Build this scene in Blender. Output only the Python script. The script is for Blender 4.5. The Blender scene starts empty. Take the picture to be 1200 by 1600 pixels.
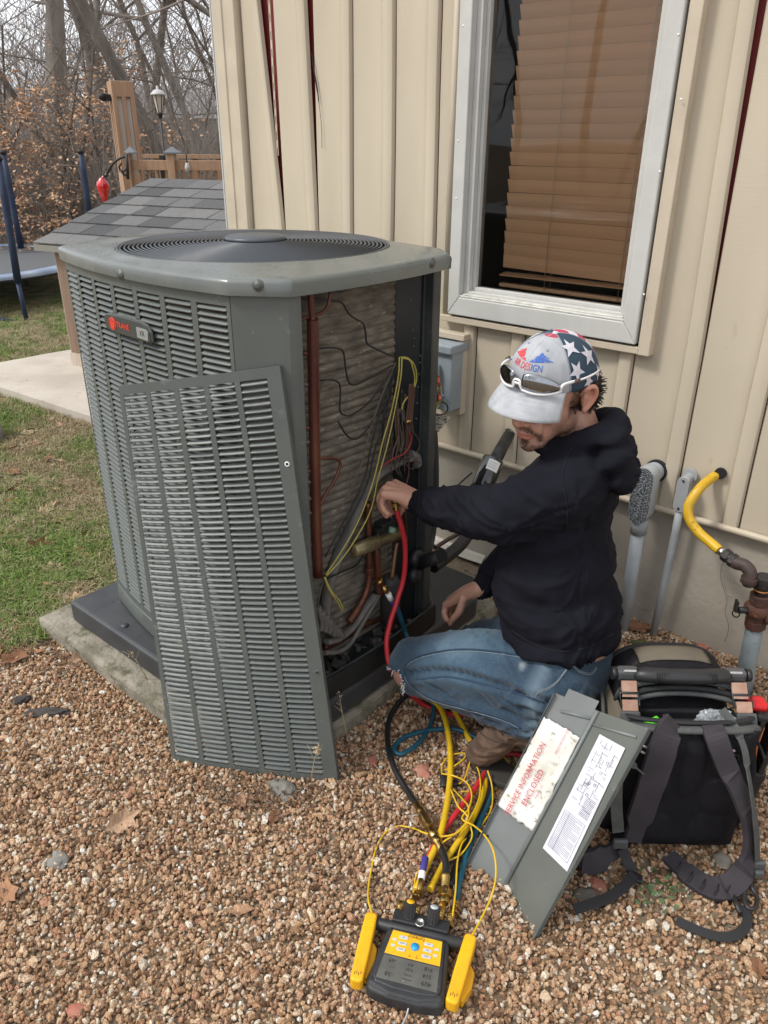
import bpy, bmesh, math, random
import numpy as np
from mathutils import Vector, Matrix, noise as mnoise

# ------------------------------------------------------------------ camera, sky, sun, exposure
# World axes: X runs along the house wall (to the right), Y towards the wall, Z up. Metres.
scene = bpy.context.scene
CAM_H = 1.5
YAW = math.radians(40.24)      # the view is turned 40 degrees away from square to the wall
PITCH = math.radians(25.7)
ROLL = math.radians(0.4)
cam_d = bpy.data.cameras.new('camera')
cam = bpy.data.objects.new('camera', cam_d)
scene.collection.objects.link(cam)
CAM_M = Matrix.Translation((0, 0, CAM_H)) @ Matrix.Rotation(YAW, 4, 'Z') @ Matrix.Rotation(math.pi/2-PITCH, 4, 'X') @ Matrix.Rotation(ROLL, 4, 'Z')
cam.matrix_world = CAM_M
cam_d.sensor_fit = 'VERTICAL'; cam_d.sensor_height = 36; cam_d.lens = 27
cam_d.clip_start = .05; cam_d.clip_end = 2000
scene.camera = cam

world = bpy.data.worlds.new('World'); scene.world = world
world.use_nodes = True
wn = world.node_tree; wn.nodes.clear()
w_out = wn.nodes.new('ShaderNodeOutputWorld'); w_bg = wn.nodes.new('ShaderNodeBackground')
w_sky = wn.nodes.new('ShaderNodeTexSky'); w_sky.sky_type = 'NISHITA'; w_sky.sun_disc = False
SUN_EL, SUN_AZ = math.radians(50), math.radians(215)
w_sky.sun_elevation = SUN_EL; w_sky.sun_rotation = SUN_AZ
w_sky.air_density = 1.0; w_sky.dust_density = 4.0
w_hsv = wn.nodes.new('ShaderNodeHueSaturation'); w_hsv.inputs['Saturation'].default_value = .22
# soft broken overcast
w_tc = wn.nodes.new('ShaderNodeTexCoord'); w_no = wn.nodes.new('ShaderNodeTexNoise')
w_no.inputs['Scale'].default_value = 2.2; w_no.inputs['Detail'].default_value = 6
w_rmp = wn.nodes.new('ShaderNodeMapRange'); w_rmp.inputs[1].default_value = .35; w_rmp.inputs[2].default_value = .7
w_rmp.inputs[3].default_value = .75; w_rmp.inputs[4].default_value = 1.3
w_mul = wn.nodes.new('ShaderNodeVectorMath'); w_mul.operation = 'SCALE'
w_mix = wn.nodes.new('ShaderNodeMix'); w_mix.data_type = 'RGBA'; w_mix.inputs[0].default_value = .6
w_mix.inputs[7].default_value = (8.2, 8.5, 9.0, 1)
wn.links.new(w_sky.outputs[0], w_hsv.inputs['Color'])
wn.links.new(w_hsv.outputs[0], w_mix.inputs[6])
wn.links.new(w_tc.outputs['Generated'], w_no.inputs['Vector'])
wn.links.new(w_no.outputs[0], w_rmp.inputs[0])
wn.links.new(w_mix.outputs[2], w_mul.inputs[0]); wn.links.new(w_rmp.outputs[0], w_mul.inputs['Scale'])
wn.links.new(w_mul.outputs[0], w_bg.inputs['Color'])
w_bg.inputs['Strength'].default_value = .13
wn.links.new(w_bg.outputs[0], w_out.inputs['Surface'])

sun_d = bpy.data.lights.new('sun', 'SUN'); sun_d.energy = 1.5; sun_d.angle = math.radians(10); sun_d.color = (1, .96, .9)
sun = bpy.data.objects.new('sun', sun_d); scene.collection.objects.link(sun)
_sd = Vector((math.sin(SUN_AZ)*math.cos(SUN_EL), math.cos(SUN_AZ)*math.cos(SUN_EL), math.sin(SUN_EL)))
sun.rotation_euler = _sd.to_track_quat('Z', 'Y').to_euler()
sun.location = (0, 0, 8)
vs = scene.view_settings
vs.view_transform = 'Standard'; vs.look = 'None'; vs.gamma = 1; vs.use_curve_mapping = False; vs.exposure = 0.5
scene.render.engine = 'CYCLES'
scene.cycles.use_denoising = True
scene.cycles.max_bounces = 6; scene.cycles.diffuse_bounces = 3; scene.cycles.glossy_bounces = 3
scene.cycles.transmission_bounces = 4; scene.cycles.transparent_max_bounces = 8

# ------------------------------------------------------------------ helpers
COL = scene.collection
RNG = random.Random(7)
MW = {}                                   # root name -> world matrix

def PX(x, y, z=None, V=None, U=None):
    """A point of the place measured off the photograph: where the sight line meets a real plane (height z, depth V or U)."""
    a = (x-600)/1200; b = (800-y)/1200
    d = CAM_M.to_3x3() @ Vector((a, b, -1))
    if z is not None: t = (z-CAM_H)/d.z
    elif V is not None: t = V/d.y
    else: t = U/d.x
    return Vector((0, 0, CAM_H)) + d*t
def CF(xc, yc, z=0):
    """x to the right of and y ahead of the viewer -> world"""
    return Vector((xc*math.cos(YAW)-yc*math.sin(YAW), xc*math.sin(YAW)+yc*math.cos(YAW), z))
def PC(x, y, yc):
    """where the sight line through a pixel is yc metres ahead"""
    a = (x-600)/1200; b = (800-y)/1200
    d = CAM_M.to_3x3() @ Vector((a, b, -1))
    f = Vector((-math.sin(YAW), math.cos(YAW), 0))
    return Vector((0, 0, CAM_H)) + d*(yc/d.dot(f))

def crom(pts, n=6, closed=False):
    P = [Vector(p) for p in pts]
    if len(P) < 3: return P
    out = []
    m = len(P)
    rng = range(m if closed else m-1)
    for i in rng:
        if closed: p0, p1, p2, p3 = P[(i-1) % m], P[i], P[(i+1) % m], P[(i+2) % m]
        else:
            p1, p2 = P[i], P[i+1]
            p0 = P[i-1] if i > 0 else p1*2-p2
            p3 = P[i+2] if i+2 < m else p2*2-p1
        for k in range(n):
            t = k/n
            out.append(.5*((2*p1)+(p2-p0)*t+(2*p0-5*p1+4*p2-p3)*t*t+(3*p1-p0-3*p2+p3)*t**3))
    if not closed: out.append(P[-1])
    return out

class MB:
    def __init__(s): s.v = []; s.f = []; s.m = []; s.sm = []
    def add(s, vs, fs, mi=0, smooth=False):
        o = len(s.v); s.v.extend([tuple(p) for p in vs])
        for f in fs: s.f.append(tuple(i+o for i in f)); s.m.append(mi); s.sm.append(smooth)
        return s
    def box(s, c, size, R=None, mi=0, taper=(1, 1)):
        hx, hy, hz = size[0]/2, size[1]/2, size[2]/2
        vs = []
        for z in (-1, 1):
            tx, ty = (taper if z > 0 else (1, 1))
            for x, y in ((-1, -1), (1, -1), (1, 1), (-1, 1)): vs.append(Vector((x*hx*tx, y*hy*ty, z*hz)))
        if R is not None: vs = [R @ v for v in vs]
        c = Vector(c); vs = [v+c for v in vs]
        return s.add(vs, [(3, 2, 1, 0), (4, 5, 6, 7), (0, 1, 5, 4), (1, 2, 6, 5), (2, 3, 7, 6), (3, 0, 4, 7)], mi)
    def box2(s, a, b, mi=0):
        a = Vector(a); b = Vector(b)
        return s.box((a+b)/2, [abs(b[i]-a[i]) for i in range(3)], None, mi)
    def bar(s, a, b, w, h, up=(0, 0, 1), mi=0):
        a = Vector(a); b = Vector(b); d = (b-a); L = d.length; d.normalize()
        x = d.cross(Vector(up)); x.normalize(); y = x.cross(d)
        R = Matrix((x, d, y)).transposed()
        return s.box((a+b)/2, (w, L, h), R, mi)
    def tube(s, pts, r, n=8, caps=True, mi=0, closed=False, smooth=True, flat=None):
        P = [Vector(p) for p in pts]; m = len(P)
        rs = r if isinstance(r, (list, tuple)) else [r]*m
        if len(rs) != m: rs = [rs[0]+(rs[-1]-rs[0])*i/(m-1) for i in range(m)]
        T = []
        for i in range(m):
            if closed: t = P[(i+1) % m]-P[i-1]
            else: t = P[min(i+1, m-1)]-P[max(i-1, 0)]
            if t.length < 1e-9: t = Vector((0, 0, 1))
            T.append(t.normalized())
        ref = Vector((0, 0, 1)) if abs(T[0].z) < .9 else Vector((1, 0, 0))
        x = T[0].cross(ref).normalized(); vs = []
        for i in range(m):
            x = (x-T[i]*x.dot(T[i]));
            if x.length < 1e-6: x = T[i].orthogonal()
            x.normalize(); y = T[i].cross(x)
            fx, fy = flat if flat else (1, 1)
            for k in range(n):
                a = 2*math.pi*k/n
                vs.append(P[i]+(x*math.cos(a)*fx+y*math.sin(a)*fy)*rs[i])
        fs = []
        for i in range(m if closed else m-1):
            j = (i+1) % m
            for k in range(n):
                l = (k+1) % n
                fs.append((i*n+k, i*n+l, j*n+l, j*n+k))
        o = len(s.v); s.add(vs, fs, mi, smooth)
        if caps and not closed:
            s.f.append(tuple(o+k for k in range(n))[::-1]); s.m.append(mi); s.sm.append(False)
            s.f.append(tuple(o+(m-1)*n+k for k in range(n))); s.m.append(mi); s.sm.append(False)
        return s
    def lathe(s, prof, M=None, n=24, mi=0, smooth=True, caps=True):
        M = M or Matrix(); vs = []; m = len(prof)
        for r, z in prof:
            for k in range(n):
                a = 2*math.pi*k/n; vs.append(M @ Vector((r*math.cos(a), r*math.sin(a), z)))
        fs = [(i*n+k, i*n+(k+1) % n, (i+1)*n+(k+1) % n, (i+1)*n+k) for i in range(m-1) for k in range(n)]
        o = len(s.v); s.add(vs, fs, mi, smooth)
        if caps:
            if prof[0][0] > 1e-6: s.f.append(tuple(o+k for k in range(n))[::-1]); s.m.append(mi); s.sm.append(False)
            if prof[-1][0] > 1e-6: s.f.append(tuple(o+(m-1)*n+k for k in range(n))); s.m.append(mi); s.sm.append(False)
        return s
    def cyl(s, a, b, r, n=16, mi=0, r2=None, smooth=True):
        return s.tube([a, b], [r, r if r2 is None else r2], n, True, mi, False, smooth)
    def prism(s, poly, z0, z1, M=None, mi=0, smooth=False):
        M = M or Matrix(); n = len(poly)
        vs = [M @ Vector((p[0], p[1], z0)) for p in poly]+[M @ Vector((p[0], p[1], z1)) for p in poly]
        fs = [tuple(range(n))[::-1], tuple(range(n, 2*n))]
        s.add(vs, fs, mi, False)
        o = len(s.v)-2*n
        for i in range(n):
            s.f.append((o+i, o+(i+1) % n, o+n+(i+1) % n, o+n+i)); s.m.append(mi); s.sm.append(smooth)
        return s
    def grid(s, fn, nu, nv, mi=0, smooth=True, cu=False):
        vs = [fn(i/nu, j/nv) for i in range(nu+(0 if cu else 1)) for j in range(nv+1)]
        w = nv+1; mm = nu if cu else nu+1
        fs = [(i*w+j, ((i+1) % mm)*w+j, ((i+1) % mm)*w+j+1, i*w+j+1) for i in range(nu) for j in range(nv)]
        return s.add(vs, fs, mi, smooth)
    def ell(s, c, r, R=None, nu=16, nv=10, mi=0):
        c = Vector(c); vs = []
        for i in range(nv+1):
            th = math.pi*i/nv
            for k in range(nu):
                a = 2*math.pi*k/nu
                p = Vector((r[0]*math.sin(th)*math.cos(a), r[1]*math.sin(th)*math.sin(a), r[2]*math.cos(th)))
                vs.append(c+(R @ p if R is not None else p))
        fs = [(i*nu+k, (i+1)*nu+k, (i+1)*nu+(k+1) % nu, i*nu+(k+1) % nu) for i in range(nv) for k in range(nu)]
        return s.add(vs, fs, mi, True)
    def mesh(s, name, mats, M=None):
        vs = s.v
        if M is not None:
            Mi = M.inverted(); vs = [Mi @ Vector(v) for v in vs]
        me = bpy.data.meshes.new(name)
        me.from_pydata([tuple(v) for v in vs], [], s.f)
        for mt in (mats if isinstance(mats, (list, tuple)) else [mats]): me.materials.append(mt)
        me.polygons.foreach_set('material_index', s.m)
        me.polygons.foreach_set('use_smooth', s.sm)
        me.update()
        return me
    def build(s, name, mats, parent=None, world=True, bevel=0, seg=2, sub=0, angle=35, solid=0):
        M = MW.get(parent.name) if (parent is not None and world) else None
        me = s.mesh(name, mats, M)
        o = bpy.data.objects.new(name, me); COL.objects.link(o)
        if parent is not None:
            o.parent = parent
            MW[o.name] = MW.get(parent.name, Matrix())
        else: MW[o.name] = Matrix()
        if solid:
            m_ = o.modifiers.new('solid', 'SOLIDIFY'); m_.thickness = solid; m_.offset = 0
        if bevel:
            m_ = o.modifiers.new('bevel', 'BEVEL'); m_.width = bevel; m_.segments = seg; m_.limit_method = 'ANGLE'; m_.angle_limit = math.radians(angle)
            m_.harden_normals = False
        if sub:
            m_ = o.modifiers.new('sub', 'SUBSURF'); m_.levels = sub; m_.render_levels = sub
        return o

def tag(o, label=None, cat=None, group=None, kind=None):
    if label: o['label'] = label
    if cat: o['category'] = cat
    if group: o['group'] = group
    if kind: o['kind'] = kind
    return o
def thing(name, label, cat, loc=(0, 0, 0), rz=0, group=None, M=None):
    o = bpy.data.objects.new(name, None); COL.objects.link(o)
    o.empty_display_size = .1
    Mx = M if M is not None else Matrix.Translation(loc) @ Matrix.Rotation(rz, 4, 'Z')
    o.matrix_world = Mx; MW[o.name] = Mx.copy()
    return tag(o, label, cat, group)
def piece(name, me, parent, M=None):
    """one more object that shares mesh data"""
    o = bpy.data.objects.new(name, me); COL.objects.link(o); o.parent = parent
    if M is not None: o.matrix_local = M
    return o
def text_mb(txt, size, M, mb=None, thick=.0004, bend=None, mi=0):
    """flat lettering turned into mesh, placed by M (x right, y up, z out)"""
    cu = bpy.data.curves.new('t', 'FONT'); cu.body = txt; cu.size = size; cu.align_x = 'CENTER'; cu.align_y = 'CENTER'
    cu.resolution_u = 2
    ob = bpy.data.objects.new('t', cu); COL.objects.link(ob)
    dg = bpy.context.evaluated_depsgraph_get(); me = ob.evaluated_get(dg).to_mesh()
    vs = [v.co.copy() for v in me.vertices]; fs = [tuple(p.vertices) for p in me.polygons]
    ob.evaluated_get(dg).to_mesh_clear(); bpy.data.objects.remove(ob); bpy.data.curves.remove(cu)
    mb = mb or MB()
    if bend: vs = [bend(v) for v in vs]
    else: vs = [M @ v for v in vs]
    mb.add(vs, fs, mi); return mb

# ------------------------------------------------------------------ materials
def mat(name, col, rough=.6, metal=0, col2=None, scale=20, detail=4, lo=.35, hi=.65, bump=0, bscale=80, bdist=.002, spec=.5,
        spots=None, sscale=60, slo=.62, shi=.7, stretch=(1, 1, 1), coords='Object', rand=0, trans=0, coat=0, sheen=0, attr=None, rvar=0, emit=None):
    m = bpy.data.materials.new(name); m.use_nodes = True; nt = m.node_tree; N = nt.nodes; L = nt.links
    b = N['Principled BSDF']
    b.inputs['Roughness'].default_value = rough; b.inputs['Metallic'].default_value = metal
    b.inputs['Specular IOR Level'].default_value = spec
    if trans: b.inputs['Transmission Weight'].default_value = trans
    if coat: b.inputs['Coat Weight'].default_value = coat; b.inputs['Coat Roughness'].default_value = .08
    if sheen: b.inputs['Sheen Weight'].default_value = sheen; b.inputs['Sheen Roughness'].default_value = .5
    tc = N.new('ShaderNodeTexCoord'); mp = N.new('ShaderNodeMapping'); mp.inputs['Scale'].default_value = stretch
    L.new(tc.outputs[coords], mp.inputs['Vector'])
    c4 = lambda c: (c[0], c[1], c[2], 1)
    cur = None
    if attr:
        at = N.new('ShaderNodeAttribute'); at.attribute_name = attr; cur = at.outputs['Color']
    if col2 is not None:
        no = N.new('ShaderNodeTexNoise'); no.inputs['Scale'].default_value = scale; no.inputs['Detail'].default_value = detail
        L.new(mp.outputs[0], no.inputs['Vector'])
        mr = N.new('ShaderNodeMapRange'); mr.inputs[1].default_value = lo; mr.inputs[2].default_value = hi
        L.new(no.outputs[0], mr.inputs[0])
        mx = N.new('ShaderNodeMix'); mx.data_type = 'RGBA'
        if cur: L.new(cur, mx.inputs[6])
        else: mx.inputs[6].default_value = c4(col)
        mx.inputs[7].default_value = c4(col2)
        L.new(mr.outputs[0], mx.inputs[0]); cur = mx.outputs[2]
        if rvar:
            rr = N.new('ShaderNodeMapRange'); rr.inputs[3].default_value = rough; rr.inputs[4].default_value = rough+rvar
            L.new(mr.outputs[0], rr.inputs[0]); L.new(rr.outputs[0], b.inputs['Roughness'])
    if spots is not None:
        no = N.new('ShaderNodeTexNoise'); no.inputs['Scale'].default_value = sscale; no.inputs['Detail'].default_value = 5; no.inputs['Roughness'].default_value = .7
        L.new(mp.outputs[0], no.inputs['Vector'])
        mr = N.new('ShaderNodeMapRange'); mr.inputs[1].default_value = slo; mr.inputs[2].default_value = shi
        L.new(no.outputs[0], mr.inputs[0])
        mx = N.new('ShaderNodeMix'); mx.data_type = 'RGBA'
        if cur: L.new(cur, mx.inputs[6])
        else: mx.inputs[6].default_value = c4(col)
        mx.inputs[7].default_value = c4(spots)
        L.new(mr.outputs[0], mx.inputs[0]); cur = mx.outputs[2]
    if rand:
        oi = N.new('ShaderNodeObjectInfo'); hs = N.new('ShaderNodeHueSaturation')
        mr = N.new('ShaderNodeMapRange'); mr.inputs[3].default_value = 1-rand; mr.inputs[4].default_value = 1+rand
        L.new(oi.outputs['Random'], mr.inputs[0]); L.new(mr.outputs[0], hs.inputs['Value'])
        if cur: L.new(cur, hs.inputs['Color'])
        else: hs.inputs['Color'].default_value = c4(col)
        cur = hs.outputs[0]
    if cur: L.new(cur, b.inputs['Base Color'])
    else: b.inputs['Base Color'].default_value = c4(col)
    if bump:
        no = N.new('ShaderNodeTexNoise'); no.inputs['Scale'].default_value = bscale; no.inputs['Detail'].default_value = 4
        L.new(mp.outputs[0], no.inputs['Vector'])
        bp = N.new('ShaderNodeBump'); bp.inputs['Strength'].default_value = bump; bp.inputs['Distance'].default_value = bdist
        L.new(no.outputs[0], bp.inputs['Height']); L.new(bp.outputs[0], b.inputs['Normal'])
    if emit:
        b.inputs['Emission Color'].default_value = c4(emit); b.inputs['Emission Strength'].default_value = 1
    return m

def ramp_mat(name, stops, rough=.85, bump=.3, bscale=40, mottled=12):
    """per-piece random colour from a ramp (stones, leaves) with a mottle of its own"""
    m = bpy.data.materials.new(name); m.use_nodes = True; N = m.node_tree.nodes; L = m.node_tree.links
    b = N['Principled BSDF']; b.inputs['Roughness'].default_value = rough; b.inputs['Specular IOR Level'].default_value = .3
    oi = N.new('ShaderNodeObjectInfo'); cr = N.new('ShaderNodeValToRGB'); e = cr.color_ramp.elements
    cr.color_ramp.interpolation = 'LINEAR'
    while len(e) < len(stops): e.new(.5)
    for k, (p, c) in enumerate(stops): e[k].position = p; e[k].color = (c[0], c[1], c[2], 1)
    L.new(oi.outputs['Random'], cr.inputs[0])
    tc = N.new('ShaderNodeTexCoord'); no = N.new('ShaderNodeTexNoise'); no.inputs['Scale'].default_value = mottled; no.inputs['Detail'].default_value = 5
    L.new(tc.outputs['Object'], no.inputs['Vector'])
    mr = N.new('ShaderNodeMapRange'); mr.inputs[1].default_value = .3; mr.inputs[2].default_value = .7; mr.inputs[3].default_value = .72; mr.inputs[4].default_value = 1.25
    L.new(no.outputs[0], mr.inputs[0])
    hs = N.new('ShaderNodeHueSaturation'); L.new(mr.outputs[0], hs.inputs['Value']); L.new(cr.outputs[0], hs.inputs['Color'])
    L.new(hs.outputs[0], b.inputs['Base Color'])
    if bump:
        bp = N.new('ShaderNodeBump'); bp.inputs['Strength'].default_value = bump; bp.inputs['Distance'].default_value = .1
        L.new(no.outputs[0], bp.inputs['Height']); L.new(bp.outputs[0], b.inputs['Normal'])
    return m
# ------------------------------------------------------------------ shared materials
M_soil = mat('soil', (.17, .12, .075), .95, col2=(.21, .16, .11), scale=9, bump=.8, bscale=60, bdist=.01, spots=(.05, .035, .025), sscale=30, slo=.55, shi=.65)
M_litter = mat('leaf litter', (.20, .125, .075), .95, col2=(.30, .21, .13), scale=3, bump=1, bscale=14, bdist=.05, spots=(.09, .07, .045), sscale=9, slo=.5, shi=.6)
M_lawn = mat('lawn soil', (.19, .165, .09), .95, col2=(.30, .245, .15), scale=5, bump=.8, bscale=90, bdist=.01, spots=(.10, .14, .035), sscale=7, slo=.45, shi=.58)
M_concrete = mat('weathered concrete', (.34, .31, .26), .9, col2=(.23, .21, .17), scale=7, bump=.7, bscale=120, bdist=.003, spots=(.12, .11, .08), sscale=26, slo=.56, shi=.68)
M_walk = mat('pale concrete', (.50, .45, .38), .9, col2=(.42, .37, .31), scale=4, bump=.4, bscale=150, bdist=.002, spots=(.3, .27, .22), sscale=22, slo=.6, shi=.7)
M_found = mat('painted foundation', (.40, .36, .30), .85, col2=(.33, .295, .24), scale=3.5, bump=.6, bscale=45, bdist=.004, spots=(.22, .19, .15), sscale=38, slo=.68, shi=.76)
M_vinyl = mat('beige vinyl', (.555, .485, .375), .62, col2=(.485, .42, .32), scale=3.0, stretch=(1, 1, .35), bump=.35, bscale=190, bdist=.0012, spots=(.40, .33, .23), sscale=16, slo=.66, shi=.82, spec=.35)
# embossed sideways grain of the vinyl
_nt = M_vinyl.node_tree
_m2 = _nt.nodes.new('ShaderNodeMapping'); _m2.inputs['Scale'].default_value = (12, 12, 160)
_tc = [n for n in _nt.nodes if n.type == 'TEX_COORD'][0]; _nt.links.new(_tc.outputs['Object'], _m2.inputs['Vector'])
_bn = [n for n in _nt.nodes if n.type == 'BUMP'][0]; _hn = _bn.inputs['Height'].links[0].from_node
_nt.links.new(_m2.outputs[0], _hn.inputs['Vector']); _hn.inputs['Scale'].default_value = 2.5; _bn.inputs['Strength'].default_value = .32
M_trim = mat('beige trim', (.56, .48, .37), .5, col2=(.49, .42, .32), scale=8)
M_greytrim = mat('grey painted wood', (.54, .535, .505), .6, col2=(.49, .485, .455), scale=9, bump=.3, bscale=60, bdist=.002, spots=(.6, .6, .58), sscale=30, slo=.7, shi=.75)
M_sill = mat('chalky sill paint', (.66, .65, .60), .6, col2=(.5, .49, .44), scale=30, spots=(.25, .22, .18), sscale=60, slo=.64, shi=.7)
M_red = mat('red underlayment', (.16, .012, .012), .7)
M_dark = mat('dark gap', (.012, .012, .012), .8)
M_black = mat('black plastic', (.018, .018, .02), .45)
M_brass = mat('brass', (.55, .38, .13), .28, metal=1, col2=(.38, .25, .09), scale=40)
M_copper = mat('copper', (.20, .075, .04), .4, metal=.7, col2=(.11, .045, .03), scale=30, spots=(.10, .06, .045), sscale=50, slo=.5, shi=.65, rvar=.2)
M_white = mat('white', (.78, .78, .76), .5)

# ------------------------------------------------------------------ ground
def flat_poly(name, pts, z, m, kind='structure', parent=None, thick=0):
    mb = MB()
    if thick:
        mb.prism(pts, z-thick, z)
    else:
        mb.add([(p[0], p[1], z) for p in pts], [tuple(range(len(pts)))])
    o = mb.build(name, m, parent)
    if kind: o['kind'] = kind
    return o
g = MB()
def gfun(u, v):
    x = -900+1800*u; y = -900+1800*v
    return (x, y, -.002)
g.add([(-900, -900, -.002), (900, -900, -.002), (900, 900, -.002), (-900, 900, -.002)], [(0, 1, 2, 3)])
tag(g.build('ground', M_litter), kind='structure')
# lawn and gravel bed
pL = [PX(-260, 1085, z=0), PX(0, 1022, z=0), PX(60, 1003, z=0)]
lawn_pts = [tuple(pL[0][:2]), tuple(pL[1][:2]), tuple(pL[2][:2]), (-2.26, 1.0), (-2.26, 2.5), (-2.9, 2.4), (-2.9, 9), tuple(CF(6, 9.6)[:2]), tuple(CF(-9, 9.6)[:2]), tuple(CF(-9, 2.2)[:2])]
flat_poly('lawn', lawn_pts, .002, M_lawn)
grav_pts = [tuple(pL[0][:2]), (pL[0].x, -1.5), (3, -1.5), (3, 2.3), (-2.6, 2.3), (-2.27, 2.2), (-2.26, 1.0), tuple(pL[2][:2]), tuple(pL[1][:2])]
flat_poly('gravel_bed', grav_pts, .003, M_soil)

def in_poly(x, y, P):
    c = False; n = len(P); j = n-1
    for i in range(n):
        if ((P[i][1] > y) != (P[j][1] > y)) and (x < (P[j][0]-P[i][0])*(y-P[i][1])/(P[j][1]-P[i][1])+P[i][0]): c = not c
        j = i
    return c
CFI = CAM_M.inverted()
def to_px(p):
    q = CFI @ Vector(p)
    if q.z > -.05: return (-9999, -9999)
    return (600+1200*q.x/-q.z, 800-1200*q.y/-q.z)

def scatter(name, pts, protos, smin, smax, kind='stuff', tilt=3.14, seed=1, label=None, cat=None, group=None, zrot_only=False, sattr=None):
    """one stuff object: points in a mesh, prototypes instanced on them by geometry nodes"""
    me = bpy.data.meshes.new(name); me.from_pydata([tuple(p) for p in pts], [], [])
    o = bpy.data.objects.new(name, me); COL.objects.link(o)
    col = bpy.data.collections.new(name+'_pieces')
    for p in protos: col.objects.link(p)
    ng = bpy.data.node_groups.new(name+'_nodes', 'GeometryNodeTree')
    ng.interface.new_socket('Geometry', in_out='INPUT', socket_type='NodeSocketGeometry')
    ng.interface.new_socket('Geometry', in_out='OUTPUT', socket_type='NodeSocketGeometry')
    N = ng.nodes; L = ng.links
    gi = N.new('NodeGroupInput'); go = N.new('NodeGroupOutput')
    ip = N.new('GeometryNodeInstanceOnPoints'); ci = N.new('GeometryNodeCollectionInfo')
    ci.inputs['Collection'].default_value = col; ci.inputs['Separate Children'].default_value = True; ci.inputs['Reset Children'].default_value = True
    rr = N.new('FunctionNodeRandomValue'); rr.data_type = 'FLOAT_VECTOR'
    if zrot_only: rr.inputs[0].default_value = (-tilt, -tilt, 0); rr.inputs[1].default_value = (tilt, tilt, 6.283)
    else: rr.inputs[0].default_value = (0, 0, 0); rr.inputs[1].default_value = (tilt, tilt, 6.283)
    rr.inputs['Seed'].default_value = seed
    rs = N.new('FunctionNodeRandomValue'); rs.data_type = 'FLOAT'
    rs.inputs[2].default_value = smin; rs.inputs[3].default_value = smax; rs.inputs['Seed'].default_value = seed+5
    ip.inputs['Pick Instance'].default_value = True
    L.new(gi.outputs[0], ip.inputs['Points']); L.new(ci.outputs[0], ip.inputs['Instance'])
    L.new(rr.outputs[0], ip.inputs['Rotation']); L.new(rs.outputs[1], ip.inputs['Scale'])
    L.new(ip.outputs[0], go.inputs[0])
    md = o.modifiers.new('scatter', 'NODES'); md.node_group = ng
    o['kind'] = kind
    return o
def proto(name, mb, m):
    me = mb.mesh(name, m); return bpy.data.objects.new(name, me)

M_stone = ramp_mat('gravel stone', [(0, (.14, .082, .050)), (.12, (.32, .185, .10)), (.32, (.52, .32, .18)), (.52, (.64, .435, .27)), (.64, (.48, .245, .145)), (.80, (.69, .51, .34)), (.93, (.76, .64, .49)), (1, (.86, .82, .74))], rough=.7, bump=.5, mottled=2.2)
def stone_mb(seed, flat=.7):
    r = random.Random(seed); bm = bmesh.new(); bmesh.ops.create_icosphere(bm, subdivisions=1, radius=1)
    ax = (r.uniform(.75, 1.15), r.uniform(.6, .9), r.uniform(.45, flat))
    mb = MB()
    for v in bm.verts:
        k = 1+r.uniform(-.2, .2); v.co = Vector((v.co.x*ax[0]*k, v.co.y*ax[1]*k, v.co.z*ax[2]*k))
    mb.add([v.co.copy() for v in bm.verts], [tuple(v.index for v in f.verts) for f in bm.faces]); bm.free(); return mb
gp = []
nr = np.random.RandomState(3)
def dens_field(x, y):
    return mnoise.noise(Vector((x*1.3, y*1.3, 4.2)))
cell = .0083
xs = np.arange(-3.4, 1.2, cell); ys = np.arange(.15, 2.29, cell)
slab_pts = [(-2.28, .90), (-1.50, .90), (-1.19, 1.07), (-1.15, 1.2), (-1.165, 2.0), (-2.28, 2.0)]
for x in xs:
    for y in ys:
        jx = x+nr.uniform(-.5, .5)*cell; jy = y+nr.uniform(-.5, .5)*cell
        px, py = to_px((jx, jy, 0))
        if px < -40 or px > 1240 or py > 1660 or py < 560: continue
        if -2.28 < jx < -1.24 and jy > 1.1: continue
        if not in_poly(jx, jy, grav_pts): continue
        d = dens_field(jx, jy)
        if nr.rand() < max(0, -.1+.5*d): continue
        # barer soil by the backpack and in the corner at lower right
        if px > 1000 and py > 1330 and nr.rand() < .25: continue
        gp.append((jx, jy, nr.uniform(.000, .011)+.002*d))
protos = [proto('gravel_stone', stone_mb(i), M_stone) for i in range(10)]
scatter('gravel', gp, protos, .0042, .0097, seed=2)
# bigger stones on top
gp3 = [(p[0]+nr.uniform(-.005, .005), p[1]+nr.uniform(-.005, .005), .012) for p in gp if nr.rand() < .30]
scatter('fine_gravel', gp3, protos[:6] if False else [proto('gravel_stone', stone_mb(60+i, .8), M_stone) for i in range(5)], .0020, .0048, seed=21)
gp2 = [(p[0], p[1], .011) for p in gp if nr.rand() < .045]
scatter('coarse_gravel', gp2, [proto('gravel_stone', stone_mb(40+i, .6), M_stone) for i in range(6)], .009, .0150, seed=9)

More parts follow.
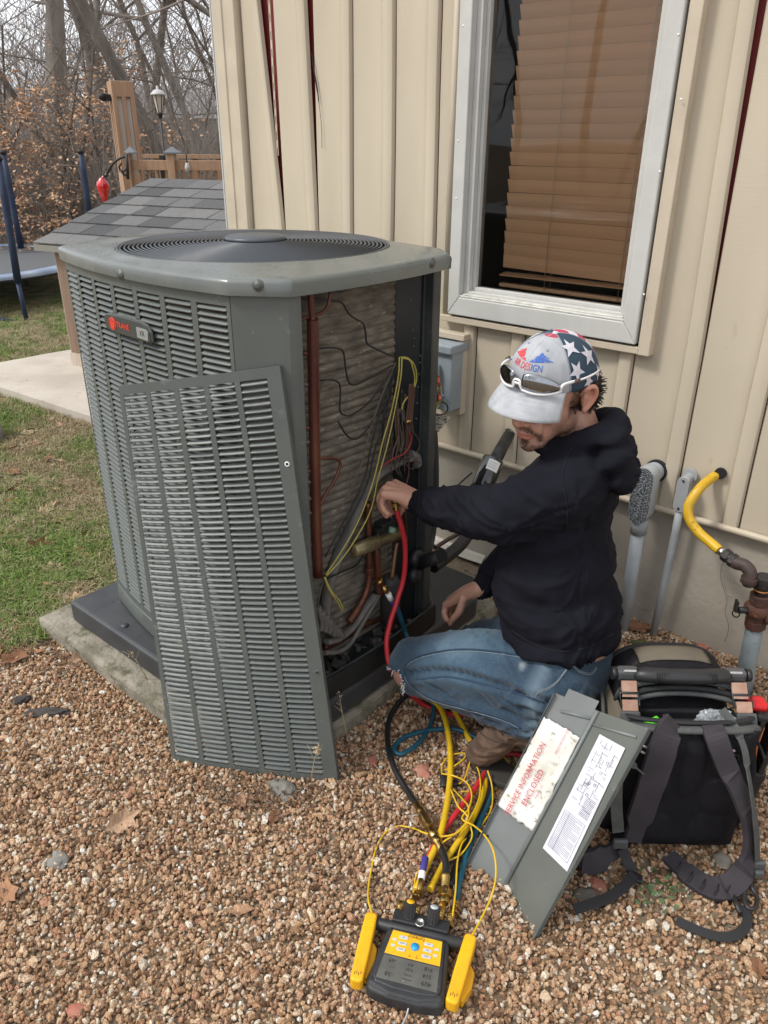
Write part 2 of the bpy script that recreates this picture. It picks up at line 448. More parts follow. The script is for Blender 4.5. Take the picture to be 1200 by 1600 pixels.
# grass
M_grass = ramp_mat('grass blade', [(0, (.09, .14, .022)), (.3, (.13, .19, .035)), (.5, (.17, .22, .05)), (.62, (.26, .23, .10)), (.8, (.36, .28, .16)), (1, (.44, .36, .22))], rough=.6, bump=0, mottled=3)
def tuft_mb(seed, h=.05, n=13, spread=.02, lie=.5):
    r = random.Random(seed); mb = MB()
    for i in range(n):
        a = r.uniform(0, 6.28); x, y = r.gauss(0, spread), r.gauss(0, spread); hh = h*r.uniform(.4, 1); w = .0011*r.uniform(.7, 1.5)
        dx, dy = math.cos(a), math.sin(a); k = r.uniform(.15, lie)*2
        p = [Vector((x, y, 0)), Vector((x+dx*hh*k*.35, y+dy*hh*k*.35, hh*.6)), Vector((x+dx*hh*k, y+dy*hh*k, hh*(1-.4*k)))]
        s_ = Vector((-dy, dx, 0))*w
        mb.add([p[0]-s_, p[0]+s_, p[1]+s_*.8, p[1]-s_*.8, p[2]], [(0, 1, 2, 3), (3, 2, 4)])
    return mb
walk_a, walk_b, walk_c, walk_d = PX(-60, 588, z=.05), PX(140, 668, z=.05), PX(-60, 572, z=.05), PX(100, 547, z=.05)
gg = []; gd = []
for i in range(26000):
    # spread evenly over the picture's lawn, thinner far away
    px = nr.uniform(-60, 260); py = nr.uniform(470, 1030)
    if nr.rand() > ((py-300)/730)**1.0: pass
    p = PX(px, py, z=0)
    if not in_poly(p.x, p.y, lawn_pts): continue
    f = mnoise.noise(Vector((p.x*2.1, p.y*2.1, 1.0)))+.5*mnoise.noise(Vector((p.x*6, p.y*6, 3)))
    if nr.rand() < .60-.8*f: 
        if nr.rand() < .8: gd.append((p.x, p.y, 0))
        continue
    gg.append((p.x, p.y, 0))
M_grassg = ramp_mat('green grass blade', [(0, (.06, .12, .018)), (.4, (.13, .22, .035)), (.75, (.21, .30, .06)), (1, (.36, .36, .16))], rough=.6, bump=0, mottled=3)
scatter('grass', gg, [proto('grass_tuft', tuft_mb(i, .055), M_grassg) for i in range(6)], .5, 1.1, tilt=.25, zrot_only=True, seed=4)
mo = []
for i in range(1500):
    p = PX(nr.normal(168, 14), nr.normal(880, 40), z=0)
    if in_poly(p.x, p.y, lawn_pts): mo.append((p.x, p.y, 0))
scatter('moss', mo, [proto('moss_tuft', tuft_mb(70+i, .016, 16, .010, .9), mat('yellow moss', (.26, .30, .03), .9, col2=(.17, .20, .03), scale=30)) for i in range(2)], .6, 1.3, tilt=.5, zrot_only=True, seed=8)
M_dry = ramp_mat('dry grass blade', [(0, (.22, .17, .09)), (.5, (.36, .28, .16)), (1, (.46, .38, .25))], rough=.7, bump=0, mottled=3)
scatter('dry_grass', gd, [proto('dry_tuft', tuft_mb(20+i, .04, 12, .022, .95), M_dry) for i in range(5)], .6, 1.2, tilt=.35, zrot_only=True, seed=5)

# concrete walkway behind the lawn
tag(flat_poly('concrete_walkway', [tuple(PX(-500, 500, z=.06)[:2]), tuple(PX(-60, 588, z=.06)[:2]), tuple(PX(0, 605, z=.06)[:2]), tuple(PX(140, 650, z=.06)[:2]), (-3.1, 2.28), (-3.1, 3.1), tuple(PX(150, 540, z=.06)[:2]), tuple(PX(93, 549, z=.06)[:2]), tuple(PX(0, 566, z=.06)[:2]), tuple(PX(-500, 470, z=.06)[:2])][::1], .06, M_walk, thick=.14), kind='structure')
# slab under the unit
sb = MB(); sb.prism(slab_pts, -.08, .062)
so = sb.build('concrete_slab', mat('stained old concrete', (.30, .27, .215), .92, col2=(.17, .155, .115), scale=9, bump=1, bscale=70, bdist=.006, spots=(.10, .098, .055), sscale=17, slo=.50, shi=.66), bevel=.012); so['kind'] = 'structure'

# ------------------------------------------------------------------ house
WV = 2.285
house = thing('house', 'beige vinyl sided house wall with a tall grey framed window and painted foundation', 'house', (-1.0, 2.3, 0))
# sheathing with the window opening, and foundation
HX0, HX1, HZ1 = -2.79, 3.0, 3.3
WX0, WX1, WZ0, WZ1 = -1.62, -.90, .935, 2.40
mb = MB()
mb.box2((HX0, WV+.014, .47), (WX0+.03, WV+.12, HZ1)); mb.box2((WX1-.03, WV+.014, .47), (HX1, WV+.12, HZ1))
mb.box2((WX0+.03, WV+.014, .47), (WX1-.03, WV+.12, WZ0+.04)); mb.box2((WX0+.03, WV+.012, WZ1-.04), (WX1-.03, WV+.12, HZ1))
mb.box2((HX0, WV+.12, .40), (HX0+.1, 6.5, HZ1))
mb.build('sheathing', M_red, house)
fd = MB()
fd.grid(lambda a, b: (HX0+.01+(HX1-HX0)*a, 2.298-.02*(1-b)*(1-b)+.006*mnoise.noise(Vector((a*40, b*3, 0))), -.1+.56*b), 120, 8, smooth=True)
fd.add([(HX0+.01, 2.29, -.1), (HX0+.01, 6.5, -.1), (HX0+.01, 6.5, .46), (HX0+.01, 2.29, .46)], [(0, 1, 2, 3)])
fo = fd.build('foundation', M_found, house)
# hairline crack in the foundation
ck = [PX(1128, 858, V=2.286), PX(1133, 872, V=2.286), PX(1128, 884, V=2.286), PX(1126, 900, V=2.283), PX(1130, 918, V=2.281), PX(1136, 938, V=2.279), PX(1133, 955, V=2.277), PX(1138, 975, V=2.276), PX(1137, 990, V=2.275), PX(1132, 1003, V=2.274)]
ckb = MB(); ckb.tube(crom(ck, 3), .0008, 4); ckb.build('crack', mat('crack shadow', (.10, .085, .07), .9), house)

seams = [-2.663, -2.471, -2.278, -2.090, -1.895, -1.705, -1.509, -1.310, -1.118, -.929, -.7235, -.523, -.327, -.131, .065, .261, .457, .653, .849, 1.045, 1.24, 1.437, 1.63, 1.83, 2.02, 2.22, 2.41, 2.61, 2.8, 3.0]
def warp_edge(s0, z, side):
    """how far a loose panel edge has drifted at height z"""
    t = max(0, (z-1.17)/.8)
    if abs(s0+2.471) < .01: return (-.078*t if side == 'R' else -.012*t)
    if abs(s0+2.278) < .01: return (-.026*t if side == 'R' else 0)
    if abs(s0+.7235) < .01:
        t = max(0, (z-.95)/.85); return (-.024*t if side == 'R' else -.008*t)
    return .003*math.sin(z*4+s0*9)
PROF = [(0, -.008), (.002, .001), (.006, .006), (.03, .0045), (.06, .002), (.09, .0015), (.12, .003), (.143, .006), (.147, .004), (.151, .018), (.156, .0205), (.184, .0205), (.189, .018), (.1925, .002)]
def siding_panel(i):
    s0, s1 = seams[i], seams[i+1]; w = s1-s0
    mb = MB()
    def seg(z0, z1, clip0, clip1):
        nz = max(2, int((z1-z0)/.07)); rows = []
        pr = []
        for (s, h) in PROF:
            x = s0+s/.1925*w
            if clip0 is not None and x < clip0: continue
            if clip1 is not None and x > clip1: continue
            pr.append((s/.1925, h))
        if clip1 is not None and pr: pr.append(((clip1-s0)/w, pr[-1][1]))
        if clip0 is not None and pr: pr.insert(0, ((clip0-s0)/w, pr[0][1]))
        if len(pr) < 2: return
        vs = []
        for k in range(nz+1):
            z = z0+(z1-z0)*k/nz
            a = s0+warp_edge(s0, z, 'L'); b = s1+warp_edge(s1, z, 'R')
            for (t, h) in pr:
                x = a+(b-a)*t
                bulge = .007*mnoise.noise(Vector((x*3.1, z*1.1, 2)))+.005*math.sin(t*3.14)*mnoise.noise(Vector((i*3.3, z*2.2, 8)))
                if s0 > -.75: bulge += .010*math.sin(t*3.14)*max(0, mnoise.noise(Vector((i*1.7, z*1.4, 5)))+.4)
                bulge *= min(1, (z-.457)/.12+.25)
                vs.append((x, WV-max(h+bulge*math.sin(min(1, max(0, t))*3.1416), -.008), z))
        m = len(pr)
        fs = [(k*m+j, k*m+j+1, (k+1)*m+j+1, (k+1)*m+j) for k in range(nz) for j in range(m-1)]
        mb.add(vs, fs, 0, True)
    seg(.452, WZ0, None, None)
    inside = s0 >= WX0-.0001 or s1 > WX0 and s0 < WX1
    c1 = WX0 if s0 < WX0 < s1 else None; c0 = WX1 if s0 < WX1 < s1 else None
    if not (s0 >= WX0 and s1 <= WX1): seg(WZ0, WZ1, c0, c1)
    if s1 > WX0 and s0 < WX1 and not (c0 or c1):
        o = mb.build('siding_panel', M_vinyl, house); o.modifiers.new('es', 'EDGE_SPLIT').split_angle = math.radians(38); mb.__init__()
    seg(WZ1, HZ1, None, None)
    o = mb.build('siding_panel', M_vinyl, house)
    md = o.modifiers.new('es', 'EDGE_SPLIT'); md.split_angle = math.radians(38)
for i in range(len(seams)-1): siding_panel(i)
# nailing strips that show where panels have pulled apart
for (sx, za, zb, tilt) in ((-2.492, 1.45, 2.2, .028), (-.752, 1.05, 2.05, .004)):
    sb = MB(); n = int((zb-za)/.028)
    for k in range(n):
        z = za+k*.028; x = sx+tilt*(z-za)*-.5
        sb.box2((x-.006, WV-.006, z), (x+.004, WV-.004, z+.028)) if k % 2 else None
        sb.box2((x-.006, WV-.006, z), (x-.003, WV-.0045, z+.028)); sb.box2((x+.0015, WV-.0062, z), (x+.004, WV-.0038, z+.028))
    sb.build('nailing_strip', M_trim, house)
# split in one panel
spx = [PX(487, 82, V=2.272), PX(490, 105, V=2.272), PX(494, 130, V=2.272), PX(497, 150, V=2.272), PX(500, 175, V=2.272), PX(502.5, 200, V=2.272), PX(503, 232, V=2.272)]
sp = MB(); _r = [.0012]*3+[.0024]*4+[.0030]*4+[.0022]*3+[.0009]*20; _c = crom(spx, 4); sp.tube(_c, _r[:len(_c)], 5)
sp.build('split_mark', M_dark, house)
# corner post, bottom trim
cp = MB()
poly = [(-2.805, 2.31), (-2.805, 2.262), (-2.795, 2.252), (-2.745, 2.252), (-2.742, 2.258), (-2.715, 2.258), (-2.712, 2.252), (-2.672, 2.252), (-2.668, 2.262), (-2.668, 2.31)]
cp.prism([(p[0], p[1]) for p in poly], .44, HZ1)
cp.build('corner_post', M_trim, house, bevel=.002)
cg = MB(); 
for dx in (0, .012, .024): cg.box2((-2.832+dx-.003, 2.268, .44), (-2.832+dx+.005, 2.40, HZ1))
cg.build('corner_return', M_greytrim, house, bevel=.002)
bt = MB(); bt.tube([(-2.67, 2.266, .449), (3, 2.266, .449)], .011, 10, True, smooth=True); bt.box2((-2.67, 2.268, .436), (3, 2.30, .446))
bt.build('starter_trim', M_trim, house)

# window: casing mitred, stops, glass; window trim of the siding
win = None
wf = MB()
def frame4(mb, x0, x1, z0, z1, w, y0, y1, wb=None, bevel=False, mi=0, top=True):
    wb = wb or w
    A = [(x0, z0), (x1, z0), (x1, z1), (x0, z1)]; B = [(x0+w, z0+wb), (x1-w, z0+wb), (x1-w, z1-w), (x0+w, z1-w)]
    for i in range(4):
        j = (i+1) % 4
        q = [A[i], A[j], B[j], B[i]]
        vs = [(p[0], y0, p[1]) for p in q]+[(p[0], y1, p[1]) for p in q]
        mb.add(vs, [(0, 1, 2, 3), (7, 6, 5, 4), (0, 4, 5, 1), (1, 5, 6, 2), (2, 6, 7, 3), (3, 7, 4, 0)], mi)
frame4(wf, -1.607, -.912, .957, 2.34, .046, 2.236, 2.30, .062)
win = wf.build('window', M_greytrim, house, bevel=.0035)
w2 = MB(); frame4(w2, -1.561, -.958, 1.019, 2.294, .022, 2.262, 2.315, .020)
w2.build('window_stop', M_greytrim, win, bevel=.002)
w3 = MB(); frame4(w3, -1.539, -.980, 1.039, 2.272, .012, 2.282, 2.32, .012)
w3.build('sash', M_greytrim, win, bevel=.002)
w4 = MB(); w4.box2((-1.561, 2.238, 1.0195), (-.958, 2.2615, 1.026)); w4.box2((-1.553, 2.246, 1.026), (-.966, 2.2615, 1.031))
w4.build('sill', M_sill, win, bevel=.002)
w5 = MB()
w5.tube([(-1.632, 2.262, .945), (-1.632, 2.262, 2.36)], .012, 8); 
w5.build('window_trim', M_trim, house)
w5 = MB(); w5.box2((-.905, 2.245, .926), (-.868, 2.262, 2.36)); w5.box2((-.878, 2.262, .926), (-.868, 2.29, 2.36))
w5.build('window_trim', M_trim, house, bevel=.003)
w5 = MB(); w5.box2((-1.645, 2.243, .928), (-.902, 2.262, .950)); w5.box2((-1.645, 2.262, .928), (-.902, 2.288, .934))
w5.build('window_trim', M_trim, house, bevel=.004)
# screw heads on casing
for (px, py) in ((1060, 54), (1064, 155), (1031, 268), (1006, 460), (724, 40), (716, 220), (713, 310)):
    p = PX(px, py, V=2.236); s_ = MB(); s_.lathe([(0, .0015), (.003, .001), (.0035, 0)], Matrix.Translation(p) @ Matrix.Rotation(math.radians(90), 4, 'X'), 8); s_.build('screw', M_white, win)
# glass
mg = bpy.data.materials.new('window glass'); mg.use_nodes = True; nt = mg.node_tree; nt.nodes.clear()
o_ = nt.nodes.new('ShaderNodeOutputMaterial'); tr = nt.nodes.new('ShaderNodeBsdfTransparent'); gl = nt.nodes.new('ShaderNodeBsdfGlossy'); mxs = nt.nodes.new('ShaderNodeMixShader')
fr = nt.nodes.new('ShaderNodeFresnel'); fr.inputs['IOR'].default_value = 1.5
tr.inputs[0].default_value = (.95, .96, .95, 1); gl.inputs['Roughness'].default_value = .015
nn = nt.nodes.new('ShaderNodeTexNoise'); nn.inputs['Scale'].default_value = 3; tcn = nt.nodes.new('ShaderNodeTexCoord'); bpn = nt.nodes.new('ShaderNodeBump'); bpn.inputs['Distance'].default_value = .004; bpn.inputs['Strength'].default_value = .2
nt.links.new(tcn.outputs['Object'], nn.inputs['Vector']); nt.links.new(nn.outputs[0], bpn.inputs['Height']); nt.links.new(bpn.outputs[0], gl.inputs['Normal'])
nt.links.new(fr.outputs[0], mxs.inputs[0]); nt.links.new(tr.outputs[0], mxs.inputs[1]); nt.links.new(gl.outputs[0], mxs.inputs[2]); nt.links.new(mxs.outputs[0], o_.inputs[0])
M_glass = mg
gm = MB(); gm.add([(-1.529, 2.300, 1.048), (-.99, 2.300, 1.048), (-.99, 2.300, 2.262), (-1.529, 2.300, 2.262)], [(0, 1, 2, 3)]); gm.build('pane', M_glass, win)
# room behind
M_room = mat('room wall', (.30, .29, .27), .9)
M_roomd = mat('dark furniture', (.02, .018, .018), .7)
rm = MB()
X0, X1, Y0, Y1, Z0, Z1 = -2.6, .2, 2.41, 4.4, .35, 2.7
rm.add([(X0, Y0, Z0), (X1, Y0, Z0), (X1, Y1, Z0), (X0, Y1, Z0), (X0, Y0, Z1), (X1, Y0, Z1), (X1, Y1, Z1), (X0, Y1, Z1)], [(0, 1, 2, 3), (7, 6, 5, 4), (2, 6, 7, 3), (0, 3, 7, 4), (1, 5, 6, 2)])
rm.build('room', M_room, house)
rc = MB(); rc.box2((-1.25, 2.9, .36), (-.5, 3.5, 1.22)); rc.box2((-1.22, 2.86, 1.22), (-.53, 3.5, 1.26)); ro = rc.build('cabinet', M_roomd, bevel=.01)
tag(ro, 'dark cabinet inside the room seen under the raised bottom of the blind', 'cabinet')
# blind
M_blind = mat('tan blind slat', (.72, .45, .265), .42, col2=(.62, .375, .215), scale=3, stretch=(.4, 1, 9), rand=.06, spec=.4)
bl = thing('window_blind', 'tan slatted blind lowered inside the window, bottom slats bunched open', 'blind', (-1.17, 2.345, 1.05))
BX0, BX1 = -1.459, -.93
slat = MB()
slat.box(((BX0+BX1)/2+1.17, 0, 0), (BX1-BX0, .0034, .0415), Matrix.Rotation(math.radians(20), 3, 'X'))
sm_ = slat.mesh('slat', M_blind)
for k in range(29):
    z = 1.135+k*.040
    M = Matrix.Translation((0, 0, z-1.05)) @ Matrix.Rotation(math.radians(RNG.uniform(-2, 2)), 4, 'X') @ Matrix.Rotation(math.radians(RNG.uniform(-.15, .15)), 4, 'Y')
    if k < 3: M = Matrix.Translation((0, 0, z-1.05)) @ Matrix.Rotation(math.radians((-16, -10, -6)[k]), 4, 'X') @ Matrix.Rotation(math.radians((.9, .3, .1)[k]), 4, 'Y')
    piece('slat', sm_, bl, M)
piece('slat', sm_, bl, Matrix.Translation((0, 0, .050)) @ Matrix.Rotation(math.radians(78), 4, 'X') @ Matrix.Rotation(math.radians(.5), 4, 'Z'))
b_ = MB(); b_.box2((BX0-.004, 2.333, 1.055), (BX1, 2.357, 1.068)); b_.build('bottom_rail', M_blind, bl, bevel=.003)
for x in (-1.285, -1.025):
    c_ = MB(); c_.tube([(x, 2.327, 1.06), (x, 2.327, 2.33)], .0011, 5); c_.tube([(x+.003, 2.36, 1.06), (x+.003, 2.36, 2.33)], .0011, 5); c_.build('ladder_cord', M_trim, bl)
h_ = MB(); h_.box2((BX0, 2.33, 2.30), (BX1, 2.37, 2.36)); h_.build('head_rail', M_blind, bl)

# electrical disconnect box in its siding surround
M_gbox = mat('grey box paint', (.30, .34, .37), .4, col2=(.25, .29, .32), scale=8)
eb = thing('disconnect_box', 'small blue grey electrical box on the siding behind the open unit', 'electrical box', (-1.64, 2.25, .6))
a = PX(712, 640, V=2.25); 
m1 = MB(); m1.box2((-1.675, 2.17, .625), (-1.530, 2.27, .845)); m1.build('box', M_gbox, eb, bevel=.006)
m1 = MB(); m1.box2((-1.68, 2.155, .835), (-1.524, 2.262, .866)); m1.build('hood', M_gbox, eb, bevel=.006)
m1 = MB(); m1.box2((-1.66, 2.14, .65), (-1.575, 2.17, .80)); m1.build('door', M_gbox, eb, bevel=.012, seg=3)
m1 = MB(); m1.tube([(-1.55, 2.163, .68), (-1.542, 2.15, .688), (-1.55, 2.14, .696)], .003, 6); m1.build('hasp', M_gbox, eb)
sm = thing('box_surround', 'beige vinyl mounting surround framing the grey electrical box', 'trim', (-1.64, 2.27, .6))
m1 = MB(); m1.box2((-1.552, 2.235, .60), (-1.528, 2.268, .870)); m1.build('surround_side', M_trim, sm, bevel=.003)
m1 = MB(); m1.box2((-1.70, 2.228, .872), (-1.524, 2.268, .894)); m1.build('surround_top', M_trim, sm, bevel=.003)

# conduits
M_pvc = mat('grey conduit', (.36, .38, .39), .5, col2=(.30, .32, .33), scale=12, spots=(.5, .5, .5), sscale=40, slo=.68, shi=.72)
M_speck = mat('speckled metal cover', (.035, .04, .045), .5, spots=(.42, .44, .46), sscale=260, slo=.5, shi=.56, metal=.3)
co = thing('large_conduit', 'thick grey electrical conduit with a black speckled elbow cover entering the siding', 'conduit', (-.79, 2.2, 0))
x, y = -.792, 2.205
m1 = MB(); m1.cyl((x, y, -.02), (x-.004, y, .385), .0215, 20); m1.build('pipe', M_pvc, co)
m1 = MB(); m1.cyl((x-.004, y, .375), (x-.004, y, .43), .026, 20); m1.build('coupling', M_pvc, co)
m1 = MB()
def stadium(w, h, n=8):
    return [(w/2*math.cos(t), h/2-w/2+w/2*math.sin(t)) for t in [math.pi*k/n for k in range(n+1)]]+[(w/2*math.cos(t), -h/2+w/2+w/2*math.sin(t)) for t in [math.pi+math.pi*k/n for k in range(n+1)]]
Mx = Matrix.Translation((x-.004, y-.03, .515)) @ Matrix.Rotation(math.radians(90), 4, 'X')
m1.prism(stadium(.062, .185), -.058, .0, Mx, smooth=True); m1.cyl((x-.004, y-.02, .562), (x-.004, 2.30, .576), .030, 20); m1.build('elbow_body', M_pvc, co, bevel=.004)
m1 = MB(); m1.prism(stadium(.064, .19), .0005, .006, Mx, smooth=True); m1.build('elbow_cover', M_speck, co, bevel=.002)
m1 = MB(); m1.prism(stadium(.022, .14), .006, .0085, Mx, smooth=True); m1.build('cover_rib', M_speck, co, bevel=.001)
m1 = MB(); m1.cyl((x-.002, WV-.024, .572), (x-.002, WV-.012, .572), .036, 20); m1.build('wall_hole', M_dark, co)
c2 = thing('small_conduit', 'thin grey conduit with a plain elbow beside the thicker conduit', 'conduit', (-.69, 2.22, 0))
x, y = -.690, 2.235
m1 = MB(); m1.tube([(x-.010, y, -.02), (x-.004, y, .2), (x, y, .40), (x, y-.002, .48)], .0118, 14); m1.build('pipe', M_pvc, c2)
Mx = Matrix.Translation((x, y-.012, .535)) @ Matrix.Rotation(math.radians(90), 4, 'X')
m1 = MB(); m1.prism(stadium(.036, .115), -.03, 0, Mx, smooth=True); m1.cyl((x, y-.01, .572), (x, 2.29, .58), .016, 14); m1.build('elbow_body', M_pvc, c2, bevel=.003)
m1 = MB(); m1.prism(stadium(.037, .118), .0005, .004, Mx, smooth=True); m1.build('elbow_cover', M_pvc, c2, bevel=.001)
for dz in (.046, -.046): m1 = MB(); m1.lathe([(.004, 0), (.004, .002), (0, .003)], Mx @ Matrix.Translation((0, dz, .004)), 8); m1.build('screw', M_dark, c2)
m1 = MB(); m1.cyl((x+.002, WV-.022, .585), (x+.002, WV-.014, .585), .022, 16); m1.build('wall_plate', M_pvc, c2)

# gas line
M_yell = mat('yellow gas coating', (.66, .40, .018), .42, col2=(.55, .33, .02), scale=18, spots=(.12, .09, .02), sscale=90, slo=.62, shi=.66)
M_rust = mat('rusted iron', (.13, .05, .028), .75, col2=(.07, .035, .028), scale=22, bump=.5, bscale=120, bdist=.002, spots=(.30, .10, .03), sscale=40, slo=.58, shi=.68)
M_iron = mat('dark iron', (.045, .043, .043), .5, metal=.5, bump=.3, bscale=80, spots=(.10, .06, .04), sscale=50, slo=.58, shi=.66)
gl_ = thing('gas_line', 'bent yellow coated gas line coming out of the siding into a rusty elbow', 'gas pipe', (-.58, 2.2, .5))
yp = [Vector((-.603, 2.30, .615)), PX(1108, 750, V=2.245), PX(1092, 765, V=2.19), PX(1076, 790, V=2.16), PX(1078, 812, V=2.15), PX(1092, 832, V=2.14), PX(1110, 848, V=2.13), PX(1124, 860, V=2.12)]
m1 = MB(); m1.tube(crom(yp, 6), .0145, 16); m1.build('hose', M_yell, gl_)
m1 = MB(); m1.cyl((-.603, WV-.022, .615), (-.603, WV-.012, .615), .0175, 16); m1.build('wall_hole', M_dark, gl_)
q0, q1, q2 = PX(1124, 860, V=2.12), PX(1131, 865, V=2.117), PX(1151, 880, V=2.105)
m1 = MB(); m1.cyl(q0, q1, .013, 16); m1.build('ferrule', mat('zinc', (.6, .6, .58), .3, metal=1), gl_)
m1 = MB(); m1.cyl(q1, q1+(q2-q1)*.42, .020, 6, smooth=False); m1.cyl(q1+(q2-q1)*.42, q1+(q2-q1)*.55, .0175, 18); m1.cyl(q1+(q2-q1)*.55, q1+(q2-q1)*.86, .021, 6, smooth=False); m1.build('union_nut', M_iron, gl_, bevel=.001)
ep = [q1+(q2-q1)*.8, q2, PX(1164, 884, V=2.1), PX(1172, 895, V=2.095), PX(1170, 908, V=2.09)]
m1 = MB(); m1.tube(crom(ep, 6), .0185, 16); m1.cyl(ep[-1]+Vector((0, 0, .012)), ep[-1]-Vector((0, 0, .004)), .0225, 18); m1.cyl(ep[-1], ep[-1]-Vector((0, 0, .014)), .015, 14); m1.build('elbow', mat('brown iron', (.075, .042, .036), .6, col2=(.05, .035, .03), scale=30, bump=.4, bscale=90, bdist=.002), gl_, bevel=.001)
gr = thing('gas_riser', 'grey wrapped gas riser with a rusty shutoff valve beyond the backpack', 'gas pipe', (-.35, 2.1, 0))
b0 = PX(1160, 1078, z=0.0); t0 = PX(1180, 975, V=b0.y-.02); 
dr = (t0-b0).normalized()
m1 = MB(); m1.tube([b0-dr*.03, b0+dr*.05, b0+dr*.056, b0+dr*.062, b0+dr*.1, t0], [.0275, .027, .0285, .026, .0255, .024], 20)
m1.build('pipe', mat('wrapped pipe', (.27, .31, .32), .6, col2=(.22, .26, .27), scale=20, bump=.3, bscale=50, spots=(.14, .15, .14), sscale=60, slo=.62, shi=.68), gr)
def along(k): return t0+dr*k
m1 = MB(); m1.cyl(along(-.01), along(.018), .030, 8, smooth=False); m1.cyl(along(.018), along(.06), .027, 20); m1.ell(along(.05), (.040, .033, .033)); m1.cyl(along(.075), along(.105), .029, 8, smooth=False)
m1.build('valve_body', M_rust, gr, bevel=.002)
m1 = MB(); c_ = along(.05); m1.cyl(c_+Vector((-.012, -.012, 0)), c_+Vector((-.042, -.042, .002)), .010, 10); m1.box(c_+Vector((-.05, -.04, .012)), (.006, .020, .035), Matrix.Rotation(.6, 3, 'Z')); m1.build('valve_tang', M_iron, gr)
m1 = MB(); m1.tube([c_+Vector((-.045, -.044, -.01))+Vector((.010*math.cos(t), 0, .012*math.sin(t))) for t in [k*math.pi/6 for k in range(12)]], .002, 6, closed=True); m1.build('lock_ring', M_dark, gr)
m1 = MB(); m1.cyl(along(.105), along(.12), .019, 16); m1.cyl(along(.125), along(.165), .023, 18); m1.build('union_cap', M_iron, gr, bevel=.002)
m1 = MB(); m1.lathe([(.020, 0), (.0245, .003), (.020, .006)], Matrix.Translation(along(.12)) @ dr.to_track_quat('Z', 'Y').to_matrix().to_4x4(), 20); m1.build('orange_seal', mat('orange sealant', (.55, .20, .04), .5), gr)
m1 = MB(); m1.cyl(along(.04)+Vector((.03, -.01, -.0)), along(.02)+Vector((.2, -.02, .01)), .018, 16); m1.build('side_pipe', M_rust, gr)
# ------------------------------------------------------------------ pad and condensing unit
M_acp = mat('unit grey paint', (.108, .121, .113), .36, col2=(.092, .103, .097), scale=6, spots=(.22, .23, .215), sscale=26, slo=.60, shi=.78, spec=.5, rvar=.12)
M_lid = mat('dusty grey lid', (.115, .130, .123), .24, col2=(.17, .176, .163), scale=5, lo=.5, hi=.75, spots=(.30, .29, .26), sscale=28, slo=.66, shi=.78, spec=.7, rvar=.22)
M_wire = mat('dark grille wire', (.045, .052, .06), .38, spec=.6)
M_hub = mat('hub cap paint', (.06, .07, .082), .4)
M_padp = mat('black equipment pad', (.036, .038, .043), .45, col2=(.055, .057, .06), scale=7, spots=(.10, .10, .095), sscale=60, slo=.64, shi=.72, bump=.3, bscale=200, bdist=.001)
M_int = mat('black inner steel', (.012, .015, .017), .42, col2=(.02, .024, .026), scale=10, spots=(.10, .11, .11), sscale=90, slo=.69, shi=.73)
M_coil = mat('dusty spine fin coil', (.205, .178, .142), .9, col2=(.095, .082, .066), scale=16, stretch=(1, 1, 4), bump=.8, bscale=220, bdist=.003, spots=(.40, .37, .31), sscale=34, slo=.58, shi=.74)
M_rubber = mat('grey rubber sleeve', (.10, .095, .088), .7, col2=(.15, .14, .125), scale=25, bump=.6, bscale=50, bdist=.003, spots=(.22, .21, .19), sscale=70, slo=.6, shi=.7)

pad = MB()
pp = [(-2.165, .965), (-1.30, .965), (-1.165, 1.09), (-1.165, 1.86), (-1.25, 1.97), (-2.165, 1.97)]
pad.prism(pp, .064, .142)
po = pad.build('equipment_pad', M_padp, bevel=.012, seg=3)
tag(po, 'low black plastic equipment pad under the open air conditioner', 'pad')
# shallow recess lines on top of the pad
lp = MB()
for (a, b) in (((-2.12, 1.06), (-1.25, 1.02)), ((-2.05, .99), (-2.05, 1.9)), ((-1.82, .99), (-1.82, 1.03))):
    lp.bar((a[0], a[1], .1415), (b[0], b[1], .1415), .004, .0016)
lpo = lp.build('groove', M_padp, po)
dk = MB(); dk.lathe([(.012, .0), (.012, .003), (0, .004)], Matrix.Translation(PX(195, 978, z=.142)), 16); dk.build('plug', M_padp, po)

AC_C = Vector((-1.615, 1.385, 0))
ac = thing('air_conditioner', 'large grey outdoor air conditioner with one side panel removed showing coil and pipes', 'air conditioner', (-1.615, 1.385, .142))
def bow(a, b, h, n=14):
    a = Vector(a); b = Vector(b); d = b-a; nrm = Vector((d.y, -d.x)).normalized()
    return [a+d*(k/n)+nrm*(h*4*(k/n)*(1-k/n)) for k in range(n+1)]
A_, B_, C_, D_ = (-2.04, 1.080), (-1.302, 1.036), (-1.196, 1.110), (-1.192, 1.645)
LEFT = bow(A_, B_, .040); RIGHT = bow(C_, D_, .018)
FAR = bow((-1.275, 1.725), (-1.97, 1.75), .04); BACK = bow((-2.07, 1.66), (-2.10, 1.17), .03)
OUT = LEFT+RIGHT+FAR+BACK
def outline_at(ang):
    d = Vector((math.cos(ang), math.sin(ang))); c = AC_C.xy; best = None; n = len(OUT)
    for i in range(n):
        p, q = OUT[i], OUT[(i+1) % n]; e = q-p
        den = d.x*e.y-d.y*e.x
        if abs(den) < 1e-9: continue
        w = p-c; t = (w.x*e.y-w.y*e.x)/den; s = (w.x*d.y-w.y*d.x)/den
        if t > 0 and -1e-6 <= s <= 1+1e-6: best = t if best is None else max(best, t)
    return best
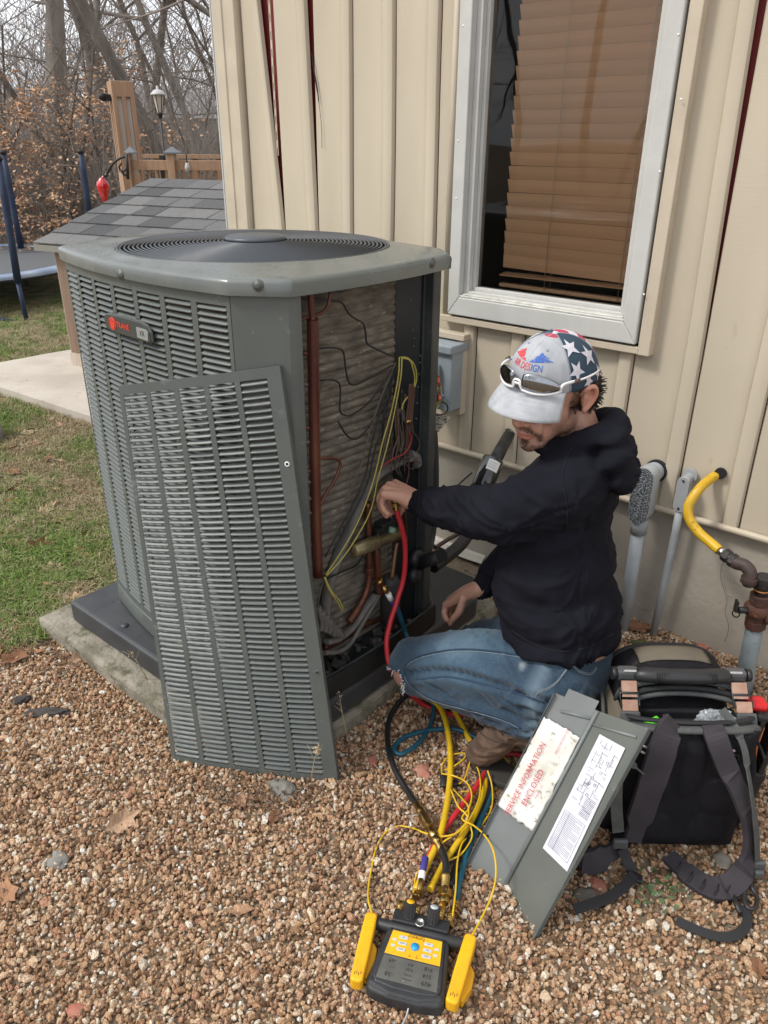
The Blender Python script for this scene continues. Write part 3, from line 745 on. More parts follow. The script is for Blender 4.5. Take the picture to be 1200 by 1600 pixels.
# sample angles: evenly plus the exact corners
angs = sorted(set([round(2*math.pi*k/120-math.pi, 4) for k in range(120)]+[round(math.atan2(p.y-AC_C.y, p.x-AC_C.x), 4) for p in (LEFT[0], LEFT[-1], RIGHT[0], RIGHT[-1], FAR[0], FAR[-1], BACK[0], BACK[-1])]))
RAD = [outline_at(a) for a in angs]; NA = len(angs)
def ring(off, z, blend=0, rr=0):
    return [Vector((AC_C.x+math.cos(a)*((r+off)*(1-blend)+rr*blend), AC_C.y+math.sin(a)*((r+off)*(1-blend)+rr*blend), z)) for a, r in zip(angs, RAD)]
def loft(rings, mb=None, mi=0, smooth=True):
    mb = mb or MB(); n = len(rings[0]); vs = [p for r in rings for p in r]
    fs = [(i*n+k, i*n+(k+1) % n, (i+1)*n+(k+1) % n, (i+1)*n+k) for i in range(len(rings)-1) for k in range(n)]
    return mb.add(vs, fs, mi, smooth)
LZ = 1.213
lid = loft([ring(.006, LZ+.002), ring(.013, LZ), ring(.014, LZ+.024), ring(.011, LZ+.030), ring(.003, LZ+.034), ring(-.006, LZ+.0355), ring(0, LZ+.042, .75, .358), ring(0, LZ+.047, 1, .356), ring(0, LZ+.048, 1, .352), ring(0, LZ+.046, 1, .349), ring(0, LZ+.01, 1, .347)])
lo = lid.build('lid', M_lid, ac)
_e = lo.modifiers.new('es', 'EDGE_SPLIT'); _e.split_angle = math.radians(50)
for (px, py) in ((190, 429), (403, 446), (675, 411)):
    a = None
    # where this sight line meets the skirt
    best = None
    for k in range(NA):
        p = ring(.0145, 0)[k] if False else None
    d = CAM_M.to_3x3() @ Vector(((px-600)/1200, (800-py)/1200, -1)); h = Vector((d.x, d.y)).normalized()
    # walk along the horizontal ray to the outline
    for t in np.arange(.8, 3, .002):
        q = h*t-AC_C.xy; an = math.atan2(q.y, q.x)
        if q.length < outline_at(an)+.0145: break
    z = CAM_H+d.z*(t/Vector((d.x, d.y)).length); c2_ = AC_C.xy; nrm = -h
    nr_ = Vector((math.cos(an), math.sin(an), 0)) if False else None
    nv = Vector((0, -1, 0)) if an < -math.pi/2-.35 else (Vector((1, 0, 0)) if an > -.7 else Vector((.57, -.82, 0)))
    Ms = Matrix.Translation((h.x*t, h.y*t, z)) @ nv.to_track_quat('Z', 'Y').to_matrix().to_4x4()
    s_ = MB(); s_.lathe([(.013, .0), (.012, .0015), (.007, .0015), (.0065, .004), (.003, .005), (0, .0045)], Ms, 16); s_.build('screw', M_acp, lo)
# grille
gz = LZ+.045
GR = None
grl = MB(); grl.tube([Vector((AC_C.x+.345*math.cos(t), AC_C.y+.345*math.sin(t), gz)) for t in [k*math.pi/36 for k in range(72)]], .004, 6, closed=True)
GR = grl.build('grille', M_wire, ac)
nr_r = 25
for k in range(nr_r):
    r = .085+k*(.338-.085)/(nr_r-1); z = gz+.012*(1-(r/.345)**2)
    m1 = MB(); m1.tube([Vector((AC_C.x+r*math.cos(t), AC_C.y+r*math.sin(t), z)) for t in [j*math.pi/36 for j in range(72)]], .0026, 5, closed=True)
    m1.build('grille_ring', M_wire, GR)
for k in range(12):
    a = k*math.pi/6+.1; m1 = MB()
    m1.tube([Vector((AC_C.x+r*math.cos(a+(r-.07)*.9), AC_C.y+r*math.sin(a+(r-.07)*.9), gz+.012*(1-(r/.345)**2)-.005)) for r in np.linspace(.06, .345, 8)], .0026, 5)
    m1.build('grille_spoke', M_wire, GR)
m1 = MB(); m1.lathe([(.079, .0), (.079, .007), (.073, .011), (.04, .0125), (0, .013)], Matrix.Translation((AC_C.x, AC_C.y, gz+.012)), 40); m1.build('hub_cap', M_hub, GR)
# fan under the grille
fn = MB(); fn.lathe([(.06, -.06), (.06, .03), (.05, .045), (0, .045)], Matrix.Translation((AC_C.x, AC_C.y, 1.13)), 20)
fan = fn.build('fan_motor', M_int, ac)
for k in range(3):
    a = k*2.094+.5; m1 = MB()
    m1.grid(lambda u, v: Vector((AC_C.x+(.06+.26*u)*math.cos(a+(v-.5)*(1.0)), AC_C.y+(.06+.26*u)*math.sin(a+(v-.5)*1.0), 1.14+(v-.5)*.09)), 6, 6)
    m1.build('fan_blade', M_acp, fan, solid=.002)
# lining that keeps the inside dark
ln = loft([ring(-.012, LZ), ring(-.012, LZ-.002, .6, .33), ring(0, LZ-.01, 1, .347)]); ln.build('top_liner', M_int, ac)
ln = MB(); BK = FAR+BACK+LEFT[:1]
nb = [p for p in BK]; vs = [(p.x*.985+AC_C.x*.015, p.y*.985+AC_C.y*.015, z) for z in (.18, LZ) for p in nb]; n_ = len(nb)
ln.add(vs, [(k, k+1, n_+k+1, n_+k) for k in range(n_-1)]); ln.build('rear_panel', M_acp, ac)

# bowed louvred panel on the left face
def path_pt(P, s):
    tot = 0
    for i in range(len(P)-1):
        L = (P[i+1]-P[i]).length
        if s <= tot+L or i == len(P)-2:
            d = (P[i+1]-P[i])/L; return P[i]+d*(s-tot), Vector((d.y, -d.x))
        tot += L
PL_LEN = sum((LEFT[i+1]-LEFT[i]).length for i in range(len(LEFT)-1))
LZ0, LZ1 = .205, LZ-.001
def face(s, z, off=0):
    p, nrm = path_pt(LEFT, s); return Vector((p.x+nrm.x*off, p.y+nrm.y*off, z))
cw, cgap = .0885, .0178
m0 = PL_LEN-(7*cw+6*cgap); mL, mR = m0*.45, m0*.55
cols = [(mL+k*(cw+cgap), mL+k*(cw+cgap)+cw) for k in range(7)]
mb = MB(); edges = [0]+[v for c in cols for v in c]+[PL_LEN]
top0, bot0 = LZ1-.024, LZ0+.022
for i in range(0, len(edges)-1, 2):
    a, b = edges[i], edges[i+1]
    mb.grid(lambda u, v: face(a+(b-a)*u, LZ0+(LZ1-LZ0)*v), 2, 1, smooth=False)
for (a, b) in cols:
    mb.grid(lambda u, v: face(a+(b-a)*u, top0+(LZ1-top0)*v), 3, 1, smooth=False); mb.grid(lambda u, v: face(a+(b-a)*u, LZ0+(bot0-LZ0)*v), 3, 1, smooth=False)
lpn = mb.build('louvred_panel', M_acp, ac, solid=.0016)
def louver_mesh(w, pitch, name='louver'):
    m = MB(); r = .004
    pr = [(-.0062, pitch*.36), (-.003, pitch*.20), (.0010, -pitch*.04), (.0022, -pitch*.17), (.0010, -pitch*.22)]   # (outwards, up)
    def f(u, v):
        x = (u-.5)*w; k = v*(len(pr)-1); i = min(int(k), len(pr)-2); t = k-i
        o = pr[i][0]*(1-t)+pr[i+1][0]*t; z = pr[i][1]*(1-t)+pr[i+1][1]*t
        e = min(1, (w/2-abs(x))/.004+.0)
        return Vector((x, -o*max(0, e)*1.0, z*(.25+.75*e)))
    us = [0, .05, .5, .95, 1]; vs_ = [f(u, j/(len(pr)-1)) for u in us for j in range(len(pr))]
    n = len(pr); m.add(vs_, [(i*n+j, (i+1)*n+j, (i+1)*n+j+1, i*n+j+1) for i in range(len(us)-1) for j in range(n-1)], 0, True)
    return m
pitch = .0145; rows = int((top0-bot0)/pitch); pitch = (top0-bot0)/rows
lm = louver_mesh(cw, pitch); lmesh = lm.mesh('louver', M_acp)
slots = []
for ci, (a, b) in enumerate(cols):
    sc_ = (a+b)/2; p, nrm = path_pt(LEFT, sc_)
    ang = math.atan2(nrm.x, -nrm.y)
    for k in range(rows):
        z = bot0+(k+.4)*pitch; M = Matrix.Translation((p.x-AC_C.x, p.y-AC_C.y, z-.142)) @ Matrix.Rotation(ang, 4, 'Z') @ Matrix.Rotation(RNG.gauss(0, .05), 4, 'X') @ Matrix.Rotation(RNG.gauss(0, .004), 4, 'Y')
        px_, py_ = to_px((p.x, p.y, z))
        # hidden behind the panel that leans in front?
        hid = (px_ > 190+(py_-608)*.15 and py_ > 640-(px_-180)*.14)
        slots.append((hid, -(px_)*1.0+ -py_*.2, M))
slots.sort(key=lambda t: (t[0], t[1]))
rest = MB()
for i, (hid, d_, M) in enumerate(slots):
    if i < 298: piece('louver', lmesh, lpn, M)
    else: rest.add([M @ Vector(v) for v in lm.v], lm.f, 0, True)
ro = rest.build('hidden_louvers', M_acp, lpn, world=False); ro['kind'] = 'stuff'

# plain corner panel between the faces
mb = MB()
cpts = [Vector(LEFT[-1]), Vector(LEFT[-1])+Vector((.004, .001)), Vector((-1.285, 1.046)), Vector((-1.213, 1.096)), Vector((-1.200, 1.106)), Vector((-1.193, 1.118)), Vector((-1.190, 1.130))]
cpts = [LEFT[-1]+Vector((.002, .0))]+cpts[2:]
n_ = len(cpts); mb.add([(p.x, p.y, z) for z in (LZ0, LZ1) for p in cpts], [(k, k+1, n_+k+1, n_+k) for k in range(n_-1)])
mb.build('corner_panel', M_acp, ac, solid=.0016)
mb = MB(); mb.box2((-1.200, 1.130, LZ0), (-1.190, 1.133, LZ1)); mb.build('corner_flange', M_acp, ac)

# base pan
bp_ = loft([ring(-.02, .150), ring(.004, .150), ring(.006, .165), ring(.004, .205), ring(.001, .208), ring(-.006, .206), ring(-.012, .176), ring(0, .170, 1, .02)])
bpo = bp_.build('base_pan', M_acp, ac); 
_e = bpo.modifiers.new('es', 'EDGE_SPLIT'); _e.split_angle = math.radians(40)
# black rail along the open side
mb = MB()
for i in range(len(RIGHT)-1):
    p, q = RIGHT[i], RIGHT[i+1]
    mb.bar((p.x+.009, p.y, .178), (q.x+.009, q.y+.001, .178), .006, .068)
mb.build('base_rail', M_int, ac)
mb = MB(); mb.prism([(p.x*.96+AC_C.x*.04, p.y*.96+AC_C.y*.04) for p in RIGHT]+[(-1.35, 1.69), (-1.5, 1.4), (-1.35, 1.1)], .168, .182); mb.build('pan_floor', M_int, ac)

# coil with its rows of tubes
def coil_pt(ang, z):
    r = outline_at(ang); r = r*.70+.385*.30-.052
    row = .021; ph = (z % row)/row
    b = .0065*abs(math.sin(math.pi*ph))**.7
    b += .0012*mnoise.noise(Vector((ang*40, z*160, 1)))+.002*mnoise.noise(Vector((ang*7, z*16, 4)))
    zz = z+.003*mnoise.noise(Vector((ang*3, z*6, 9)))
    return Vector((AC_C.x+math.cos(ang)*(r+b), AC_C.y+math.sin(ang)*(r+b), zz))
mb = MB(); a0, a1 = math.radians(-125), math.radians(50)
mb.grid(lambda u, v: coil_pt(a0+(a1-a0)*u, .21+.99*v), 260, 380)
mb.build('coil', M_coil, ac)
# dark divider plate, far corner post
d0 = PX(617, 560, U=-1.245)
mb = MB()
pl = [(d0.x-.06, d0.y+.06), (d0.x, d0.y), (-1.214, 1.592), (-1.210, 1.598), (-1.27, 1.66)]
n_ = len(pl); mb.add([(p[0], p[1], z) for z in (.18, LZ-.002) for p in pl], [(k, k+1, n_+k+1, n_+k) for k in range(n_-1)])
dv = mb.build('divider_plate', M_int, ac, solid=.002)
for (px, py) in ((645, 516), (648, 528), (648, 541), (659, 556), (659, 567), (658, 585), (657, 605), (656, 630), (655, 655), (640, 468), (656, 712), (652, 735)):
    t = (px-617)/(665-617.); q = Vector((d0.x+(-1.214-d0.x)*t, d0.y+(1.592-d0.y)*t)); z = PX(px, py, V=q.y).z
    s_ = MB(); s_.ell((q.x+.002, q.y-.003, z), (.0028, .002, .0028), None, 8, 6); s_.build('rivet', M_acp, dv)
mb = MB()
mb.box2((-1.219, 1.590, .19), (-1.188, 1.594, LZ)); mb.box2((-1.192, 1.594, .19), (-1.188, 1.622, LZ)); mb.box2((-1.214, 1.580, .19), (-1.209, 1.590, LZ))
mb.build('corner_post', mat('dark post steel', (.028, .032, .034), .35, col2=(.05, .055, .055), scale=12, spots=(.2, .2, .19), sscale=80, slo=.66, shi=.72), ac, bevel=.001)

# pipework and wiring just behind the opening
UI = -1.212
def pth(pts, U=UI, n=6): return crom([PX(p[0], p[1], U=(p[2] if len(p) > 2 else U)) for p in pts], n)
def addt(name, pts, r, m, U=UI, n=10, parent=None, flat=None, k=6):
    mb = MB(); mb.tube(pth(pts, U, k), r, n, flat=flat); return mb.build(name, m, parent or ac)
M_redpipe = mat('red brown copper', (.085, .024, .018), .38, metal=.35, col2=(.15, .055, .032), scale=12, stretch=(1, 1, .5), spots=(.08, .05, .04), sscale=60, slo=.58, shi=.68)
mb = MB(); mb.tube(pth([(485, 452), (486, 480), (488, 498), (488.5, 510), (490, 600), (492, 720), (494, 820), (497, 900)], UI+.004, 4), [.007]*9+[.0132]*20, 14); rp = mb.build('header_pipe', M_redpipe, ac)
for (y, c) in ((552, 1), (600, 0), (668, 1), (690, 0), (735, 1), (752, 0), (778, 0), (800, 0), (850, 1)):
    addt('stub_pipe', [(462, y-2, UI-.03), (474, y, UI-.01), (487, y+1, UI)], .0056 if c else .0042, M_redpipe if c else M_rubber, parent=rp)
addt('return_bend', [(498, 717), (520, 716), (530, 720), (531, 730), (522, 752), (507, 775), (500, 790)], .0042, M_redpipe)
addt('return_bend', [(462, 506), (478, 496), (500, 490), (512, 478), (516, 456)], .0038, M_redpipe)
addt('capillary', [(460, 468), (485, 467), (520, 470), (535, 474), (545, 490), (557, 499), (567, 505), (571, 518), (573, 535), (580, 541), (600, 551), (618, 558)], .0026, M_black)
M_dustwire = mat('dusty wire', (.10, .08, .065), .6)
M_blk = mat('black wire', (.010, .010, .011), .5)
for pts, m in (
    ([(495, 545), (515, 543), (530, 545), (537, 552), (540, 575), (545, 597), (556, 601), (580, 589), (600, 578), (615, 570)], M_blk),
    ([(495, 595), (515, 593), (528, 597), (532, 610), (531, 640), (537, 648), (550, 648), (575, 630), (598, 600), (615, 575)], M_blk),
    ([(528, 658), (538, 675), (548, 685), (560, 684), (578, 665), (595, 630), (615, 580)], M_blk),
    ([(618, 566), (600, 610), (580, 665), (566, 720), (552, 755), (535, 790), (500, 830)], M_dustwire),
    ([(620, 566), (606, 600), (588, 665), (578, 705), (570, 745), (545, 800), (508, 870)], M_blk),
    ([(621, 568), (604, 625), (596, 668), (584, 710), (575, 752), (553, 800), (520, 862)], M_blk),
    ([(497, 590), (520, 585), (505, 600), (492, 640)], M_dustwire),
    ([(570, 855), (560, 880), (535, 893), (508, 905)], M_blk),
    ([(507, 905), (499, 930), (497, 960), (506, 985)], M_dustwire)):
    addt('wire', pts, .0023, m, n=6)
M_ywire = mat('yellow wire', (.48, .42, .09), .5, col2=(.36, .30, .08), scale=30)
for pts in ([(624, 558), (622, 590), (612, 640), (598, 690), (585, 745), (570, 790), (552, 830), (528, 870), (509, 898)],
            [(628, 560), (626, 590), (617, 640), (604, 700), (590, 750), (580, 795), (560, 835), (535, 872), (510, 900)],
            [(626, 558), (638, 560), (648, 572), (651, 590), (648, 605)], [(627, 559), (640, 563), (645, 575), (648, 590), (647, 603)],
            [(508, 902), (517, 922), (530, 938), (537, 952)], [(507, 902), (514, 920), (528, 942), (535, 955)],
            [(637, 620), (630, 630), (628, 640)]):
    addt('yellow_wire', pts, .0019, M_ywire, U=UI+.012, n=6)
M_brw = mat('brown wire', (.12, .055, .04), .55)
for k in range(4): addt('brown_wire', [(640+k*2.5, 600), (638+k*2.6, 630), (634+k*2.5, 662)], .0022, M_brw, U=UI+.004, n=6)
for k in range(3): addt('looped_wire', [(632, 660), (624+k*3, 640), (618+k*2, 650), (619+k*4, 680), (624+k*2, 705), (630, 690-k*6), (626, 675)], .002, M_dustwire, U=UI+.002, n=6)
addt('pipe', [(636, 655), (636, 670), (635, 700), (634, 712)], .0085, mat('dark conduit tube', (.06, .03, .025), .6), U=UI)
addt('tube_collar', [(636.5, 655), (636.5, 662)], .0095, M_brass, U=UI)
addt('red_wire', [(640, 675), (642, 690), (632, 708), (612, 718), (595, 730)], .0022, mat('red wire', (.30, .03, .03), .5), U=UI+.01, n=6)
addt('fine_wire', [(644, 672), (655, 690), (652, 705), (640, 713), (630, 716)], .0014, M_dustwire, U=UI+.01, n=6)
addt('fine_wire', [(634, 725), (641, 732), (648, 730), (645, 726)], .0014, M_dustwire, U=UI+.01, n=6)
_r = random.Random(31)
for k in range(12):
    x0, y0 = _r.uniform(612, 642), _r.uniform(575, 650); pts = [(x0, y0)]
    for j in range(4): x0 = min(648, max(598, x0+_r.uniform(-9, 7))); y0 += _r.uniform(18, 42); pts.append((x0, y0))
    addt('wire', pts, _r.choice((.0015, .002, .0024)), _r.choice((M_blk, M_dustwire, M_brw, M_dustwire)), U=UI+_r.uniform(-.01, .008), n=6)
# taped grey sleeve with frayed end
addt('foam_sleeve', [(646, 713), (630, 718), (608, 730), (590, 742), (578, 757), (560, 790), (540, 840), (520, 890), (510, 935), (508, 970), (520, 993)], [.020, .021, .019]+[.018]*58, M_rubber, U=UI-.018, n=12, flat=(1, .55))
addt('foam_sleeve', [(510, 1003), (530, 997), (552, 978), (570, 950), (586, 930)], [.012, .016, .017, .016, .014], M_rubber, U=UI-.004, n=12, flat=(1, .6))
addt('foam_tube', [(508, 1020), (530, 1018), (548, 1005), (566, 975), (582, 948), (592, 930)], .0065, M_rubber, U=UI+.004)
for k in range(6): addt('wrapped_tube', [(497+k*6, 948+k*7), (503+k*6, 972+k*4), (501+k*7, 985+k*2)], .008, M_rubber, U=UI+.002, n=8)
addt('sleeve_end', [(640, 712), (650, 716), (653, 728)], [.017, .020, .013], mat('frayed tape', (.16, .15, .14), .8, bump=1, bscale=60, bdist=.01), U=UI-.002, n=12)
# valve group
addt('copper_pipe', [(575, 785), (576, 830), (577, 885), (577, 902), (572, 925), (560, 950), (545, 972)], [.0095]*30+[.012]*7, M_copper, U=UI-.006, n=12)
addt('copper_pipe', [(588, 845), (590, 880), (592, 912), (593, 930)], .011, M_redpipe, U=UI-.004, n=12)
mb = MB(); c_ = PX(577, 888, U=UI-.006); mb.cyl(c_-Vector((0, 0, .016)), c_+Vector((0, 0, .006)), .0135, 14); mb.build('pipe_joint', M_copper, ac, bevel=.003)
addt('thin_pipe', [(620, 848), (616, 875), (612, 905)], .0058, mat('tan copper', (.38, .22, .13), .4, metal=.7), U=UI+.004, n=10)
addt('thin_pipe', [(632, 795), (635, 830), (634, 860)], .0035, M_redpipe, U=UI+.0, n=8)
addt('copper_pipe', [(505, 1012), (525, 1003), (550, 988), (572, 975), (596, 965)], .0105, M_copper, U=UI-.03, n=12)
M_olive = mat('olive brass', (.30, .25, .13), .4, metal=.7, col2=(.22, .17, .10), scale=15)
va, vb = PX(552, 861, U=UI+.014), PX(624, 833, U=UI+.010); vd = (vb-va).normalized()
Mv = Matrix.Translation(va) @ vd.to_track_quat('Z', 'Y').to_matrix().to_4x4(); Lv = (vb-va).length
mb = MB(); mb.lathe([(0, 0), (.012, .0), (.0175, .004), (.0175, Lv*.12), (.0195, Lv*.13), (.0195, Lv*.5), (.017, Lv*.52), (.017, Lv-.004), (.012, Lv), (0, Lv)], Mv, 24)
rv = mb.build('reversing_valve', M_olive, ac)
mb = MB(); mb.grid(lambda u, v: Mv @ Vector((.0199*math.cos(-.3+v*1.1-1.2), .0199*math.sin(-.3+v*1.1-1.2), Lv*(.16+.14*u))), 2, 6); mb.build('white_label', M_white, rv)
mb = MB(); mb.grid(lambda u, v: Mv @ Vector((.0176*math.cos(-.3+v*.8-1.2), .0176*math.sin(-.3+v*.8-1.2), Lv*(.72+.2*u))), 2, 6); mb.build('small_label', mat('aged label', (.5, .44, .27), .6), rv)
mb = MB(); c_ = PX(601, 822, U=UI-.002); mb.box(c_, (.035, .05, .036)); mb.box(c_+Vector((.0, -.03, -.004)), (.028, .024, .022)); mb.build('solenoid', M_black, rv, bevel=.004)
mb = MB(); mb.cyl(PX(612, 832, U=UI+.03), PX(614, 824, U=UI+.03), .010, 12); mb.build('green_cap', mat('green verdigris', (.20, .32, .25), .6), rv)
addt('wire', [(590, 835), (598, 850), (604, 866), (598, 873), (589, 864), (588, 845)], .0013, M_dustwire, U=UI+.035, n=6, parent=rv)
# service valve, compressor parts in the shadow
mb = MB(); c_ = PX(640, 905, U=-1.30); mb.lathe([(0, .12), (.03, .118), (.055, .09), (.06, .05), (.06, -.12)], Matrix.Translation((c_.x, c_.y, .28)), 24); mb.build('compressor', M_int, ac)
mb = MB(); c_ = PX(610, 905, U=UI-.01); mb.lathe([(.010, .012), (.022, .010), (.030, -.01), (.030, -.14)], Matrix.Translation(c_), 20); mb.build('accumulator', mat('dark grey accumulator', (.05, .048, .046), .6), ac)
mb = MB(); r_ = random.Random(5)
for k in range(38):
    x = r_.uniform(-1.30, -1.20); y = r_.uniform(1.20, 1.62)
    mb.box((x, y, .190), (r_.uniform(.006, .03), r_.uniform(.006, .03), r_.uniform(.004, .02)), Matrix.Rotation(r_.uniform(0, 3), 3, 'Z') @ Matrix.Rotation(r_.uniform(-.5, .5), 3, 'X'))
o_ = mb.build('debris', mat('pan debris', (.05, .045, .04), .9, spots=(.16, .14, .11), sscale=60, slo=.55, shi=.6), ac); o_['kind'] = 'stuff'
mb = MB(); mb.ell(PX(652, 872, U=-1.2), (.02, .03, .03)); mb.ell(PX(648, 900, U=-1.2), (.02, .025, .03)); mb.cyl(PX(655, 880, U=-1.2), PX(690, 868, U=-1.1), .02, 14); mb.build('insulated_valve', M_black, ac)
# brass service fitting with the blue hose is built with the hoses
# wires hanging outside the far corner
wc = {'green': (.02, .16, .07), 'red': (.42, .03, .04), 'yellow': (.5, .42, .06), 'blue': (.03, .06, .30), 'brown': (.12, .05, .03), 'black': (.01, .01, .01)}
WM = {k: mat(k+' control wire', v, .5) for k, v in wc.items()}
r_ = random.Random(11)
wl = [('red', [(681, 545), (682, 560), (679, 575)]), ('yellow', [(679, 515), (680, 530), (678, 545)]), ('black', [(676, 428), (684, 432), (683, 445), (677, 448)]), ('black', [(677, 475), (682, 485), (681, 500), (677, 510)]),
      ('green', [(676, 578), (682, 592), (688, 600), (683, 615)]), ('red', [(676, 590), (680, 600), (687, 598), (685, 612), (678, 622)]), ('yellow', [(688, 602), (689, 620), (684, 635), (675, 648)]),
      ('brown', [(676, 612), (684, 612), (689, 618), (683, 628), (675, 640)]), ('blue', [(676, 625), (683, 622), (688, 614)]), ('yellow', [(676, 640), (683, 630), (687, 618)]), ('black', [(678, 636), (690, 628), (699, 634), (697, 645), (680, 650)]),
      ('black', [(676, 618), (681, 612), (684, 622), (679, 632)]), ('red', [(683, 585), (687, 595), (684, 604)])]
for c, pts in wl: addt('control_wire', pts, .0021, WM[c], U=-1.205, n=6)
M_onut = mat('orange wire nut', (.65, .13, .05), .5)
for (px, py) in ((687, 617), (685, 590), (679, 642)):
    p = PX(px, py, U=-1.20); mb = MB(); mb.cyl(p, p+Vector((.004, -.006, -.014)), .003, 8, r2=.0055); mb.build('wire_nut', M_onut, ac)
mb = MB(); a = PX(676, 664, U=-1.23); b = PX(690, 656, U=-1.22); mb.box((a+b)/2, (.05, .06, .004), Matrix.Rotation(.5, 3, 'X')); mb.build('terminal_board', mat('terminal board', (.4, .38, .33), .6, spots=(.08, .05, .04), sscale=90, slo=.5, shi=.55), ac)
fx = MB(); pts = [PX(676, 660, V=1.95), PX(679, 700, V=1.97), PX(680, 760, V=1.98), PX(676, 830, V=1.97), PX(664, 880, V=1.9)]
P_ = crom(pts, 30); fx.tube(P_, [.0125+.0012*(k % 2) for k in range(len(P_))], 12)
tag(fx.build('flexible_conduit', mat('dark flexible conduit', (.05, .05, .052), .5)), 'dark ribbed flexible conduit dropping behind the open unit', 'conduit')

# badge
bc = PX(205, 510, V=1.018); 
bl_, br_ = PX(163, 490, V=1.03), PX(247, 524, V=1.02)
sx = (br_-bl_).normalized()
# badge frame on the bowed face
def s_of_u(U):
    s = 0
    for i in range(len(LEFT)-1):
        if LEFT[i+1].x >= U: return s+(U-LEFT[i].x)/(LEFT[i+1].x-LEFT[i].x)*(LEFT[i+1]-LEFT[i]).length
        s += (LEFT[i+1]-LEFT[i]).length
    return s
sb_ = s_of_u(bc.x); bp0 = face(sb_, bc.z, .006); p_, n2 = path_pt(LEFT, sb_)
Rb = Matrix(((-n2.y, 0, n2.x), (n2.x, 0, n2.y), (0, 1, 0)))       # x along the face, y up, z out
MBd = Matrix.Translation(bp0) @ Rb.to_4x4()
BW = .205; BH = .046
mb = MB(); q = BW/2; hh = BH/2
poly = [(-q, hh*.2), (-q+.004, -hh*.75), (-q+.03, -hh*.92), (q-.012, -hh), (q, -hh*.8), (q, hh*.1), (q-.012, hh*.72), (q-.04, hh*.95), (-q*.1, hh), (-q+.02, hh*.9), (-q+.004, hh*.7)]
mb.prism(poly[::1], 0, .007, MBd); bd = mb.build('badge', mat('badge', (.05, .053, .052), .35), ac, bevel=.0025)
mb = MB(); mb.prism([(p[0]*1.02, p[1]*1.07) for p in poly], -.002, .004, MBd); mb.build('badge_rim', M_acp, bd, bevel=.002)
M_lred = mat('red badge print', (.75, .06, .03), .4)
mb = MB(); mb.prism([(-.062+.0155*math.cos(t), .0155*math.sin(t)) for t in [k*math.pi/12 for k in range(24)]], .0072, .0082, MBd); mb.build('logo_disc', M_lred, bd)
mb = MB(); M2 = MBd @ Matrix.Translation((-.062, 0, .0085))
mb.tube([M2 @ Vector((.0115*math.cos(t), .0115*math.sin(t), 0)) for t in [k*math.pi/12 for k in range(24)]], .0007, 4, closed=True)
text_mb('T', .017, M2, mb); mb.build('logo_mark', mat('logo line', (.30, .02, .015), .5), bd)
mb = text_mb('TRANE', .019, MBd @ Matrix.Translation((-.014, 0, .0085))); text_mb('TRANE', .019, MBd @ Matrix.Translation((-.0135, 0.0004, .0086)), mb)
mb.build('lettering', M_lred, bd)
mb = MB(); mb.prism([(.048, -.016), (.094, -.018), (.097, .004), (.090, .0085), (.048, .0085)], .0072, .0082, MBd); mb.build('silver_plate', mat('silver plate', (.27, .28, .27), .35), bd)
mb = text_mb('XR', .017, MBd @ Matrix.Translation((.071, -.0045, .0086))); mb.build('lettering', M_dark, bd)

# ------------------------------------------------------------------ removed panel leaning on the unit
BLp, BRp = Vector((-1.439, .83, .004)), Vector((-1.049, 1.064, .004))
TRp, TLp = Vector((-1.207, 1.080, 1.070)), Vector((-1.556, .902, .997))
lean = thing('loose_panel', 'removed grey louvred side panel leaning against the front of the air conditioner', 'panel', tuple((BLp+BRp)/2))
def lp_pt(s, t, off=0):
    p = (BLp*(1-s)+BRp*s)*(1-t)+(TLp*(1-s)+TRp*s)*t
    nrm = (BRp-BLp).cross(TLp-BLp).normalized()
    nrm = Vector((nrm.x, nrm.y, nrm.z))
    if nrm.y > 0: nrm = -nrm
    return p+nrm*(off+.012*4*s*(1-s))
LH, LWd = 1.03, .455
cfr = [(.026, .180), (.209, .363), (.394, .548), (.579, .733), (.765, .920)]
t0_, t1_ = .020, .980
mb = MB(); ed = [0]+[v for c in cfr for v in c]+[1]
for i in range(0, len(ed)-1, 2): mb.grid(lambda u, v: lp_pt(ed[i]+(ed[i+1]-ed[i])*u, v), 1, 14, smooth=False)
for (a, b) in cfr:
    mb.grid(lambda u, v: lp_pt(a+(b-a)*u, t0_*v), 3, 1, smooth=False); mb.grid(lambda u, v: lp_pt(a+(b-a)*u, t1_+(1-t1_)*v), 3, 1, smooth=False)
mb.build('sheet', M_acp, lean, solid=.0016)
mb = MB()
mb.grid(lambda u, v: lp_pt(1, v, -.018*u), 1, 10, smooth=False); mb.grid(lambda u, v: lp_pt(0, v, -.014*u), 1, 10, smooth=False); mb.grid(lambda u, v: lp_pt(u, 1, -.008*v), 8, 1, smooth=False); mb.grid(lambda u, v: lp_pt(u, 0, -.008*v), 8, 1, smooth=False)
mb.build('folded_edge', M_acp, lean, solid=.0014)
for (s, t) in ((.965, .80), (.968, .305)):
    p = lp_pt(s, t, .0012); nrm = (lp_pt(s, t, .1)-lp_pt(s, t)).normalized(); Ms = Matrix.Translation(p) @ nrm.to_track_quat('Z', 'Y').to_matrix().to_4x4()
    q_ = MB(); q_.lathe([(.0062, 0), (.0052, .0012), (.0030, .0002)], Ms, 14, caps=False); q_.build('hole_rim', M_white if t > .5 else M_acp, lean)
    q_ = MB(); q_.lathe([(.0032, .0004), (0, .0004)], Ms, 12); q_.build('screw_hole', M_dark, lean)
nr2 = 68; tp = (t1_-t0_)/nr2
lw = LWd*(cfr[0][1]-cfr[0][0]); l2 = louver_mesh(lw, tp*LH); l2m = l2.mesh('louver', M_acp)
Mi = MW[lean.name].inverted(); cnt = 0; rest = MB(); ls = []
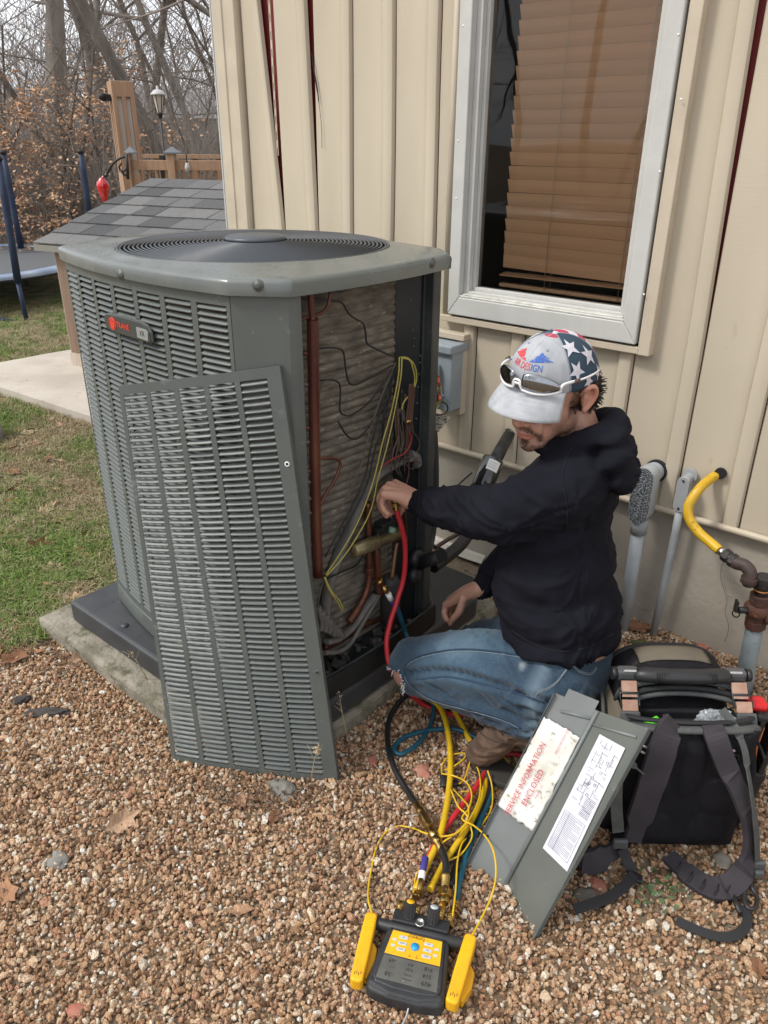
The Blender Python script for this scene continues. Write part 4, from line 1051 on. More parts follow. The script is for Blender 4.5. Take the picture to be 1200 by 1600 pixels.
for ci, (a, b) in enumerate(cfr):
    for k in range(nr2):
        t = t0_+(k+.4)*tp; s = (a+b)/2
        p = lp_pt(s, t); x = (lp_pt(b, t)-lp_pt(a, t)); w_ = x.length; x.normalize()
        zz = (lp_pt(s, t+.02)-lp_pt(s, t)).normalized(); y = zz.cross(x).normalized(); zz = x.cross(y)
        R = Matrix((x*(w_/lw), y, zz)).transposed().to_4x4(); M = Mi @ (Matrix.Translation(p) @ R) @ Matrix.Rotation(RNG.gauss(0, .06), 4, 'X') @ Matrix.Rotation(RNG.gauss(0, .005), 4, 'Y')
        ls.append((-k if True else 0, ci, M))
ls.sort(key=lambda t: t[0])          # upper rows show largest
for i, (k, ci, M) in enumerate(ls):
    if i < 298: piece('louver', l2m, lean, M)
    else: rest.add([M @ Vector(v) for v in l2.v], l2.f, 0, True)
ro = rest.build('lowest_louvers', M_acp, lean, world=False); ro['kind'] = 'stuff'
# ------------------------------------------------------------------ yard behind: playhouse, deck, trampoline, woods
def wood(name, c, c2, **k): return mat(name, c, .75, col2=c2, scale=6, stretch=(6, 6, .5), bump=.4, bscale=60, bdist=.003, **k)
M_wood = wood('weathered timber', (.42, .27, .17), (.33, .20, .125)); M_post = wood('brown post', (.24, .16, .11), (.19, .125, .085)); M_postl = wood('pale post', (.52, .44, .36), (.42, .34, .27))
M_shing = ramp_mat('asphalt shingle', [(0, (.085, .087, .088)), (.3, (.125, .127, .128)), (.6, (.165, .165, .163)), (.85, (.20, .198, .193)), (1, (.11, .115, .12))], rough=.95, bump=.4, mottled=160)
M_fascia = mat('dusty fascia', (.23, .22, .19), .7)
M_iron2 = mat('black iron', (.015, .015, .016), .5)

PH_A = YAW-math.radians(25)
E0 = CF(-2.33, 5.37, .884)
ph = thing('playhouse', 'small timber playhouse with a grey shingle roof behind the air conditioner', 'playhouse', (E0.x, E0.y, 0), PH_A)
PM = MW[ph.name]
RL, RW, RR = 2.6, 1.2, .352      # length, run and rise of the roof
sl = math.hypot(RW, RR); th = math.atan2(RR, RW)
roofM = Matrix.Translation((0, 0, .884)) @ Matrix.Rotation(th, 4, 'X')
rf = MB(); rf.box2((0.01, .01, -.03), (RL, sl, -.002)); rfo = rf.build('roof', M_fascia, ph, world=False)
rfo.matrix_local = roofM
r_ = random.Random(3); nC = 7; ch = sl/nC
for c in range(nC):
    x = -r_.uniform(0, .12); k = 0
    while x < 2.2:
        w = r_.uniform(.19, .27); a, b = max(x, -.012), x+w-.004
        if b-a > .03:
            m1 = MB(); y0 = c*ch-.012; t = .0045+r_.uniform(0, .004)
            # lapped: the lower edge rides on the course below
            vs = [(a, y0, .004+t), (b, y0, .004+t), (b, y0+ch+.02, .001), (a, y0+ch+.02, .001), (a, y0, .003), (b, y0, .003), (b, y0+ch+.02, -.001), (a, y0+ch+.02, -.001)]
            m1.add(vs, [(0, 1, 2, 3), (7, 6, 5, 4), (0, 4, 5, 1), (1, 5, 6, 2), (2, 6, 7, 3), (3, 7, 4, 0)])
            me = m1.mesh('shingle', M_shing); piece('shingle', me, rfo)
        x += w; k += 1
m1 = MB(); m1.box2((-.01, -.012, .835), (RL, .012, .876)); m1.build('fascia', M_fascia, ph, world=False)
# gable end, posts, sills in the playhouse frame
pb = PM.inverted() @ CF(-2.20, 5.36, 0)
m1 = MB(); m1.box((pb.x+.03, pb.y+.06, .44), (.085, .12, .80)); m1.build('post', M_post, ph, world=False, bevel=.004)
m1 = MB(); m1.box((pb.x-.0145, pb.y+.06, .44), (.004, .12, .80)); m1.build('post_light_side', M_postl, ph, world=False)  # paler plate puts the light side of the post into the colour
m1 = MB(); m1.box((pb.x+.03, pb.y+RW*.85, .44), (.085, .10, .80)); m1.build('post', M_post, ph, world=False)
m1 = MB(); m1.box((1.9, pb.y+.06, .44), (.09, .12, .80)); m1.build('post', M_post, ph, world=False)
m1 = MB(); m1.box2((pb.x-.02, pb.y-.01, .06), (2.0, pb.y+.03, .15)); m1.box2((pb.x-.02, pb.y+.03, .06), (pb.x+.03, pb.y+1.1, .15)); m1.build('sill', M_postl, ph, world=False)
m1 = MB(); m1.box2((pb.x+.08, pb.y+.03, .15), (1.9, pb.y+.05, .24)); m1.build('side_board', M_wood, ph, world=False)
m1 = MB(); m1.box2((pb.x-.03, pb.y+.02, .76), (pb.x+.02, pb.y+1.15, .84)); m1.build('beam', M_postl, ph, world=False)

# deck column, rails, lamp, feeder
YD = 7.5
def cbox(mb, x0, y0, x1, y1, yc, d=.1):
    """box whose face spans the given picture corners, yc metres ahead, d deep"""
    a = PC((x0+x0)/2, y0, yc); b = PC(x1, y1, yc); 
    R = Matrix.Rotation(YAW, 3, 'Z'); c = (a+b)/2; dl = R.inverted() @ (b-a)
    mb.box(c+R @ Vector((0, d/2, 0)), (abs(dl.x), d, abs(dl.z)), R)
cl = thing('deck_column', 'tall square timber column with rounded light slots rising beside the deck rail', 'column', tuple(CF(-2.285, 7.5, 0)), YAW+math.radians(28))
Cw = .185
m1 = MB(); m1.box((0, 0, .62), (Cw, Cw, 1.24)); m1.box((0, 0, 1.895), (Cw, Cw, .12)); m1.build('column_block', M_wood, cl, world=False, bevel=.004)
for sx in (-1, 1):
    for sy in (-1, 1):
        m1 = MB(); m1.box((sx*(Cw/2-.018), sy*(Cw/2-.018), 1.54), (.036, .036, .60)); m1.build('corner_strip', M_wood, cl, world=False)
for (x, y) in ((0, -1), (-1, 0), (1, 0), (0, 1)):
    m1 = MB(); m1.box((x*(Cw/2-.012), y*(Cw/2-.012), 1.54), (.03 if x == 0 else .024, .03 if y == 0 else .024, .60)); m1.build('slot_bar', M_wood, cl, world=False)
m1 = MB(); m1.box((0, 0, 1.54), (Cw-.07, Cw-.07, .60)); m1.build('light_panel', mat('frosted panel', (.62, .60, .56), .5), cl, world=False)
m1 = MB(); m1.box((-Cw/2-.03, 0, 1.83), (.06, .05, .05)); m1.cyl((-Cw/2-.05, 0, 1.83), (-Cw/2-.10, -.01, 1.84), .035, 10, r2=.02); m1.build('spot_lamp', M_iron2, cl, world=False)
dkk = thing('deck_railing', 'timber deck railing with square pickets and dark pyramid post caps', 'railing', tuple(CF(-1.6, 7.2, 0)), YAW)
m1 = MB(); cbox(m1, 200, 250, 362, 267, 7.0, .04); m1.build('rail', M_wood, dkk, bevel=.003)
m1 = MB(); cbox(m1, 222, 241, 362, 248, 8.2, .14); m1.build('rail', M_wood, dkk)
m1 = MB(); cbox(m1, 200, 296, 362, 306, 7.05, .04); m1.build('rail', M_wood, dkk)
for (x0, x1, top) in ((197, 211, 238), (259, 279, 238)):
    m1 = MB(); cbox(m1, x0, top, x1, 320, 6.96, .10); po_ = m1.build('post', M_wood, dkk, bevel=.003)
    c_ = PC((x0+x1)/2, top, 7.01); w_ = (x1-x0)/1200*6.6/2+.008; R = Matrix.Rotation(YAW, 3, 'Z')
    q_ = MB(); q_.add([c_+R @ Vector(v) for v in ((-w_, -w_, 0), (w_, -w_, 0), (w_, w_, 0), (-w_, w_, 0), (0, 0, .045), (-w_, -w_, -.012), (w_, -w_, -.012), (w_, w_, -.012), (-w_, w_, -.012))], [(0, 1, 4), (1, 2, 4), (2, 3, 4), (3, 0, 4), (5, 6, 1, 0), (6, 7, 2, 1), (7, 8, 3, 2), (8, 5, 0, 3)]); q_.build('cap', mat('grey post cap', (.13, .14, .15), .5), po_)
for x in range(218, 360, 13):
    if 258 < x < 282: continue
    m1 = MB(); cbox(m1, x, 266, x+6.5, 300, 7.04, .03); m1.build('picket', M_wood, dkk)
for x in (240, 300, 338):
    m1 = MB(); cbox(m1, x, 247, x+12, 300, 8.25, .09); m1.build('post', M_wood, dkk)
lamp = thing('garden_lamp', 'black garden lamp with tapered glass lantern on a thin pole by the deck', 'lamp', tuple(CF(-1.85, 7.1, 0)))
L0 = PC(250, 178, 7.1); L1 = PC(257, 283, 7.1)
m1 = MB(); m1.cyl((L0.x, L0.y, L0.z), (L0.x, L0.y, .3), .009, 8); m1.build('pole', M_iron2, lamp)
z0 = L0.z; m1 = MB(); m1.lathe([(.012, -.03), (.025, 0), (.022, .01)], Matrix.Translation((L0.x, L0.y, z0)), 10); m1.build('socket', M_iron2, lamp)
m1 = MB(); m1.lathe([(.022, .01), (.046, .135)], Matrix.Translation((L0.x, L0.y, z0)), 6, smooth=False); m1.build('glass', mat('lamp glass', (.55, .50, .42), .3), lamp)
for k in range(6):
    a = k*math.pi/3; m1 = MB(); m1.bar((L0.x+.023*math.cos(a), L0.y+.023*math.sin(a), z0+.01), (L0.x+.048*math.cos(a), L0.y+.048*math.sin(a), z0+.138), .005, .005); m1.build('lantern_bar', M_iron2, lamp)
m1 = MB(); m1.lathe([(.062, .136), (.058, .146), (.035, .17), (.010, .18), (.010, .20), (0, .205)], Matrix.Translation((L0.x, L0.y, z0)), 16); m1.build('lamp_cap', mat('lamp cap', (.45, .45, .44), .5), lamp)
m1 = MB(); m1.box((L0.x, L0.y-.03, 1.28), (.03, .05, .22), Matrix.Rotation(YAW, 3, 'Z')); m1.build('bracket', M_iron2, lamp)
fd_ = thing('bird_feeder', 'red glass hanging bird feeder on a curled iron bracket by the deck post', 'bird feeder', tuple(CF(-2.3, 6.9, 1.1)))
yc = 6.9
m1 = MB(); m1.tube(crom([PC(199, 245, yc), PC(190, 246, yc), PC(178, 254, yc), PC(170, 265, yc), PC(166, 275, yc), PC(161, 272, yc)], 5), .010, 8); m1.tube([PC(198, 240, yc), PC(200, 280, yc)], .012, 8)
m1.tube(crom([PC(199, 262, yc), PC(192, 268, yc), PC(186, 262, yc), PC(190, 255, yc)], 4), .008, 6); m1.tube(crom([PC(199, 275, yc), PC(193, 272, yc), PC(190, 266, yc)], 4), .010, 6); m1.build('bracket', M_iron2, fd_)
f0 = PC(164.5, 318, yc); m1 = MB(); m1.lathe([(0, 0), (.012, .0), (.022, .02), (.045, .10), (.052, .14), (.045, .165), (.025, .185), (.02, .20)], Matrix.Translation(f0), 16); m1.build('bottle', mat('red glass', (.55, .01, .015), .12, spec=.8, coat=.5), fd_)
m1 = MB(); m1.tube([f0+Vector((0, 0, .20)), PC(165, 272, yc)], .004, 5); m1.lathe([(.018, -.014), (.02, 0), (.008, .004)], Matrix.Translation(f0), 10); m1.build('hanger', M_white, fd_)
jar = thing('hanging_jar', 'little clear jar lantern hanging from the deck rail', 'lantern', tuple(PC(293, 262, 6.9)))
j0 = PC(293, 262, 6.93); m1 = MB(); m1.lathe([(0, -.03), (.02, -.028), (.022, .01), (.014, .025), (.014, .035)], Matrix.Translation(j0), 12); m1.build('jar', mat('cloudy glass', (.5, .5, .48), .2), jar)
m1 = MB(); m1.tube([j0+Vector((0, 0, .03)), j0+Vector((0, 0, .10)), j0+Vector((-.01, 0, .12))], .005, 5); m1.build('hanger', M_iron2, jar)

# trampoline
tz = .34
tc_ = CF(-4.70, 8.35, 0)
tr_ = thing('trampoline', 'round trampoline with navy sleeves on its poles at the wood edge', 'trampoline', tuple(tc_), YAW)
TR = 1.50
M_navy = mat('navy sleeve', (.010, .022, .055), .6, col2=(.016, .032, .075), scale=20); M_mat_ = mat('trampoline mat', (.10, .105, .11), .8); M_pad = mat('blue rim pad', (.16, .22, .34), .5, col2=(.36, .41, .48), scale=3)
m1 = MB(); m1.lathe([(0, tz), (TR-.12, tz)], None, 40, caps=False); m1.build('mat', M_mat_, tr_, world=False)
m1 = MB(); m1.lathe([(TR-.13, tz+.004), (TR-.11, tz+.018), (TR-.02, tz+.02), (TR+.02, tz+.0), (TR+.015, tz-.03)], None, 40, caps=False); m1.build('rim_pad', M_pad, tr_, world=False)
m1 = MB(); m1.tube([(TR*math.cos(t), TR*math.sin(t), tz-.03) for t in [k*math.pi/20 for k in range(40)]], .02, 8, closed=True); m1.build('ring', M_iron2, tr_, world=False)
Ti = MW[tr_.name].inverted()
for (xa, ya, xb, yb, yc) in ((5, 240, 33, 388, 9.2), (-2, 250, 28, 441, 7.15), (126, 239, 141, 340, 9.1)):
    a, b = PC(xa, ya, yc), PC(xb, yb, yc); m1 = MB(); m1.tube([a, a*.7+b*.3, a*.35+b*.65, b], [.026, .034, .031, .034], 10); m1.build('pole', M_navy, tr_); m1 = MB(); m1.cyl(a-Vector((0, 0, .002)), a+Vector((0, 0, .03)), .034, 10); m1.build('pole_cap', M_iron2, tr_)
m1 = MB(); m1.tube([PC(28, 441, 7.15), PC(43, 507, 7.15)], .022, 8); m1.build('leg', M_navy, tr_)
m1 = MB(); m1.tube([PC(44, 507, 7.15), PC(0, 499, 7.1), PC(-40, 494, 7.1)], .02, 8); m1.build('foot_rail', M_navy, tr_)
m1 = MB(); m1.tube(crom([PC(40, 434, 9.0), PC(42, 448, 9), PC(48, 456, 9), PC(80, 452, 9), PC(112, 448, 9)], 4), .02, 8); m1.build('foot_rail', M_iron2, tr_)

# sticks: many thin tapered branches in one mesh
def sticks(name, A, B, RA, RB, m, parent=None, n=3):
    A = np.array(A, dtype=float).reshape(-1, 3); B = np.array(B, dtype=float).reshape(-1, 3); RA = np.array(RA).reshape(-1, 1); RB = np.array(RB).reshape(-1, 1)
    D = B-A; D /= np.linalg.norm(D, axis=1, keepdims=True)+1e-9
    ref = np.where(np.abs(D[:, 2:3]) < .9, np.array([[0, 0, 1.]]), np.array([[1., 0, 0]]))
    X = np.cross(D, ref); X /= np.linalg.norm(X, axis=1, keepdims=True); Y = np.cross(D, X)
    V = []
    for (P, R) in ((A, RA), (B, RB)):
        for k in range(n):
            a = 2*math.pi*k/n; V.append(P+(X*math.cos(a)+Y*math.sin(a))*R)
    V = np.stack(V, 1).reshape(-1, 3); cnt = len(A)
    base = np.arange(cnt)[:, None]*(2*n)
    F = np.concatenate([base+np.array([[k, (k+1) % n, n+(k+1) % n, n+k]]) for k in range(n)], 1).reshape(-1, 4)
    me = bpy.data.meshes.new(name); me.vertices.add(len(V)); me.vertices.foreach_set('co', V.ravel())
    me.loops.add(F.size); me.loops.foreach_set('vertex_index', F.ravel()); me.polygons.add(len(F)); me.polygons.foreach_set('loop_start', np.arange(len(F))*4); me.polygons.foreach_set('loop_total', np.full(len(F), 4))
    me.materials.append(m); me.update(calc_edges=True); me.validate()
    if parent is None:
        o = bpy.data.objects.new(name, me); COL.objects.link(o); return o
    return piece(name, me, parent)
M_bark = mat('grey bark', (.27, .24, .21), .9, col2=(.17, .15, .13), scale=9, stretch=(1, 1, .25), bump=.8, bscale=30, bdist=.02)
M_bark2 = mat('dark bark', (.16, .135, .115), .9, col2=(.10, .085, .073), scale=9, stretch=(1, 1, .25), bump=.6, bscale=30, bdist=.02)
M_twig = mat('twigs', (.22, .185, .16), .9, col2=(.30, .26, .225), scale=.6)
def grow(r, p, d, L, rad, lvl, big, small, maxl, spread=.5):
    n = 4 if lvl < 2 else 3
    for k in range(n):
        d2 = (d+Vector((r.gauss(0, .11), r.gauss(0, .11), r.gauss(0, .05)+(.03 if lvl else 0)))).normalized()
        q = p+d2*(L/n); r2 = rad*(1-.16)
        (big if lvl < 2 else small).append((tuple(p), tuple(q), rad, r2))
        p, d, rad = q, d2, r2
        if lvl < maxl and (k > 0 or lvl > 0):
            for _ in range(2 if lvl < maxl-1 else 2):
                if r.random() < .8:
                    s_ = Vector((r.gauss(0, 1), r.gauss(0, 1), r.gauss(.15, .5))).normalized()
                    grow(r, p, (d*(1-spread)+s_*spread*1.2).normalized(), L*r.uniform(.42, .66), rad*r.uniform(.35, .6), lvl+1, big, small, maxl, spread)
def tree_protos(seed, h, r0, maxl=3, bark=None, spread=.5):
    r = random.Random(seed); big, small = [], []
    p = Vector((0, 0, -.3)); d = Vector((r.gauss(0, .04), r.gauss(0, .04), 1)).normalized()
    grow(r, p, d, h, r0, 0, big, small, maxl, spread)
    z = lambda L: ([a[0] for a in L], [a[1] for a in L], [a[2] for a in L], [max(.0015, a[3]) for a in L])
    col0 = sticks('trunk', *z(big), bark or M_bark, None, 7); col1 = sticks('crown', *z(small), M_twig, None, 3)
    a, b = col0.data, col1.data; bpy.data.objects.remove(col0); bpy.data.objects.remove(col1); return a, b
TP = [tree_protos(21, 8.5, .15, 3), tree_protos(22, 7.5, .085, 3, M_bark2), tree_protos(23, 9, .11, 3), tree_protos(24, 6, .05, 3, M_bark2, .6), tree_protos(25, 9.5, .13, 3, M_bark2)]
def put_tree(k, loc, rz, sc, label, group=None, lean=(0, 0), name='tree'):
    M = Matrix.Translation(loc) @ Matrix.Rotation(lean[0], 4, 'X') @ Matrix.Rotation(lean[1], 4, 'Y') @ Matrix.Rotation(rz, 4, 'Z') @ Matrix.Scale(sc, 4)
    t = thing(name, label, 'tree', M=M, group=group)
    piece('trunk', TP[k][0], t); piece('crown', TP[k][1], t); return t
def colx(px, yc): return tuple(CF(PC(px, 300, yc).dot(Vector((math.cos(YAW), math.sin(YAW), 0))), yc, 0))
put_tree(0, colx(128, 11.5), .4, 1.0, 'thick pale grey tree trunk forking high up, behind the deck column')
put_tree(4, colx(205, 12.5), 1.9, .8, 'dark leaning tree directly above the deck column')
put_tree(2, colx(150, 14), 2.6, .75, 'slim straight grey tree between the thick pale trunk and the dark leaning one')
put_tree(1, colx(338, 10.5), 4.0, 1.1, 'dark bare tree beside the corner of the house', lean=(0, .06))
put_tree(2, colx(70, 15), 5.1, .9, 'leaning bare tree left of the thick pale trunk', lean=(.1, -.12))
r_ = random.Random(17); grp = 'bare trees in the woods'
for i in range(26):
    yc = r_.uniform(13, 34); px = r_.uniform(-120, 430)
    put_tree(r_.choice((1, 2, 3, 4, 1)), colx(px, yc), r_.uniform(0, 6.28), r_.uniform(.7, 1.15), 'bare winter tree standing in the woods beyond the yard', grp, (r_.gauss(0, .05), r_.gauss(0, .05)))
for i in range(16):
    yc = r_.uniform(9.8, 13.5); px = r_.uniform(-80, 380)
    put_tree(3, colx(px, yc), r_.uniform(0, 6.28), r_.uniform(.28, .6), 'thin bare sapling at the wood edge', 'saplings at the wood edge', (r_.gauss(0, .1), r_.gauss(0, .1)), 'sapling')
# trees behind the viewer, seen in the window glass and the sunglasses
for i in range(24):
    x = r_.uniform(-22, 5); y = r_.uniform(-24, -11)
    put_tree(r_.choice((0, 2, 4, 1)), (x, y, 0), r_.uniform(0, 6.28), r_.uniform(.8, 1.2), 'bare tree in front of the house that the window glass mirrors', 'trees mirrored in the window')
# undergrowth and the grey mass of the far wood
A, B, RA, RB = [], [], [], []
for i in range(9000):
    yc = r_.uniform(9.9, 22); w = .42*yc
    c = CF(r_.uniform(-w*1.45, -w*.25), yc, 0); h = r_.uniform(.3, 2.4); a = Vector((c.x, c.y, r_.uniform(0, .4)))
    d = Vector((r_.gauss(0, .35), r_.gauss(0, .35), 1)).normalized(); b = a+d*h*.5; rr = r_.uniform(.002, .007)
    A += [a, b]; e = b+(d+Vector((r_.gauss(0, .3), r_.gauss(0, .3), 0))).normalized()*h*.5; B += [b, e]; RA += [rr, rr*.7]; RB += [rr*.7, rr*.3]
    for _ in range(2):
        q = b+Vector((r_.gauss(0, .25), r_.gauss(0, .25), r_.uniform(.05, .4))); A.append(b); B.append(q); RA.append(rr*.5); RB.append(rr*.2)
tag(sticks('undergrowth', A, B, RA, RB, M_twig), kind='stuff')
A, B, RA, RB = [], [], [], []
for i in range(8500):
    yc = r_.uniform(30, 60); c = CF(r_.uniform(-.66*yc, -.05*yc), yc, 0); z = r_.uniform(0, 9)*r_.uniform(.4, 1)
    a = Vector((c.x, c.y, z)); d = Vector((r_.gauss(0, .5), r_.gauss(0, .5), r_.uniform(.2, 1))).normalized(); rr = r_.uniform(.008, .028)
    b = a+d*r_.uniform(.8, 2.6); A.append(a); B.append(b); RA.append(rr); RB.append(rr*.4)
tag(sticks('far_woods', A, B, RA, RB, mat('far twigs', (.25, .22, .20), .95)), kind='stuff')
# saplings that keep their copper leaves
M_cop = ramp_mat('copper leaf', [(0, (.26, .12, .055)), (.4, (.42, .21, .10)), (.7, (.55, .31, .17)), (1, (.62, .40, .24))], rough=.8, bump=0, mottled=4)
M_cops = [mat('copper leaves', (.62, .37, .22), .8, col2=(.44, .235, .13), scale=9), mat('pale copper leaves', (.72, .50, .33), .8, col2=(.55, .34, .20), scale=9)]
def leafy(name, base, h, w, n, mt, seed, label, band=(0.25, 1)):
    r = random.Random(seed); t = thing(name, label, 'sapling', base)
    big, small = [], []; z = lambda L: ([a[0] for a in L], [a[1] for a in L], [a[2] for a in L], [a[3] for a in L])
    big.append(((0, 0, 0), (.05, 0, h*.5), .022, .016)); big.append(((.05, 0, h*.5), (.02, .05, h), .016, .005)); mb = MB()
    for k in range(30):
        zz = h*r.uniform(*band); a = r.uniform(0, 6.28); L = w*r.uniform(.5, 1); p = Vector((.03, 0, zz)); q = p+Vector((math.cos(a)*L, math.sin(a)*L, L*r.uniform(-.1, .45)))
        m_ = (p+q)/2+Vector((0, 0, .06)); small += [(tuple(p), tuple(m_), .007, .005), (tuple(m_), tuple(q), .005, .002)]
        for j in range(n//30):
            f = r.uniform(.25, 1.05); c = (p*(1-f)+q*f)+Vector((r.gauss(0, .07), r.gauss(0, .07), r.gauss(.02, .045)))
            s_ = r.uniform(.018, .034); R = Matrix.Rotation(r.uniform(0, 6.28), 3, 'Z') @ Matrix.Rotation(r.gauss(0, .9), 3, 'X') @ Matrix.Rotation(r.gauss(0, .6), 3, 'Y')
            mb.add([c+R @ Vector(v)*s_ for v in ((-1, 0, 0), (-.2, -.55, .12), (1, 0, -.1), (-.1, .55, .2))], [(0, 1, 2), (0, 2, 3)], r.random() < .4)
    o1 = sticks('trunk', *z(big), M_bark2, t, 5); sticks('branches', *z(small), M_twig, t, 3)
    mb.build('foliage', [mt[0], mt[1]], t, world=False)
for i, (px, yc, h, w, n, band, lab) in enumerate(((20, 10.3, 2.0, .95, 1150, (.45, .95), 'sapling holding copper brown leaves above the trampoline'), (105, 10.8, 2.1, 1.0, 1150, (.5, .95), 'sapling holding copper brown leaves left of the deck column'),
        (60, 9.9, 1.2, .8, 850, (.25, .95), 'low sapling with pale copper leaves behind the trampoline'), (235, 10.6, 1.9, .8, 560, (.45, .95), 'copper leaved sapling behind the garden lamp'), (175, 11.2, 2.6, .7, 380, (.55, .95), 'tall copper leaved sapling behind the deck column'), (-30, 9.8, 1.7, .9, 700, (.2, .9), 'sapling with copper leaves at the edge of the picture'))):
    leafy('leafy_sapling', colx(px, yc), h, w, n, M_cops if i != 2 else M_cops[::-1], 50+i, lab, band)
# pale house far off through the trees
fh = thing('distant_house', 'pale house roof far off through the bare trees', 'house', tuple(CF(-8.6, 38, 0)), YAW+.3)
m1 = MB(); m1.box((0, 0, 1.2), (5, 4, 2.4)); m1.build('wall', mat('far wall', (.34, .33, .31), .9), fh, world=False)
m1 = MB(); m1.add([(-2.7, -2.3, 2.35), (2.7, -2.3, 2.35), (2.7, 2.3, 2.35), (-2.7, 2.3, 2.35), (-2.7, 0, 3.6), (2.7, 0, 3.6)], [(0, 1, 5, 4), (2, 3, 4, 5), (0, 4, 3), (1, 2, 5), (3, 2, 1, 0)]); m1.build('roof', mat('far roof', (.30, .29, .29), .9), fh, world=False)
m1 = MB(); m1.box((-.8, -2.02, 1.3), (.8, .03, 1.0)); m1.build('window', M_roomd, fh, world=False)
m1 = MB(); m1.box((1.2, -2.02, 1.3), (.8, .03, 1.0)); m1.build('window', M_roomd, fh, world=False)
# ------------------------------------------------------------------ things on the gravel
M_hy = mat('yellow hose rubber', (.72, .46, .015), .38, col2=(.60, .38, .02), scale=30); M_hr = mat('red hose rubber', (.52, .025, .035), .38); M_hb = mat('teal hose rubber', (.012, .085, .13), .4)
M_hk = mat('black hose rubber', (.014, .014, .016), .42); M_ty = mat('yellow tool plastic', (.85, .45, .008), .42, col2=(.72, .36, .01), scale=20, spots=(.3, .17, .02), sscale=60, slo=.68, shi=.74)
M_tb = mat('black tool rubber', (.022, .023, .025), .5, col2=(.032, .033, .035), scale=25, spots=(.12, .10, .08), sscale=60, slo=.70, shi=.76)
M_purple = mat('purple sleeve', (.05, .035, .22), .5)
def hose(label, pts, r, m, color, n=12, k=8):
    """points: (px, py, z) on the ground or (px, py, None, U)"""
    pts = [(p[0], p[1], max(p[2], .020)) if len(p) == 3 else p for p in pts]
    P = [PX(p[0], p[1], z=p[2]) if len(p) == 3 else PX(p[0], p[1], U=p[3]) for p in pts]
    C_ = crom(P, k); t = thing('hose', label, 'hose', tuple(P[-1]))
    mb = MB(); mb.tube(C_, r, n); mb.build('tube', m, t); return t, C_
def fitting(t, a, b, scale=1, name='brass_fitting'):
    d = (b-a); L = d.length; M = Matrix.Translation(a) @ d.to_track_quat('Z', 'Y').to_matrix().to_4x4(); s = scale
    mb = MB(); mb.lathe([(.007*s, 0), (.0085*s, L*.05), (.0085*s, L*.3), (.0065*s, L*.33)], M, 14); mb.lathe([(.0115*s, L*.33), (.0115*s, L*.62)], M, 6, smooth=False); mb.lathe([(.008*s, L*.62), (.008*s, L*.75), (.0105*s, L*.78), (.0105*s, L)], M, 14)
    return mb.build(name, M_brass, t, bevel=.0006)
# upper runs into the unit
h1, c1 = hose('red hose hanging from the hand down out of the open unit, running under the knee', [(619, 797, None, -1.165), (627, 822, None, -1.155), (633, 855, None, -1.15), (631, 900, None, -1.15), (620, 940, None, -1.15), (609, 975, None, -1.14), (604, 1010, None, -1.12), (615, 1050, None, -1.08), (660, 1100, .012), (715, 1118, .012), (748, 1108, .02), (763, 1122, .02), (771, 1148, .014), (765, 1188, .016), (747, 1225, .03), (715, 1268, .03), (688, 1305, .022), (668, 1345, .02), (653, 1392, .03)], .0072, M_hr, 'red')
fitting(h1, c1[0]+Vector((-.006, 0, .03)), c1[0], .9); fitting(h1, c1[-1]-Vector((.0, -.012, 0)), c1[-1]+(c1[-1]-c1[-3]).normalized()*.02, .9)
h2, c2 = hose('teal hose coiled on the gravel, joined to the low port inside the unit', [(616, 938, None, -1.175), (626, 965, None, -1.16), (634, 990, None, -1.15), (645, 1020, None, -1.1), (665, 1060, .05), (676, 1095, .03), (675, 1125, .02), (657, 1158, .014), (628, 1178, .010), (616, 1170, .010), (632, 1152, .012), (672, 1141, .018), (714, 1140, .012), (748, 1157, .010), (767, 1187, .010), (768, 1235, .012), (752, 1280, .014), (733, 1325, .014), (720, 1370, .014), (712, 1412, .025)], .0066, M_hb, 'teal')
a = PX(592, 907, U=-1.185); b = PX(606, 927, U=-1.178)
mb = MB(); M_ = Matrix.Translation(a) @ (b-a).to_track_quat('Z', 'Y').to_matrix().to_4x4(); L = (b-a).length
mb.lathe([(.009, -.004), (.011, .002), (.011, .008), (.005, .010), (.005, L*.5), (.0085, L*.52), (.0085, L*.8), (.006, L)], M_, 12); mb.build('brass_fitting', M_brass, h2)
mb = MB(); mb.cyl(PX(606, 927, U=-1.176), PX(611, 937, U=-1.174), .0085, 12); mb.build('white_band', M_white, h2)
mb = MB(); mb.cyl(PX(611, 937, U=-1.175), PX(618, 950, U=-1.172), .0082, 12); mb.build('purple_sleeve', M_purple, h2)
fitting(h2, c2[-1]-(c2[-1]-c2[-4]).normalized()*.006, c2[-1]+(c2[-1]-c2[-4]).normalized()*.028, .95)
h3, c3 = hose('straight thick yellow hose running down over the tangle of cords', [(640, 1075, .03), (672, 1092, .04), (690, 1110, .04), (701, 1150, .03), (704, 1200, .032), (698, 1258, .036), (686, 1310, .036), (668, 1350, .03), (650, 1392, .035)], .0078, M_hy, 'yellow')
h4, c4 = hose('thick yellow hose curving right beside the red hose', [(660, 1072, .03), (690, 1088, .03), (708, 1108, .03), (728, 1145, .018), (752, 1190, .016), (758, 1228, .02), (742, 1272, .03), (716, 1315, .028), (692, 1352, .02), (672, 1390, .03)], .0074, M_hy, 'yellow')
h5, c5 = hose('black hose bowing left from under the knee to a brass valve', [(680, 1075, .03), (650, 1078, .025), (625, 1096, .014), (608, 1125, .010), (606, 1160, .010), (616, 1200, .012), (636, 1235, .02), (652, 1258, .035)], .0078, M_hk, 'black')
v0, v1 = c5[-1], PX(690, 1328, z=.045)
Mv = Matrix.Translation(v0) @ (v1-v0).to_track_quat('Z', 'Y').to_matrix().to_4x4(); L = (v1-v0).length
